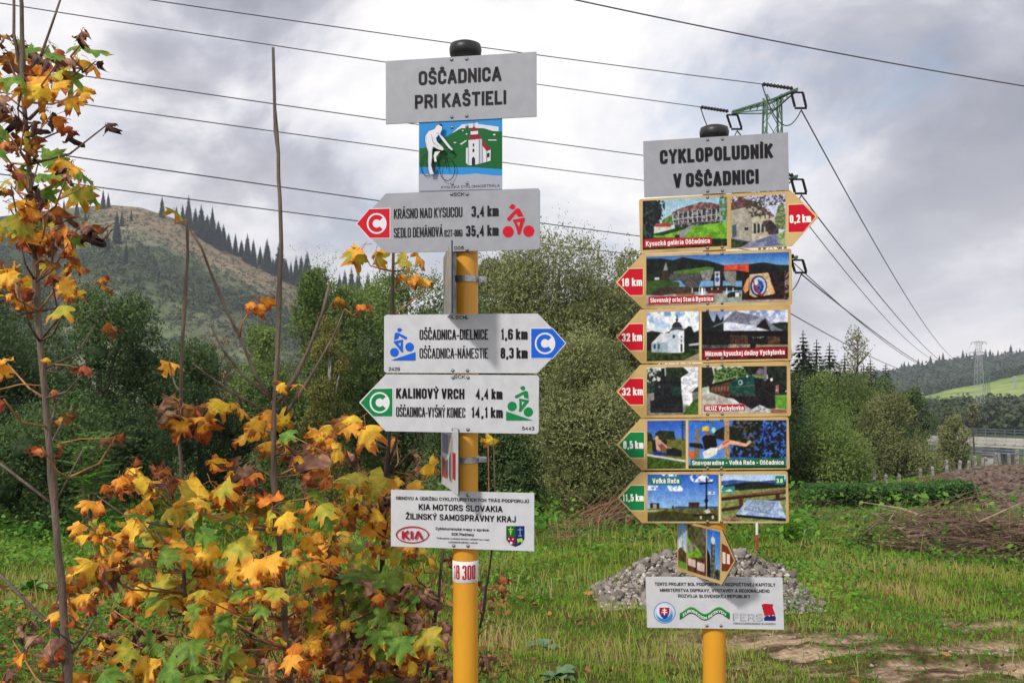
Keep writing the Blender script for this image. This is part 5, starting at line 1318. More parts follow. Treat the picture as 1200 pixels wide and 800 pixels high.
tree_px('alder_bush', 'dark shaded bush behind the picture boards and their pointed ends', 'bush', M_dark, 800, 430, 19, 80, 14000, 3.8, 24, clumps=30, low=.04)
# right
tree_px('willow_bush', 'rounded yellow green willow bush right of the picture boards', 'bush', M_mid, 985, 436, 36, 62, 17000, 3.0, 31, clumps=40, sprigs=380, sprig_len=.9, low=.03, narrow_top=.5, tint=(.3, 1))
tree_px('willow_bush', 'low bright green willow thicket in front of the rounded bush', 'bush', M_mid, 965, 500, 27, 58, 14000, 3.2, 32, clumps=30, sprigs=420, sprig_len=.7, low=.02, narrow_top=.6, tint=(.45, 1))
tree_px('willow_bush', 'grey green willow bush behind the fence posts, left of the bridge', 'bush', M_olive, 1045, 462, 33, 46, 12000, 3.0, 33, clumps=32, sprigs=320, sprig_len=.7, low=.03, tint=(.1, .8))
tree_px('alder_bush', 'dark green bush between the grey willow and the far bridge', 'bush', M_dark, 1068, 452, 44, 36, 8000, 2.8, 34, clumps=22, sprigs=30)
tree_px('willow_bush', 'round olive willow standing before the concrete bridge', 'bush', M_olive, 1120, 483, 40, 30, 9000, 2.8, 35, clumps=22, sprigs=60, sprig_len=.5, low=.03, tint=(.3, .95))
tree_px('alder_bush', 'small dark bush among far trees right of the rounded willows', 'bush', M_dark, 1030, 440, 55, 40, 6000, 2.6, 37, clumps=20)
tree_px('alder_bush', 'green bush closing the gap under the far lattice tower', 'bush', M_mid, 1062, 470, 70, 30, 6000, 2.6, 38, clumps=20)
# sparse tall tree with bare twigs
def sparse_tree(px, top, bot, D, wpx, seed, n, label):
    r = random.Random(seed); X = (px - MIDX) / FPX * D; z0 = gz(X, D)
    root = tag(empty('aspen_tree', (X, D, z0)), label, 'tree')
    H = EYE + (HORIZON - top) / FPX * D - z0; hb = EYE + (HORIZON - bot) / FPX * D - z0; W = wpx / FPX * D
    g = Geo(); g.tube([(0, 0, -.2), (.1, 0, hb * .6), (0, 0, hb), (.1, 0, H * .96)], [H * .012, H * .010, H * .008, .015], 6)
    P = []
    for i in range(46):
        t = i / 46; z = hb + (H - hb) * t * .8; a = r.random() * 6.28; L = W * (1 - .45 * t) * r.uniform(.6, 1.1)
        e = (math.cos(a) * L, math.sin(a) * L, z + L * r.uniform(.7, 1.3)); m = (e[0] * .55, e[1] * .55, z + (e[2] - z) * .45)
        g.tube([(0, 0, z), m, e], [.03, .022, .01], 4)
        for k in range(n):
            s = r.uniform(.3, 1.05); P.append((e[0] * s + r.gauss(0, .12), e[1] * s + r.gauss(0, .12), z + (e[2] - z) * s + r.gauss(0, .12)))
    g.build('trunk', M_bark, root)
    rng = np.random.default_rng(seed); P = np.array(P); nv = rng.normal(0, 1, P.shape); nv /= np.linalg.norm(nv, axis=1)[:, None]
    V, Qd = leaf_quads(P, nv, 2.6 / FPX * D, .7, rng)
    o = link('crown', np_mesh('crown', V, Qd, face_val=.3 + .7 * rng.random(len(P))), M_olive, root); o['kind'] = 'stuff'
sparse_tree(1004, 374, 470, 58, 22, 3, 22, 'tall sparse aspen losing its leaves above the rounded willow bush')
sparse_tree(1140, 470, 500, 60, 10, 4, 6, 'little half bare tree near the concrete bridge')

# bright green sumac shoots in the shade on the left
def sumac():
    p = ground_at(105, 620); r = random.Random(5)
    D = 12.5; X = (105 - MIDX) / FPX * D; z0 = gz(X, D)
    root = tag(empty('sumac_shrub', (X, D, z0)), 'bright green feathery shrub in front of the dark alders', 'shrub')
    P, A, Nn, S = [], [], [], []; g = Geo(); rng = np.random.default_rng(8)
    for i in range(58):
        a = r.random() * 6.28; hz = r.uniform(.35, 1.55); cx, cy = r.gauss(0, .13), r.gauss(0, .13)
        L = r.uniform(.3, .52); d = Vector((math.cos(a), math.sin(a) * .8, r.uniform(.1, .9))).normalized()
        o = Vector((cx, cy, hz)); pts = []
        for k in range(12):
            s = k / 11; q = o + d * L * s + Vector((0, 0, -.22 * L * s * s)); pts.append(q)
            side = d.cross(Vector((0, 0, 1))).normalized()
            for sg in (-1, 1):
                ll = .10 * (1 - .5 * abs(s - .35)); P.append(q + side * sg * ll * .5 + Vector((0, 0, -.01))); A.append(side * sg + d * .5); Nn.append(Vector((r.gauss(0, .2), r.gauss(0, .2), 1)).normalized()); S.append(ll)
        g.tube([pts[0], pts[5], pts[11]], [.006, .004, .002], 4, cap=False)
    for i in range(7): g.tube([(r.gauss(0, .05), r.gauss(0, .05), 0), (r.gauss(0, .15), r.gauss(0, .1), 1.4)], [.014, .006], 5)
    V, Qd = leaf_quads(np.array([tuple(q) for q in P]), np.array([tuple(q) for q in Nn]), np.array(S), .32, rng, np.array([tuple(q) for q in A]))
    o = link('foliage', np_mesh('foliage', V, Qd, face_val=.3 + .7 * rng.random(len(P))), M_bright, root); o['kind'] = 'stuff'
    g.build('stem', M_bark, root)
sumac()

# spruces: three crowns, copied
def spruce_meshes(seed, H=20.0):
    rng = np.random.default_rng(seed); P, F_, T = [], [], []; n = 0
    lev = 46
    for i in range(lev):
        t = i / (lev - 1); z = H * (.08 + .91 * t); R = H * .20 * (1 - t) ** .8 * (0.85 + .3 * rng.random()) + .12
        m = 11 if t < .8 else 7
        a0 = rng.random() * 6.28
        for k in range(m):
            a = a0 + k / m * 6.283 + rng.normal(0, .12); L = R * (.7 + .5 * rng.random())
            dx, dy = math.cos(a), math.sin(a); sx, sy = -dy, dx; w = L * .32
            dz = -L * (.28 + .25 * rng.random()) + (.25 * L if t > .7 else 0)
            p = [(0, 0, z), (dx * L * .55 + sx * w, dy * L * .55 + sy * w, z + dz * .75), (dx * L, dy * L, z + dz * .8), (dx * L * .55 - sx * w, dy * L * .55 - sy * w, z + dz * .75)]
            P += p; F_.append((n, n + 1, n + 2, n + 3)); n += 4; T.append(rng.random())
            q = [(dx * L * .35, dy * L * .35, z + dz * .3), (dx * L * .5 + sx * w * .6, dy * L * .5 + sy * w * .6, z + dz * .5 - L * .30), (dx * L * .8, dy * L * .8, z + dz - L * .22), (dx * L * .5 - sx * w * .6, dy * L * .5 - sy * w * .6, z + dz * .5 - L * .30)]
            P += q; F_.append((n, n + 1, n + 2, n + 3)); n += 4; T.append(rng.random() * .6)
    me = np_mesh('crown', np.array(P), np.array(F_), face_val=np.array(T)); me.materials.append(M_needle)
    g = Geo(); g.tube([(0, 0, -1), (0, 0, H * .6), (0, 0, H * .99)], [H * .013, H * .008, .03], 6); tm = g.mesh('trunk'); tm.materials.append(M_bark)
    return me, tm
SPR = [spruce_meshes(s) for s in (1, 2, 3, 4)]
def spruce(loc, H, k, label, group, wide=1.0, rz=0.0):
    root = tag(empty('spruce_tree', loc), label, 'tree', group)
    root.scale = (H / 20 * wide, H / 20 * wide, H / 20); root.rotation_euler = (0, 0, rz)
    for me, nm in zip(SPR[k % 4], ('crown', 'trunk')):
        o = bpy.data.objects.new(nm, me); col.objects.link(o); o.parent = root
        if nm == 'crown': o['kind'] = 'stuff'
rr_ = random.Random(4)
for i, (px, top, D, lab) in enumerate([(941, 385, 52, 'dark spruce whose tip rises beside the edge of the picture boards'), (957, 396, 60, 'pointed spruce left of the sparse aspen, tallest of its small clump'), (972, 400, 66, 'spruce right behind the rounded willow, close to the pointed one'),
        (990, 412, 70, 'bluish spruce just left of the sparse aspen'), (1020, 418, 74, 'spruce just right of the sparse aspen trunk'), (1038, 424, 80, 'last spruce of the dark row before the open hill'), (1012, 424, 66, 'short dark spruce under the crown of the sparse aspen'), (948, 408, 48, 'short spruce at the foot of the tip beside the boards')]):
    X = (px - MIDX) / FPX * D; z0 = gz(X, D); spruce((X, D, z0), EYE + (HORIZON - top) / FPX * D - z0, i, lab, 'spruces behind the willow bushes', 1.55, rr_.random() * 6)
# ------------------------------------------------------------------ far hills
def hill(name, label, px0, px1, ncol, ridge, D0, D1, nrow, zlow, colfn, bumps, rise=1.0, seed=1):
    """ridge(px)->row of the skyline; the slope climbs from D0 at the valley floor to the ridge at D1"""
    pxs = np.linspace(px0, px1, ncol); t = np.linspace(0, 1, nrow)
    PX, T = np.meshgrid(pxs, t)
    zr = EYE + (HORIZON - ridge(PX)) / FPX * D1
    s = T ** rise
    D = D0 + (D1 - D0) * T
    X = (PX - MIDX) / FPX * D
    Z = zlow + (zr - zlow) * s + bumps * (fbm(X / 60, D / 60, seed, 5) - .5) * np.sin(np.pi * np.clip(T, 0, 1)) ** .6 * 2 + bumps * .12 * (fbm(X / 9, D / 9, seed + 2, 3) - .5)
    # the far side falls away behind the ridge
    back = 6; Tb = np.linspace(0.1, 1, back)
    Db = D1 + 250 * Tb[:, None] + PX[:1] * 0; Xb = (PX[:1] - MIDX) / FPX * Db; Zb = Z[-1:] - (Z[-1:] - zlow) * (Tb[:, None] ** 1.4)
    Xa, Da, Za = np.concatenate([X, Xb]), np.concatenate([D, Db]), np.concatenate([Z, Zb])
    I = np.arange(Xa.size).reshape(Xa.shape)
    Fq = np.stack([I[:-1, :-1], I[:-1, 1:], I[1:, 1:], I[1:, :-1]], -1).reshape(-1, 4)
    Ta = np.concatenate([T, np.ones_like(Db)]); Pa = np.concatenate([PX, PX[:1] + Db * 0])
    C = colfn(Pa, Ta, Xa, Da)
    me = np_mesh(name, np.stack([Xa, Da, Za], -1).reshape(-1, 3), Fq, smooth=True, corner_col=C.reshape(-1, 3)[Fq.ravel()])
    tag(link(name, me, M_hill), label, kind='structure')
    def at(px, tt):
        c = (px - px0) / (px1 - px0) * (ncol - 1); r_ = np.clip(tt, 0, 1) * (nrow - 1)
        c = np.clip(c, 0, ncol - 1.001); r_ = np.clip(r_, 0, nrow - 1.001); i, j = r_.astype(int), c.astype(int); fi, fj = r_ - i, c - j
        def q(A): return (A[i, j] * (1 - fj) + A[i, j + 1] * fj) * (1 - fi) + (A[i + 1, j] * (1 - fj) + A[i + 1, j + 1] * fj) * fi
        return np.stack([q(X), q(D), q(Z)], -1)
    return at
M_hill = colattr('hillside_cover', .95, .3, .05, .12, 0)
def mixc(a, b, t): return np.array(a) * (1 - t[..., None]) + np.array(b) * t[..., None]
LG_, DG_, BR_, GY_ = lin((92, 104, 72)), lin((52, 66, 46)), lin((128, 108, 82)), lin((116, 116, 92))
rx = [-700, -300, -60, 60, 100, 130, 165, 205, 240, 285, 330, 380, 450, 520, 620, 760, 900]
ry = [330, 262, 262, 246, 242, 240, 243, 256, 275, 300, 322, 345, 372, 398, 424, 440, 446]
def left_col(P, T, X, D):
    n = fbm(X / 26, D / 26, 61, 5); m = fbm(X / 7, D / 7, 63, 4)
    c = mixc(LG_, GY_, sstep(.35, .65, n))
    clear = .85 * sstep(.72, .86, T + (n - .5) * .25 + (P - 200) * .0008) * sstep(60, 130, P) * (1 - sstep(350, 400, P))
    c = c * (1 - clear[..., None]) + mixc(BR_, lin((150, 130, 104)), m) * clear[..., None]
    dark = np.exp(-((T - .52 + (P - 250) * .0003) / .10) ** 2) + sstep(310, 380, P) * .8 + (1 - sstep(20, 110, P))
    dark = np.clip(dark * (.5 + n), 0, 1)
    c = c * (1 - dark[..., None] * .85) + np.array(DG_) * dark[..., None] * .85
    return c * (.75 + .5 * m[..., None])
HL_D0, HL_D1 = 190., 430.
atL = hill('hill', 'left hill with a cleared brownish ridge and scrub on its lower slope', -700, 900, 320, lambda p: np.interp(p, rx, ry), HL_D0, HL_D1, 110, -8.4, left_col, 2.2, 1.0, 3)
sx = [560, 760, 930, 1000, 1040, 1060, 1100, 1130, 1160, 1200, 1260, 1400, 1800]
sy = [446, 445, 444, 443, 440, 436, 428, 423, 421, 416, 410, 396, 380]
def far_col(P, T, X, D):
    m = fbm(X / 10, D / 10, 65, 4); return mixc(DG_, LG_, m * .6)
atR = hill('hill', 'distant wooded hill at the right behind the sloping pasture', 560, 1800, 160, lambda p: np.interp(p, sx, sy), 520., 700., 40, -8.4, far_col, 2.0, .8, 7)
mx_ = [900, 1040, 1085, 1120, 1150, 1200, 1260, 1400, 1800]
my_ = [486, 482, 462, 452, 447, 434, 424, 408, 396]
def pas_col(P, T, X, D):
    n = fbm(X / 18, D / 30, 67, 5); m = fbm(X / 5, D / 5, 69, 3)
    return mixc(lin((112, 142, 66)), lin((146, 160, 92)), np.clip(sstep(.35, .65, n) * .8 + m * .3, 0, 1))
atM = hill('pasture', 'sloping light green pasture at the right edge below the wooded hill', 900, 1800, 120, lambda p: np.interp(p, mx_, my_), 250., 420., 50, -8.4, pas_col, 1.2, 1.0, 9)

def scatter(name, label, at, px, tt, size, seed, mat, per=14, tint=(0, 1), sq=1.0, leafk=.5):
    """bush clumps spread on a slope: many leafy tufts in one object nobody would count"""
    rng = np.random.default_rng(seed); c = at(px, tt); n = len(c)
    sz = size * (.5 + rng.random(n))
    d = rng.normal(0, 1, (n, per, 3)); d[..., 2] = np.abs(d[..., 2]); d /= np.linalg.norm(d, axis=-1)[..., None]
    P = c[:, None, :] + d * sz[:, None, None] * np.array([1, 1, 1.2 * sq]) * (.6 + .4 * rng.random((n, per, 1)))
    nv = d + rng.normal(0, .35, d.shape); nv /= np.linalg.norm(nv, axis=-1)[..., None]
    V, Qd = leaf_quads(P.reshape(-1, 3), nv.reshape(-1, 3), np.repeat(sz, per) * leafk, .85, rng)
    tn = tint[0] + (tint[1] - tint[0]) * np.clip(np.repeat(rng.random(n), per) * .6 + .4 * rng.random(n * per), 0, 1)
    return tag(link(name, np_mesh(name, V, Qd, face_val=tn), mat), label, kind='stuff')
rng = np.random.default_rng(99)
n = 5200; p = rng.uniform(-80, 640, n); t = rng.random(n)
nn_ = fbm(p / 40, t * 8, 71, 4)
w = np.exp(-((t - .50 + (p - 250) * .0003) / .13) ** 2) * 1.1 + .10 + .9 * sstep(330, 390, p) + 1.0 * (1 - sstep(30, 120, p)) - .4 * ((t > .72) & (p > 130) & (p < 350))
k = rng.random(n) < np.clip(w * (.35 + nn_), 0, 1)
scatter('scrub', 'dark scrub and young trees scattered over the left hillside', atL, p[k], t[k] * .97, 1.7, 5, M_far, 34, (.1, 1), leafk=.42)
n = 3600; p = rng.uniform(100, 420, n); t = rng.uniform(.05, .98, n)
scatter('scrub', 'small pale bushes dotted over the cleared slope', atL, p, t, .7, 6, M_far, 12, (.5, 1.0), leafk=.6)
M_autumn = leaf_mat('autumn_tree_leaves', (0.16, 0.10, 0.04), (0.28, 0.18, 0.06), (0.36, 0.27, 0.09), .1)
n = 26; p = np.concatenate([rng.normal(238, 5, 8), rng.normal(262, 9, 14), rng.normal(200, 10, 4)]); t = np.clip(rng.normal(.10, .05, n), .02, .3)
for i, (px_, D_, top_) in enumerate([(238, 150, 388), (264, 160, 384), (250, 170, 396)]):
    tree_px('larch_tree', ['rusty orange tree at the foot of the left hill, leftmost of three', 'broad rusty orange tree at the foot of the left hill, largest of three', 'small rusty orange tree between its two larger neighbours'][i], 'tree', M_autumn, px_, top_, D_, 10 + 3 * (i == 1), 1500, 2.6, 80 + i, clumps=12)
n = 5200; p = rng.uniform(600, 1500, n); t = rng.random(n)
scatter('woods', 'mixed woodland covering the distant hill at the right', atR, p, t, 3.2, 7, M_far, 22, (0, .9))
n = 900; p = rng.uniform(1085, 1500, n); t = .985 - .06 * rng.random(n) - .05 * (rng.random(n) < .3)
scatter('woods', 'strip of dark trees along the top of the pasture', atM, p, t, 1.9, 8, M_far, 26, (0, .5), 1.3)
n = 260; p = rng.uniform(1080, 1240, n); t = np.clip(rng.normal(.12, .06, n), .0, .35)
scatter('hedgerow', 'hedgerow trees at the foot of the sloping pasture', atM, p, t, 1.7, 9, M_far, 26, (.1, .8), 1.2)
# riverside trees hide the valley floor
def valley_row(name, label, x0, x1, D, hmin, hmax, n, seed, mat, per, tint):
    rng = np.random.default_rng(seed); px = rng.uniform(x0, x1, n); DD = D * (1 + .25 * rng.random(n)); X = (px - MIDX) / FPX * DD
    z = ground_z(X, DD) + (hmin + (hmax - hmin) * rng.random(n)) * (.5 + .5 * rng.random(n))
    f = lambda a, b: np.stack([X, DD, z], -1)
    return scatter(name, label, f, px, px, D * .012, seed, mat, per, tint, 1.2)
valley_row('riverside_trees', 'belt of trees along the river far behind the alders', -300, 1060, 120, .5, 6.0, 1500, 12, M_far, 40, (.2, 1))
valley_row('riverside_trees', 'mixed trees and hedges on the valley floor behind the bridge', 1040, 1400, 150, .8, 4.6, 700, 14, M_far, 40, (.2, 1))
valley_row('riverside_trees', 'trees closing the valley left of the bridge', 560, 1050, 85, .3, 5.0, 700, 13, M_far, 50, (.3, 1))

rs = random.Random(17)
def ordinal(i): return ['first', 'second', 'third', 'fourth', 'fifth', 'sixth', 'seventh', 'eighth', 'ninth', 'tenth', 'eleventh', 'twelfth', 'thirteenth', 'fourteenth', 'fifteenth', 'sixteenth', 'seventeenth', 'eighteenth', 'nineteenth', 'twentieth', 'twenty-first', 'twenty-second', 'twenty-third', 'twenty-fourth', 'twenty-fifth', 'twenty-sixth'][i]
ridge_x = [190, 207, 214, 221, 229, 236, 243, 249, 256, 262, 268, 276, 283, 290, 297, 305, 313, 320, 328, 335, 341, 347, 353, 360, 366, 372]
ridge_t = [232, 230, 232, 230, 238, 240, 246, 244, 249, 252, 262, 268, 272, 268, 278, 274, 282, 286, 281, 288, 290, 284, 288, 296, 302, 310]
for i, (px, top) in enumerate(zip(ridge_x, ridge_t)):
    loc = atL(np.array([float(px)]), np.array([rs.uniform(.93, .99)]))[0]
    D = loc[1]; H = EYE + (HORIZON - top + rs.uniform(-3, 3)) / FPX * D - loc[2]
    spruce(tuple(loc - np.array([0, 0, .5])), max(H * rs.uniform(.62, 1.12), 7), i, ordinal(i) + ' spruce from the left in the dark row along the left ridge', 'spruces in a row on the left ridge', rs.uniform(.75, 1.3), rs.random() * 6)
for i, (px, top) in enumerate([(404, 313), (412, 310), (420, 312), (431, 316), (398, 318)]):
    loc = atL(np.array([float(px)]), np.array([.97]))[0]; D = loc[1]; H = EYE + (HORIZON - top) / FPX * D - loc[2]
    spruce(tuple(loc - np.array([0, 0, .5])), H, i, ordinal(i) + ' small far spruce from the left below the red cyclist arrow board', 'spruces below the red arrow board', 1.0, i)
for i, (px, t_, h) in enumerate([(137, .66, 13), (143, .80, 7), (121, .96, 9), (127, .97, 7), (154, .86, 5), (90, .9, 8), (75, .88, 9), (100, .8, 7), (60, .85, 8), (148, .55, 8), (126, .6, 9)]):
    loc = atL(np.array([float(px)]), np.array([t_]))[0]
    spruce(tuple(loc), h, i, ['dark lone spruce tallest on the upper slope of the left hill', 'short spruce near the top of the cleared slope', 'spruce on the skyline at the left end of the cleared ridge', 'small spruce just right of the leftmost skyline spruce', 'tiny spruce on the brown cleared slope below the summit', 'spruce on the hill right of the tall maple stem', 'spruce on the hill behind the tall maple stem', 'short spruce below its neighbours right of the maple stem', 'leftmost spruce on the hill, behind the maple leaves', 'lowest spruce of the slope, above the alders', 'second lowest spruce on the left slope'][i], 'single spruces on the left slope', .8, i)
for i in range(34):
    px = 1055 + i * 5.2 + rs.uniform(-2, 2); loc = atR(np.array([px]), np.array([rs.uniform(.94, 1)]))[0]
    spruce(tuple(loc), rs.uniform(4, 10.5), i, 'tiny spruce along the skyline of the distant right hill', 'spruces on the distant right skyline', 1.1, i)

# ------------------------------------------------------------------ pylons and wires
M_green = noisy('green_pylon_paint', (.055, .12, .075), (.10, .19, .12), 6, .55, .2)
M_lat = noisy('weathered_zinc', (.30, .32, .33), (.42, .44, .45), 2, .5)
M_ins = noisy('dark_glazed_porcelain', (.014, .010, .010), (.03, .022, .02), 8, .25)
M_wire = noisy('dark_aluminium_wire', (.05, .05, .055), (.08, .08, .085), 1, .5)
pyl = tag(empty('pylon', (0, 0, 0)), 'green lattice electricity pylon rising behind the right signpost', 'pylon', None)
DP = 29.0
pcx = place(905, 440, DP).x; pz0 = gz(pcx, DP); pyl.location = (pcx, DP, pz0)
ztop = place(905, 113, DP).z - pz0
g = Geo(); s0, s1 = .50, .21
def cor(i, z): w = s0 + (s1 - s0) * z / ztop; return Vector(((-1, 1, 1, -1)[i] * w, (-1, -1, 1, 1)[i] * w, z))
for i in range(4): g.box(cor(i, ztop / 2), (.01, .01, .01)); g.tube([cor(i, -.3), cor(i, ztop)], .034, 4)
g.build('mast', M_green, pyl)
g = Geo(); nb = 15
for k in range(nb):
    za_, zb_ = ztop * k / nb, ztop * (k + 1) / nb
    for i in range(4):
        j = (i + 1) % 4
        g.tube([cor(i, za_), cor(j, zb_)], .014, 4); g.tube([cor(j, za_), cor(i, zb_)], .014, 4)
g.build('bracing', M_green, pyl)
# crossarms run slightly towards the camera at their right end
arm_rows = [(103, 124), (201, 221), (293, 310)]
ends = []
for (rr0, rl0) in arm_rows:
    zc = (EYE + (HORIZON - (rr0 + rl0) / 2 - 5) / FPX * DP) - pz0
    L_ = Vector((place(858, 0, 30.2).x - pcx, 30.2 - DP, 0)); R_ = Vector((place(934, 0, 27.8).x - pcx, 27.8 - DP, 0))
    g = Geo()
    for e in (L_, R_):
        for dz, dy in ((0, .24), (0, -.24)):
            g.tube([Vector((0, dy, zc + dz)), e + Vector((0, dy * .2, zc))], .036, 4)
            g.tube([Vector((0, dy, zc - .32)), e + Vector((0, dy * .2, zc - .04))], .024, 4)
        for q in range(1, 6):
            a = e * (q / 6); b_ = e * ((q + .5) / 6)
            g.tube([a + Vector((0, .24 * (1 - q / 7), zc)), b_ + Vector((0, -.24 * (1 - q / 7), zc))], .02, 4); g.tube([a + Vector((0, -.2 * (1 - q / 7), zc)), b_ + Vector((0, -.2 * (1 - q / 7), zc - .3 * (1 - q / 6)))], .02, 4)
    g.build('crossarm', M_green, pyl)
    ends.append((L_ + Vector((0, 0, zc)), R_ + Vector((0, 0, zc))))
def insulator_bar(g, a, b_, r=.065):
    a, b_ = Vector(a), Vector(b_); k = 9
    pts, rad = [], []
    for i in range(k * 2 + 1):
        pts.append(a.lerp(b_, i / (k * 2))); rad.append(r if i % 2 else r * .45)
    g.tube(pts, rad, 8)
def cable(name, label, pts, rad, group=None):
    g = Geo(); g.tube(pts, rad, 5); o = g.build(name, M_wire); return tag(o, label, 'wire', group)
def sagline(a, b_, sag, n=40):
    a, b_ = Vector(a), Vector(b_); return [a.lerp(b_, i / n) - Vector((0, 0, 4 * sag * (i / n) * (1 - i / n))) for i in range(n + 1)]
pw = Vector((pcx, DP, pz0))
tower_c_ = place(1147, 400, 230)
left_exit = {(0, 'R'): (215, 0, 22.0), (0, 'L'): (75, 10, 22.5), (1, 'R'): (100, 83, 19.5), (1, 'L'): (110, 118, 20.5), (2, 'R'): (110, 180, 17.0), (2, 'L'): (80, 208, 18.5)}
wl = {(0, 'R'): 'upper wire leaving the top crossarm, crossing above the place name board', (0, 'L'): 'wire running left from the top crossarm and passing behind the place name board', (1, 'R'): 'wire passing left at the height of the picture board with the white cyclist', (1, 'L'): 'wire passing left just under the one at the cyclist picture board', (2, 'R'): 'lowest but one wire on the left, meeting the top edge of the red arrow board', (2, 'L'): 'lowest wire on the left, meeting the tip of the red arrow board'}
wr_ = {(0, 'R'): 'steepest wire dropping from the right end of the top crossarm', (0, 'L'): 'wire dropping right from the left end of the top crossarm', (1, 'R'): 'wire dropping right from the middle crossarm end', (1, 'L'): 'wire dropping right from the hidden end of the middle crossarm', (2, 'R'): 'wire dropping right from the lowest crossarm end', (2, 'L'): 'lowest wire dropping right beside the picture boards'}
far_y = {0: 402, 1: 412, 2: 420}
for a_i, (L_, R_) in enumerate(ends):
    for side, e in (('L', L_), ('R', R_)):
        w = pw + e
        ex = place(*left_exit[(a_i, side)]); dl = (ex - w).normalized()
        t2 = place(1147 + (4 if side == 'R' else -9), far_y[a_i], 230); dr = (t2 - w).normalized()
        g = Geo(); off = .35
        pa, pb = w + dl * .15, w + dl * 1.2
        insulator_bar(g, pa - pw, pb - pw)
        ra = [Vector((0, -.10, -.12)), Vector((0, .10, -.12))]
        dn = (dr + Vector((0, 0, -.55))).normalized()
        for q in (-.17, .17):
            sd = Vector((1, 0, 0)) * q + Vector((0, 0, -.1))
            insulator_bar(g, w + sd - pw, w + sd + dn * .60 - pw, .046)
        g.tube([w + Vector((-.18, 0, -.1)) - pw, w + Vector((.18, 0, -.1)) - pw], .03, 5)
        g.tube([w + Vector((-.18, 0, -.1)) + dn * .66 - pw, w + Vector((.18, 0, -.1)) + dn * .66 - pw], .035, 5)
        g.build('insulator', M_ins, pyl)
        st = w + dn * .74 + Vector((0, 0, -.1)); se = w + dl * 1.22
        g = Geo(); pts = []
        for i in range(15):
            s = i / 14; q = se.lerp(st, s); pts.append(q - Vector((0, 0, 1.0 * 4 * s * (1 - s) * .8)) - pw)
        g.tube(pts, .018, 5); g.build('jumper', M_wire, pyl)
        far_end = w + (ex - w) * 1.6
        pts = sagline(se, far_end, .12, 12); pts = [w + dl * 1.2] + pts
        cable('wire', wl[(a_i, side)], pts, .0125 + (.001 if a_i == 0 else 0), 'wires of the power line')
        cable('wire', wr_[(a_i, side)], sagline(st, t2, 6.3 - 1.2 * a_i, 60), .022, 'wires of the power line')
# single wire high at the right
cable('wire', 'single wire crossing the upper right corner of the sky', sagline(place(560, -25, 15), place(1330, 121, 20), .12, 20), .013)

def lattice_tower(px, top, bot, D, w, label, arms, mat):
    X = (px - MIDX) / FPX * D; zt_ = EYE + (HORIZON - top) / FPX * D; zb_ = gz(X, D) if bot is None else EYE + (HORIZON - bot) / FPX * D
    root = tag(empty('transmission_tower', (X, D, zb_)), label, 'pylon'); H = zt_ - zb_; m = D / FPX
    g = Geo(); c = lambda i, z: Vector(((-1, 1, 1, -1)[i] * w * m * (1 - .62 * z / H), (-1, -1, 1, 1)[i] * w * m * (1 - .62 * z / H), z))
    for i in range(4): g.tube([c(i, 0), c(i, H)], .24 * m, 4)
    g.build('mast', mat, root); g = Geo(); nb = 11
    for k in range(nb):
        for i in range(4):
            j = (i + 1) % 4; g.tube([c(i, H * k / nb), c(j, H * (k + 1) / nb)], .10 * m, 3); g.tube([c(j, H * k / nb), c(i, H * (k + 1) / nb)], .10 * m, 3)
    g.build('bracing', mat, root)
    for (row, hw) in arms:
        z = EYE + (HORIZON - row) / FPX * D - zb_; g = Geo()
        g.tube([(-hw * m, 0, z), (hw * m, 0, z)], .42 * m, 4); g.tube([(-hw * m, 0, z), (0, 0, z + 1.4 * m), (hw * m, 0, z)], .3 * m, 4)
        for q in (-1, -.55, .55, 1): g.tube([(q * hw * m * .96, 0, z), (q * hw * m * .96, 0, z - 2.6 * m)], .42 * m, 4)
        g.build('crossarm', mat, root)
lattice_tower(1147, 399, None, 230, 5.2, 'grey lattice transmission tower standing before the pasture at the far right', [(401, 9), (413, 12)], M_lat)
lattice_tower(1156, 424, None, 300, 3.6, 'darker smaller tower just behind the grey lattice tower', [(428, 10), (441, 8)], M_green)
lattice_tower(1189, 440, None, 330, 1.6, 'thin mast at the right edge of the pasture', [(443, 4)], M_lat)

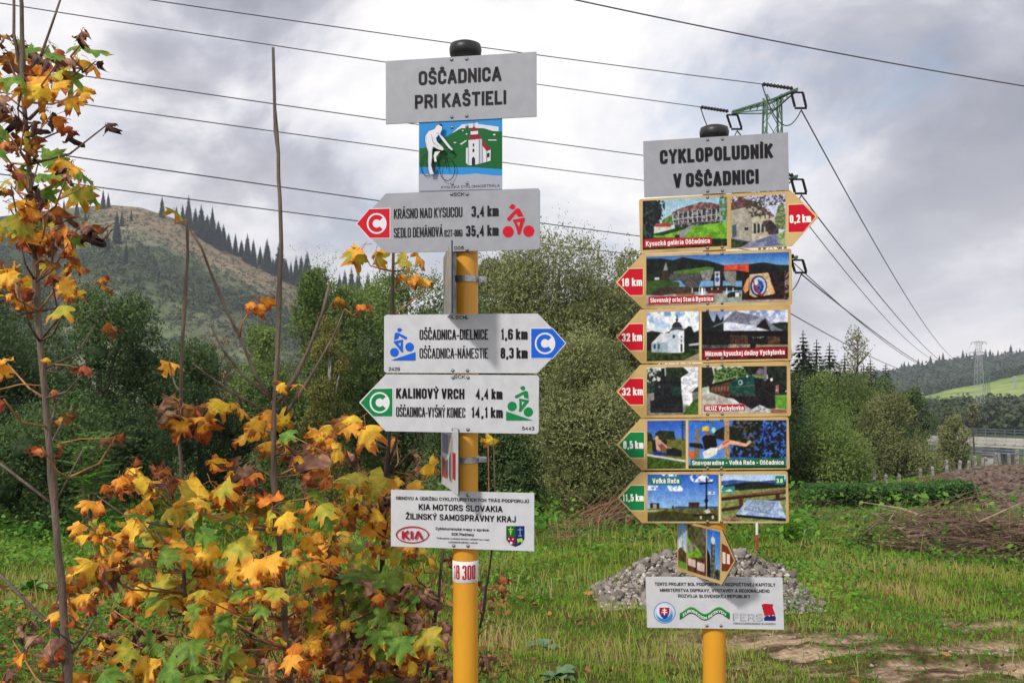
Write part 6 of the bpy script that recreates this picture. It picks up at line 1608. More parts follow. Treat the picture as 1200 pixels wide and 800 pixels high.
# ------------------------------------------------------------------ bridge
M_conc = noisy('stained_concrete', (.24, .225, .20), (.40, .38, .345), .6, .9, .3, c3=(.47, .45, .41), bscale=4)
M_pipe = noisy('blue_grey_railing', (.07, .09, .13), (.11, .14, .19), 2, .5)
def bridge():
    D = 88.0; m = D / FPX
    A, B_ = place(1078, 511, D + 5), place(1330, 509, D - 7)
    root = tag(empty('bridge', A), 'low concrete road bridge with a dark railing behind the right hand willows', 'bridge')
    ax = (B_ - A); ax.z = 0; L = ax.length; ax.normalize(); ay = Vector((0, 0, 1)).cross(ax); az = Vector((0, 0, 1)); F3 = (ax, ay, az)
    P_ = lambda u, v, w_: ax * u + ay * v + az * w_
    g = Geo(); g.box(P_(L / 2, 2.5, -.32), (L, 5.4, .36), ax=F3); g.box(P_(L / 2, 0.0, -.62), (L, .3, .25), ax=F3); g.build('deck', M_conc, root)
    g = Geo(); g.box(P_(L / 2, -.35, -.95), (L, .22, .18), ax=F3); g.tube([P_(0, -.5, -1.25), P_(L, -.5, -1.25)], .12, 8); g.build('pipe', M_pipe, root)
    g = Geo(); g.box(P_(L / 2, -.12, .02), (L, .18, .20), ax=F3); g.build('kerb', M_conc, root)
    n = 22
    for i in range(n):
        g = Geo(); g.box(P_(.2 + i * (L - .4) / (n - 1), -.22, -.12), (.16, .14, .62), ax=F3); g.build('corbel', M_conc, root)
        g = Geo(); g.box(P_(.2 + i * (L - .4) / (n - 1), -.1, .52), (.07, .07, .82), ax=F3); g.build('railing_post', M_pipe, root)
    for h in (.95, .68, .42):
        g = Geo(); g.tube([P_(0, -.1, h), P_(L, -.1, h)], .04, 6); g.build('rail', M_pipe, root)
    for u in (L * .36, L * .86):
        g = Geo(); g.box(P_(u, 2.5, -2.9), (1.6, 5.0, 4.6), ax=F3); g.build('pier', M_conc, root)
bridge()
# tiny house roof seen at the right edge
M_red = noisy('red_roof_tiles', (.30, .06, .04), (.42, .10, .07), 2, .7); M_wall = noisy('pale_plaster', (.55, .52, .46), (.66, .63, .58), 1, .9)
def cottage(px, py, D, w, h, label):
    X = (px - MIDX) / FPX * D; z = EYE + (HORIZON - py) / FPX * D
    root = tag(empty('cottage', (X, D, z)), label, 'house'); m = D / FPX
    g = Geo(); g.box((0, 0, h * .3 * m), (w * m, w * m * .8, h * .6 * m + 3 * m)); g.build('wall', M_wall, root)
    W_2, Hh = w * .58 * m, h * m
    g = Geo(); y = w * .46 * m; zb = h * .6 * m + 1.5 * m
    g.add([(-W_2, -y, zb), (W_2, -y, zb), (W_2, y, zb), (-W_2, y, zb), (-W_2, 0, zb + Hh * .6), (W_2, 0, zb + Hh * .6)], [(0, 1, 5, 4), (2, 3, 4, 5), (0, 4, 3), (1, 2, 5), (3, 2, 1, 0)]); g.build('roof', M_red, root)
cottage(1190, 493, 190, 8, 9, 'small red roofed cottage at the foot of the pasture, right edge')
# ------------------------------------------------------------------ sycamore maple saplings in the foreground
_half = [(0, 1.0), (7, .84), (12, .86), (17, .66), (24, .50), (31, .62), (36, .80), (43, .92), (50, .80), (57, .78), (66, .46), (78, .50), (88, .62), (100, .66), (112, .54), (135, .34), (165, .18)]
LEAF_OUT = [(math.sin(math.radians(a)) * r, math.cos(math.radians(a)) * r) for a, r in _half] + [(-math.sin(math.radians(a)) * r, math.cos(math.radians(a)) * r) for a, r in reversed(_half[1:])]
def leaf_mesh(name, seed, curl_y, curl_x, fold, twist, ripple, mat, stalk_mat, squeeze=1.0, stalk=.75):
    r = random.Random(seed); n = len(LEAF_OUT)
    jit = [1 + r.gauss(0, .09) for _ in range(n)]
    flat = [(0, 0)] + [(x * .45 * jit[i], y * .45 * jit[i]) for i, (x, y) in enumerate(LEAF_OUT)] + [(x * .75 * jit[i], y * .75 * jit[i]) for i, (x, y) in enumerate(LEAF_OUT)] + [(x * jit[i], y * jit[i]) for i, (x, y) in enumerate(LEAF_OUT)]
    ph = r.random() * 6
    def bend(x, y):
        x *= squeeze
        z = -fold * abs(x) + 1.5 * ripple * (math.sin(7 * x + ph) * math.cos(5 * y + ph) + .6 * math.sin(11 * x - 9 * y + ph)) * (x * x + y * y) ** .8
        ky = curl_y + .3 * curl_y * math.sin(3 * x + ph); kx = curl_x
        if abs(kx) > .01: x2 = math.sin(kx * x) / kx; z += (1 - math.cos(kx * x)) / kx * (-1)
        else: x2 = x
        t = twist * y; c_, s_ = math.cos(t), math.sin(t); x2, z = x2 * c_ - z * s_, x2 * s_ + z * c_
        if abs(ky) > .01: y2 = math.sin(ky * y) / ky; z2 = z * math.cos(ky * y) - (1 - math.cos(ky * y)) / ky; y2 += z * math.sin(ky * y)
        else: y2, z2 = y, z
        return (x2, y2, z2)
    vs = [bend(*p) for p in flat]; fs = []
    for i in range(n):
        j = (i + 1) % n; fs.append((0, 1 + j, 1 + i)); fs.append((1 + i, 1 + j, 1 + n + j, 1 + n + i)); fs.append((1 + n + i, 1 + n + j, 1 + 2 * n + j, 1 + 2 * n + i))
    nb = len(fs); uv = [(x, y) for x, y in flat]
    # the stalk, three sided
    p0, p1, p2 = Vector((0, 0, 0)), Vector((r.gauss(0, .05), -stalk * .55, .05)), Vector((r.gauss(0, .12), -stalk, -.08))
    k = len(vs)
    for p, rad in ((p0, .012), (p1, .013), (p2, .02)):
        for a in range(3):
            t = a * 2.094; vs.append((p.x + rad * math.cos(t), p.y, p.z + rad * math.sin(t))); uv.append((0, 0))
    for i in range(2):
        for a in range(3): b_ = (a + 1) % 3; fs.append((k + i * 3 + a, k + i * 3 + b_, k + i * 3 + 3 + b_, k + i * 3 + 3 + a))
    me = bpy.data.meshes.new(name); me.from_pydata(vs, [], fs)
    me.polygons.foreach_set('material_index', [0] * nb + [1] * (len(fs) - nb)); me.polygons.foreach_set('use_smooth', [True] * len(fs))
    l = me.uv_layers.new(name='flat'); idx = [vi for p in me.polygons for vi in p.vertices]
    l.data.foreach_set('uv', [c for i in idx for c in uv[i]])
    me.materials.append(mat); me.materials.append(stalk_mat); me.update()
    return me
def leaf_material(name, c1, c2, edge, spot, transl=.35, vein=(1.15, 1.1, .9), edge_at=.62, rough=.55, hue=.03):
    m, nt, b = new_mat(name); L = nt.links.new
    uvn = N(nt, 'ShaderNodeUVMap', uv_map='flat'); oi = N(nt, 'ShaderNodeObjectInfo')
    sc = N(nt, 'ShaderNodeVectorMath', operation='SCALE'); L(uvn.outputs[0], sc.inputs[0]); sc.inputs['Scale'].default_value = 1
    mul = N(nt, 'ShaderNodeMath', operation='MULTIPLY'); L(oi.outputs['Random'], mul.inputs[0]); mul.inputs[1].default_value = 37.0
    cmb_ = N(nt, 'ShaderNodeCombineXYZ'); L(mul.outputs[0], cmb_.inputs[0]); L(mul.outputs[0], cmb_.inputs[2])
    ad = N(nt, 'ShaderNodeVectorMath', operation='ADD'); L(sc.outputs[0], ad.inputs[0]); L(cmb_.outputs[0], ad.inputs[1])
    n1_ = N(nt, 'ShaderNodeTexNoise'); L(ad.outputs[0], n1_.inputs['Vector']); n1_.inputs['Scale'].default_value = 2.6; n1_.inputs['Detail'].default_value = 5
    base = ramp(nt, n1_.outputs['Fac'], [(.38, c1), (.60, c2)])
    # margin browning: distance from the leaf base plus noise
    ln = N(nt, 'ShaderNodeVectorMath', operation='LENGTH'); L(uvn.outputs[0], ln.inputs[0])
    n2_ = N(nt, 'ShaderNodeTexNoise'); L(ad.outputs[0], n2_.inputs['Vector']); n2_.inputs['Scale'].default_value = 5.5; n2_.inputs['Detail'].default_value = 6
    a1 = N(nt, 'ShaderNodeMath', operation='MULTIPLY_ADD'); L(n2_.outputs['Fac'], a1.inputs[0]); a1.inputs[1].default_value = 1.1; L(ln.outputs['Value'], a1.inputs[2])
    rb = N(nt, 'ShaderNodeMath', operation='MULTIPLY_ADD'); L(oi.outputs['Random'], rb.inputs[0]); rb.inputs[1].default_value = .35; L(a1.outputs[0], rb.inputs[2])
    er = N(nt, 'ShaderNodeMapRange'); L(rb.outputs[0], er.inputs[0]); er.inputs[1].default_value = edge_at + .62; er.inputs[2].default_value = edge_at + .85
    m1 = N(nt, 'ShaderNodeMix', data_type='RGBA'); L(er.outputs[0], m1.inputs[0]); L(base.outputs[0], m1.inputs[6]); m1.inputs[7].default_value = (*edge, 1)
    # tar spots
    vo = N(nt, 'ShaderNodeTexVoronoi'); L(ad.outputs[0], vo.inputs['Vector']); vo.inputs['Scale'].default_value = 6.0
    sp = N(nt, 'ShaderNodeMapRange'); L(vo.outputs['Distance'], sp.inputs[0]); sp.inputs[1].default_value = .13; sp.inputs[2].default_value = .07
    vc = N(nt, 'ShaderNodeSeparateColor'); L(vo.outputs['Color'], vc.inputs[0]); gt = N(nt, 'ShaderNodeMath', operation='GREATER_THAN'); L(vc.outputs[0], gt.inputs[0]); gt.inputs[1].default_value = .62
    sm = N(nt, 'ShaderNodeMath', operation='MULTIPLY'); L(sp.outputs[0], sm.inputs[0]); L(gt.outputs[0], sm.inputs[1])
    m2 = N(nt, 'ShaderNodeMix', data_type='RGBA'); L(sm.outputs[0], m2.inputs[0]); L(m1.outputs[2], m2.inputs[6]); m2.inputs[7].default_value = (*spot, 1)
    # five veins fan out from the base of the blade
    sx_ = N(nt, 'ShaderNodeSeparateXYZ'); L(uvn.outputs[0], sx_.inputs[0])
    at = N(nt, 'ShaderNodeMath', operation='ARCTAN2'); L(sx_.outputs[0], at.inputs[0]); L(sx_.outputs[1], at.inputs[1])
    pp = N(nt, 'ShaderNodeMath', operation='ABSOLUTE'); 
    dv = N(nt, 'ShaderNodeMath', operation='DIVIDE'); L(at.outputs[0], dv.inputs[0]); dv.inputs[1].default_value = .75
    fr = N(nt, 'ShaderNodeMath', operation='ROUND'); L(dv.outputs[0], fr.inputs[0]); sb = N(nt, 'ShaderNodeMath', operation='SUBTRACT'); L(dv.outputs[0], sb.inputs[0]); L(fr.outputs[0], sb.inputs[1])
    L(sb.outputs[0], pp.inputs[0]); vd = N(nt, 'ShaderNodeMath', operation='MULTIPLY'); L(pp.outputs[0], vd.inputs[0]); L(ln.outputs['Value'], vd.inputs[1])
    vr = N(nt, 'ShaderNodeMapRange'); L(vd.outputs[0], vr.inputs[0]); vr.inputs[1].default_value = .022; vr.inputs[2].default_value = .008
    m3 = N(nt, 'ShaderNodeMix', data_type='RGBA', blend_type='MULTIPLY'); L(vr.outputs[0], m3.inputs[0]); L(m2.outputs[2], m3.inputs[6]); m3.inputs[7].default_value = (*vein, 1)
    hs = N(nt, 'ShaderNodeHueSaturation'); L(m3.outputs[2], hs.inputs['Color'])
    hr = N(nt, 'ShaderNodeMapRange'); L(oi.outputs['Random'], hr.inputs[0]); hr.inputs[3].default_value = .5 - hue; hr.inputs[4].default_value = .5 + hue * .6; L(hr.outputs[0], hs.inputs['Hue'])
    vr2 = N(nt, 'ShaderNodeMapRange'); L(n1_.outputs['Fac'], vr2.inputs[0]); vr2.inputs[3].default_value = .85; vr2.inputs[4].default_value = 1.45; L(vr2.outputs[0], hs.inputs['Value'])
    L(hs.outputs[0], b.inputs['Base Color']); b.inputs['Roughness'].default_value = rough; b.inputs['Specular IOR Level'].default_value = .3
    bp = N(nt, 'ShaderNodeBump'); bp.inputs['Strength'].default_value = .5; bp.inputs['Distance'].default_value = .004; L(n2_.outputs['Fac'], bp.inputs['Height']); L(bp.outputs[0], b.inputs['Normal'])
    tr = N(nt, 'ShaderNodeBsdfTranslucent'); L(hs.outputs[0], tr.inputs['Color']); mx = N(nt, 'ShaderNodeMixShader'); mx.inputs[0].default_value = transl
    L(b.outputs[0], mx.inputs[1]); L(tr.outputs[0], mx.inputs[2]); L(mx.outputs[0], nt.nodes['Material Output'].inputs[0])
    return m
SPOT = (.012, .008, .006)
LM = {
 'green': leaf_material('green_maple_leaf', (.085, .20, .030), (.16, .30, .040), (.50, .34, .04), SPOT, edge_at=.80, vein=(1.5, 1.3, 1.3)),
 'lime': leaf_material('lime_maple_leaf', (.28, .36, .04), (.52, .44, .05), (.60, .28, .025), SPOT, edge_at=.62),
 'yellow': leaf_material('yellow_maple_leaf', (.80, .47, .035), (.86, .56, .06), (.42, .13, .02), SPOT, edge_at=.62),
 'orange': leaf_material('orange_maple_leaf', (.74, .32, .025), (.78, .42, .04), (.30, .075, .018), (.05, .015, .01), edge_at=.48),
 'rust': leaf_material('rusty_maple_leaf', (.42, .15, .045), (.62, .26, .05), (.20, .075, .035), (.04, .015, .01), edge_at=.40, transl=.25),
 'brown': leaf_material('withered_maple_leaf', (.23, .12, .075), (.38, .22, .14), (.13, .065, .045), (.05, .03, .02), edge_at=.5, transl=.15, rough=.75, hue=.015),
 'purple': leaf_material('dark_withered_leaf', (.07, .04, .035), (.14, .08, .065), (.05, .03, .025), (.02, .012, .01), edge_at=.5, transl=.1, rough=.75, hue=.01),
}
M_stalk = noisy('reddish_leaf_stalk', (.30, .10, .04), (.42, .22, .07), 30, .6)
M_twig = noisy('grey_brown_maple_bark', (.085, .060, .045), (.17, .125, .095), 60, .8, .5, stretch=(1, 1, .15), bscale=300)
M_twigd = noisy('dark_maple_bark', (.035, .024, .020), (.085, .055, .042), 60, .8, .5, stretch=(1, 1, .15), bscale=300)
LV = {}
for kind, shapes in {
  'green': [(.5, .5, .10, .1, .10, 1), (.9, -.4, .15, -.2, .12, 1), (.3, .7, .25, .2, .12, .95), (1.2, .3, .2, 0, .1, 1)],
  'lime': [(.6, .6, .15, .15, .12, 1), (1.0, -.5, .2, -.2, .15, 1), (.4, .8, .3, .3, .12, .95), (1.4, .6, .1, .1, .18, .9)],
  'yellow': [(.8, .8, .2, .2, .18, 1), (1.4, -.8, .2, -.3, .2, .95), (.5, 1.2, .35, .4, .15, .9), (1.9, .9, .2, .2, .2, .9)],
  'orange': [(1.2, 1.2, .3, .3, .25, .95), (2.0, -1.0, .3, -.4, .25, .9), (.9, 1.8, .4, .5, .2, .85), (2.4, 1.3, .3, .3, .3, .85)],
  'rust': [(1.8, 1.8, .5, .5, .3, .85), (2.6, -1.4, .4, -.6, .35, .8), (1.2, 2.4, .6, .7, .3, .8), (-2.2, 1.8, .4, .8, .3, .8)],
  'brown': [(2.4, 2.6, .7, .8, .4, .7), (3.2, -2.0, .5, -.9, .4, .65), (1.6, 3.2, .8, 1.1, .4, .6), (-2.6, 2.8, .6, 1.0, .4, .65)],
  'purple': [(2.6, 2.6, .7, .9, .4, .6), (3.4, -2.2, .6, -1.0, .4, .6)]}.items():
    LV[kind] = [leaf_mesh('leaf', hash((kind, i)) % 1000 if False else (len(kind) * 31 + i * 7), *sh_[:2], sh_[2], sh_[3], sh_[4], LM[kind], M_stalk, sh_[5]) for i, sh_ in enumerate(shapes)]

def put_leaf(root, node, pos, size, kind, rng, facing=None):
    """blade base near pos, its stalk reaching back to node"""
    out = (pos - node)
    if out.length < 1e-4: out = Vector((rng.gauss(0, 1), rng.gauss(0, 1), rng.gauss(0, 1)))
    out.normalize()
    y = (out + Vector((0, 0, -rng.uniform(.15, .9)))).normalized()
    f = facing or Vector((rng.gauss(0, .45), -.75 + rng.gauss(0, .4), .75 + rng.gauss(0, .35)))
    z = (f - y * f.dot(y)); z = z.normalized() if z.length > 1e-3 else y.orthogonal().normalized()
    x = y.cross(z)
    o = bpy.data.objects.new('leaf', rng.choice(LV[kind])); col.objects.link(o); o.parent = root
    R = Matrix((x, y, z)).transposed().to_4x4(); s = size * rng.uniform(.85, 1.15)
    o.matrix_local = Matrix.Translation(pos - root.location) @ R @ Matrix.Diagonal((s, s, s, 1))
    return o
def sapling(label, D, stems, clusters, seed, base_px=None, mat=None, extra_twigs=()):
    """stems: list of (list of (px, py, dD), r0, r1); clusters: (px, py, n, size_px, kinds, spread_px[, dD])"""
    r = random.Random(seed)
    p0 = place(stems[0][0][-1][0], 800, D); root = tag(empty('maple_sapling', (p0.x, D, gz(p0.x, D))), label, 'sapling', 'maple saplings in the foreground')
    trunk_pts = []
    for k, (pts, w0, w1) in enumerate(stems):
        P = [place(a, b_, D + (c[0] if c else 0)) for a, b_, *c in pts]
        if pts[-1][1] >= 798:                                     # carry the stem on down to the ground
            q = P[-1]; P.append(Vector((q.x + .01, q.y, gz(q.x, q.y) - .03)))
        # resample a little wobble
        Q = [P[0]]
        for a, b_ in zip(P, P[1:]):
            m = max(1, int((b_ - a).length / .05))
            for i in range(1, m + 1): Q.append(a.lerp(b_, i / m) + Vector((r.gauss(0, .0012), r.gauss(0, .0012), 0)))
        n = len(Q); R = [(w0 + (w1 - w0) * i / (n - 1)) / 2 / FPX * D for i in range(n)]
        R = [q * (1.45 if (i % 7 == 3 and w0 < 8) else 1) for i, q in enumerate(R)]      # swollen buds at the nodes
        g = Geo(); g.tube([q - root.location for q in Q], R, 8); g.build('stem' if k == 0 else 'branch', mat or M_twig, root, smooth=True)
        trunk_pts += Q
    for pts, w0, w1 in extra_twigs:
        P = [place(a, b_, D + (c[0] if c else 0)) - root.location for a, b_, *c in pts]; n = len(P)
        g = Geo(); g.tube(P, [(w0 + (w1 - w0) * i / (n - 1)) / 2 / FPX * D for i in range(n)], 5); g.build('twig', M_stalk if w0 < 2.6 else (mat or M_twig), root, smooth=True)
    for c in clusters:
        px, py, nl, sz, kinds, spr = c[:6]; dd = c[6] if len(c) > 6 else r.uniform(-.22, .22)
        node = place(px, py, D + dd)
        # the twig leaves the nearest stem somewhat below the node
        cand = [q for q in trunk_pts if q.z < node.z + .02] or trunk_pts
        st = min(cand, key=lambda q: (q - node).length + abs((node.z - q.z) - .10) * .6)
        if (st - node).length > .015:
            m = st.lerp(node, .55) + Vector((0, 0, -.02)) + Vector((r.gauss(0, .01), r.gauss(0, .01), 0))
            g = Geo(); g.tube([st - root.location, m - root.location, node - root.location], [.0028, .0022, .0014], 5); g.build('twig', r.choice((M_twig, M_stalk)), root, smooth=True)
        for k in range(nl):
            a = r.random() * 6.283; rad = spr * math.sqrt(r.random()) if nl > 1 else spr * .5
            pos = node + Vector((math.cos(a) * rad / FPX * D, r.gauss(0, .03), math.sin(a) * rad * .85 / FPX * D))
            kd = r.choice(kinds) if isinstance(kinds, (list, tuple)) else kinds
            s = sz * r.uniform(.75, 1.1) / FPX * D * .63
            put_leaf(root, node, pos, s, kd, r)
    return root
Y, O_, U, B_, Gn, L_m, Pp = 'yellow', 'orange', 'rust', 'brown', 'green', 'lime', 'purple'
top_mix = [Y, L_m, Gn, O_, U]
mass_hi = [O_, Y, O_, U, B_]; mass_mid = [Y, L_m, Y, Gn, O_, Y]; mass_lo = [Gn, L_m, Y, O_, U, B_, Gn]
def fill(n, x0, x1, y0, y1, kinds, sz, seed, k=3, slope=0.0):
    r = random.Random(seed); return [(x, r.uniform(y0 + slope * abs(x - (x0 + x1) / 2), y1), k, sz * r.uniform(.7, 1.15), kinds, 15) for x in (r.uniform(x0, x1) for _ in range(n))]
s1 = [(75, 620), (62, 560)]
sapling('tall maple sapling at the left edge, leafy at the top with a bare stem below', 1.95,
  [([(22, -30), (26, 40), (29, 120), (36, 230), (42, 330), (46, 400), (56, 500), (66, 620), (76, 740), (80, 800)], 4.5, 14),
   ([(74, -10), (60, 30), (48, 65), (38, 92), (31, 120)], 2.4, 4.0), ([(16, -20), (17, 40), (25, 90)], 3, 4),
   ([(96, 80), (80, 95), (60, 115), (34, 140)], 1.8, 3.2), ([(-10, 535), (30, 565), (62, 590)], 3, 4), ([(-5, 668), (40, 715), (72, 745)], 3.2, 4.5), ([(112, 722), (95, 750), (82, 768)], 3, 4), ([(98, 525), (80, 560), (68, 584)], 1.8, 2.8)],
  [(10, 70, 5, 46, [O_, U, Gn, Y], 26), (48, 72, 5, 46, [Y, L_m, U, O_], 20), (90, 62, 4, 48, [L_m, Y, Gn], 16), (104, 40, 2, 34, [B_, Pp], 6), (112, 72, 1, 26, [Pp], 3), (28, 95, 4, 44, [U, Y, Gn, B_], 24), (60, 100, 4, 46, [Y, L_m], 18), (95, 110, 3, 42, [Y, O_], 14),
   (60, 135, 3, 40, [U, O_, Y], 16), (10, 125, 3, 44, [B_, U], 20), (80, 150, 2, 36, [U, Pp], 14), (126, 146, 1, 42, [Pp], 4), (8, 155, 4, 42, [U, O_, Gn], 20), (45, 190, 5, 50, [Gn, Gn, L_m], 24), (85, 188, 3, 44, [L_m, Y, Gn], 16), (20, 205, 3, 44, [Gn, L_m], 18), (100, 218, 3, 42, [Y, L_m, Gn], 16),
   (58, 240, 3, 42, [U, O_], 16), (12, 245, 4, 46, [Y, Y, L_m], 20), (35, 272, 4, 44, [Y, O_, U], 18), (95, 262, 3, 46, [U, Pp, B_], 16), (80, 285, 2, 42, [U, O_], 10), (50, 308, 2, 36, [O_, L_m], 10), (75, 322, 4, 40, [U, Y, O_], 18), (105, 335, 3, 38, [O_, Y], 14), (8, 316, 3, 40, [Y, U], 14), (24, 340, 1, 36, [U], 4), (78, 360, 1, 36, [L_m], 4), (112, 380, 1, 40, [U], 4),
   (8, 425, 2, 40, [Y, O_], 8), (104, 430, 1, 30, [U], 3), (66, 420, 1, 14, [Y], 2), (5, 468, 1, 30, [U], 3), (68, 460, 2, 22, [U, B_], 6), (76, 488, 2, 24, [U], 6), (50, 524, 3, 24, [U, O_], 14), (135, 512, 2, 28, [U], 10),
   (70, 690, 2, 40, [U, O_], 8), (82, 712, 2, 44, [O_, Y], 12), (60, 735, 3, 42, [B_, U], 16), (40, 770, 3, 44, [B_, U, O_], 24), (8, 790, 3, 46, [O_, B_], 14), (15, 750, 2, 40, [B_, U], 14)] + fill(6, -12, 80, 40, 130, [U, Gn, Gn, B_, Pp], 34, 105, 3) + fill(13, -14, 84, 140, 300, [U, B_, Gn, Gn, L_m, Pp], 38, 106, 3) + fill(4, -10, 96, 300, 350, [U, O_, Y], 36, 107, 3), 1,  # darker leaf kinds in the upper fills stand in for backlit leaves
  extra_twigs=[([(0, 115), (8, 112), (28, 128)], 2, 2.2), ([(0, 180), (28, 205), (33, 215)], 2, 2.5), ([(0, 456), (25, 450), (52, 452)], 1.6, 2), ([(55, 426), (80, 428), (98, 432)], 1.6, 1.4), ([(68, 520), (95, 514), (130, 514)], 2, 1.6)])
sapling('thin straight maple shoot with one green and yellow leaf at its tip', 2.3,
  [([(219, 258), (219, 300), (216, 360), (213, 430), (211, 520), (215, 620), (217, 720), (219, 800)], 3.6, 6.5)],
  [(205, 248, 1, 42, [L_m], 3, 0.0), (198, 425, 2, 36, [Y, O_], 8), (212, 478, 5, 58, [U, O_, U], 22, 0.0), (185, 480, 2, 46, [B_, U], 14), (236, 490, 2, 50, [O_, Y], 12),
   (150, 550, 3, 34, [U, O_], 16), (175, 545, 3, 36, [U, Y], 16), (196, 560, 2, 36, [B_, U], 12), (140, 590, 4, 42, mass_hi, 26), (188, 590, 4, 44, mass_mid, 24), (160, 640, 5, 48, mass_mid, 28), (125, 640, 4, 46, [O_, Y, Y], 20), (118, 670, 4, 48, [O_, Y, B_], 22), (150, 690, 4, 50, mass_mid, 26), (100, 705, 4, 46, [O_, U, O_], 24), (190, 705, 4, 54, [Gn, Gn, L_m], 20), (140, 745, 5, 50, [O_, Y, Pp], 28), (185, 750, 5, 50, mass_lo, 26), (110, 780, 5, 50, [O_, U, Gn], 28), (160, 790, 5, 52, mass_lo, 26)] + fill(17, 95, 215, 560, 800, [O_, Y, L_m, U, B_, Gn, O_], 40, 101, 3, .3), 2)
sapling('tallest bare maple shoot reaching above the hill, between the left edge and the signpost', 2.2,
  [([(320, 56), (321, 100), (325, 180), (330, 290), (328, 350), (325, 420), (321, 480), (322, 560), (326, 620), (332, 690), (336, 760), (339, 800)], 3.6, 10.5),
   ([(222, 268), (236, 290), (255, 340), (280, 395), (300, 440), (318, 468)], 2.6, 4.2), ([(386, 334), (378, 368), (362, 410), (345, 445), (325, 472)], 3.6, 4.6), ([(248, 384), (262, 410), (285, 440), (316, 466)], 2.2, 3.4), ([(404, 362), (392, 392), (370, 432), (350, 462), (334, 486)], 2.4, 3.6), ([(225, 425), (245, 440), (262, 452), (280, 464), (310, 480)], 2.2, 3)],
  [(300, 352, 3, 34, [O_, U, O_], 10, 0.0), (393, 348, 1, 26, [O_], 3, .03), (430, 358, 2, 22, [O_, U], 5, .03), (322, 448, 2, 30, [Y, O_], 8), (275, 472, 2, 50, [Y], 14), (350, 452, 1, 26, [Y], 6), (315, 485, 3, 42, [O_, Y], 16), (340, 505, 1, 34, [Gn], 4, -.08), (300, 520, 4, 44, [O_, Y, O_], 22), (345, 525, 4, 42, [Y, O_], 20), (375, 505, 3, 46, [O_, Y], 14), (395, 510, 3, 48, [O_, O_, Y], 18), (385, 535, 4, 46, [O_, B_, Y], 20), (350, 555, 4, 44, [U, O_], 22), (300, 555, 4, 40, [B_, U, O_], 22),
   (262, 560, 5, 46, [Y, L_m, O_, U], 26), (280, 590, 5, 52, [L_m, L_m, Gn], 28), (240, 600, 5, 50, [L_m, Y, Gn], 26), (320, 600, 5, 50, [Y, L_m, O_], 26), (370, 590, 4, 50, [Gn, L_m, Y], 26), (405, 560, 3, 50, [Gn, L_m], 16), (350, 620, 5, 50, [L_m, Y, Y], 28), (265, 630, 5, 50, [L_m, Gn, Y], 28), (230, 650, 5, 50, mass_mid, 26), (300, 650, 5, 52, [Gn, L_m, Y], 28), (215, 690, 4, 54, [L_m, Gn, Y], 24), (260, 680, 5, 54, [O_, Y, L_m, Gn], 26), (245, 720, 4, 52, mass_mid, 26), (290, 700, 4, 46, mass_lo, 26), (350, 660, 3, 44, mass_mid, 20), (310, 740, 4, 40, [B_, U, Gn], 26), (255, 770, 4, 48, [Gn, Gn, L_m], 26), (355, 720, 4, 44, [O_, U, B_], 20), (360, 760, 4, 44, [O_, O_, Y], 20), (215, 745, 4, 46, mass_lo, 24), (230, 790, 4, 50, mass_lo, 26)] + fill(24, 215, 375, 520, 800, [O_, Y, L_m, L_m, Gn, U, B_], 40, 102, 3, .4), 3,
  extra_twigs=[([(318, 530), (345, 512), (400, 540)], 2, 1.6), ([(322, 605), (270, 600), (228, 606)], 2.2, 1.6)])
sapling('dark maple sapling half hidden behind the left ends of the arrow signs', 2.62,
  [([(461, 296), (460, 340), (458, 400), (456, 500), (452, 580), (449, 650), (446, 720), (440, 800)], 3.4, 9.5), ([(488, 420), (478, 470), (462, 520), (455, 545)], 2, 3), ([(500, 490), (482, 528), (462, 552)], 1.6, 2.6)],
  [(424, 292, 3, 40, [L_m, Y], 8, 0.0), (440, 298, 2, 34, [Y, L_m], 6, 0.0), (478, 300, 3, 40, [Y, L_m, Gn], 12, 0.05), (484, 325, 3, 34, [Y, O_], 10, .05), (505, 332, 2, 26, [Y, B_], 6, .05), (420, 495, 3, 44, [O_, B_, Y], 16), (402, 490, 1, 38, [B_], 4), (465, 520, 3, 34, [B_, O_], 12), (490, 545, 3, 36, [B_, Y], 14), (478, 560, 3, 38, [B_, Y], 14), (425, 560, 4, 44, [Gn, L_m], 18), (440, 590, 5, 42, [L_m, Y, B_], 22), (415, 610, 5, 46, [L_m, Y, O_], 24), (455, 610, 4, 42, [Y, U], 20), (400, 640, 5, 48, [L_m, Y, Y], 26), (430, 650, 5, 50, [Gn, Gn, L_m], 22), (455, 640, 3, 40, [L_m, O_], 16), (385, 665, 4, 44, [O_, Y], 20), (375, 655, 2, 40, [O_, U], 12), (410, 690, 4, 48, [Gn, L_m], 24), (445, 690, 4, 50, [Gn, Gn], 22), (465, 680, 3, 44, [Gn, L_m], 16)] + fill(12, 375, 470, 540, 720, [Y, L_m, B_, O_, Gn], 40, 103, 3, .3), 4, mat=M_twigd)
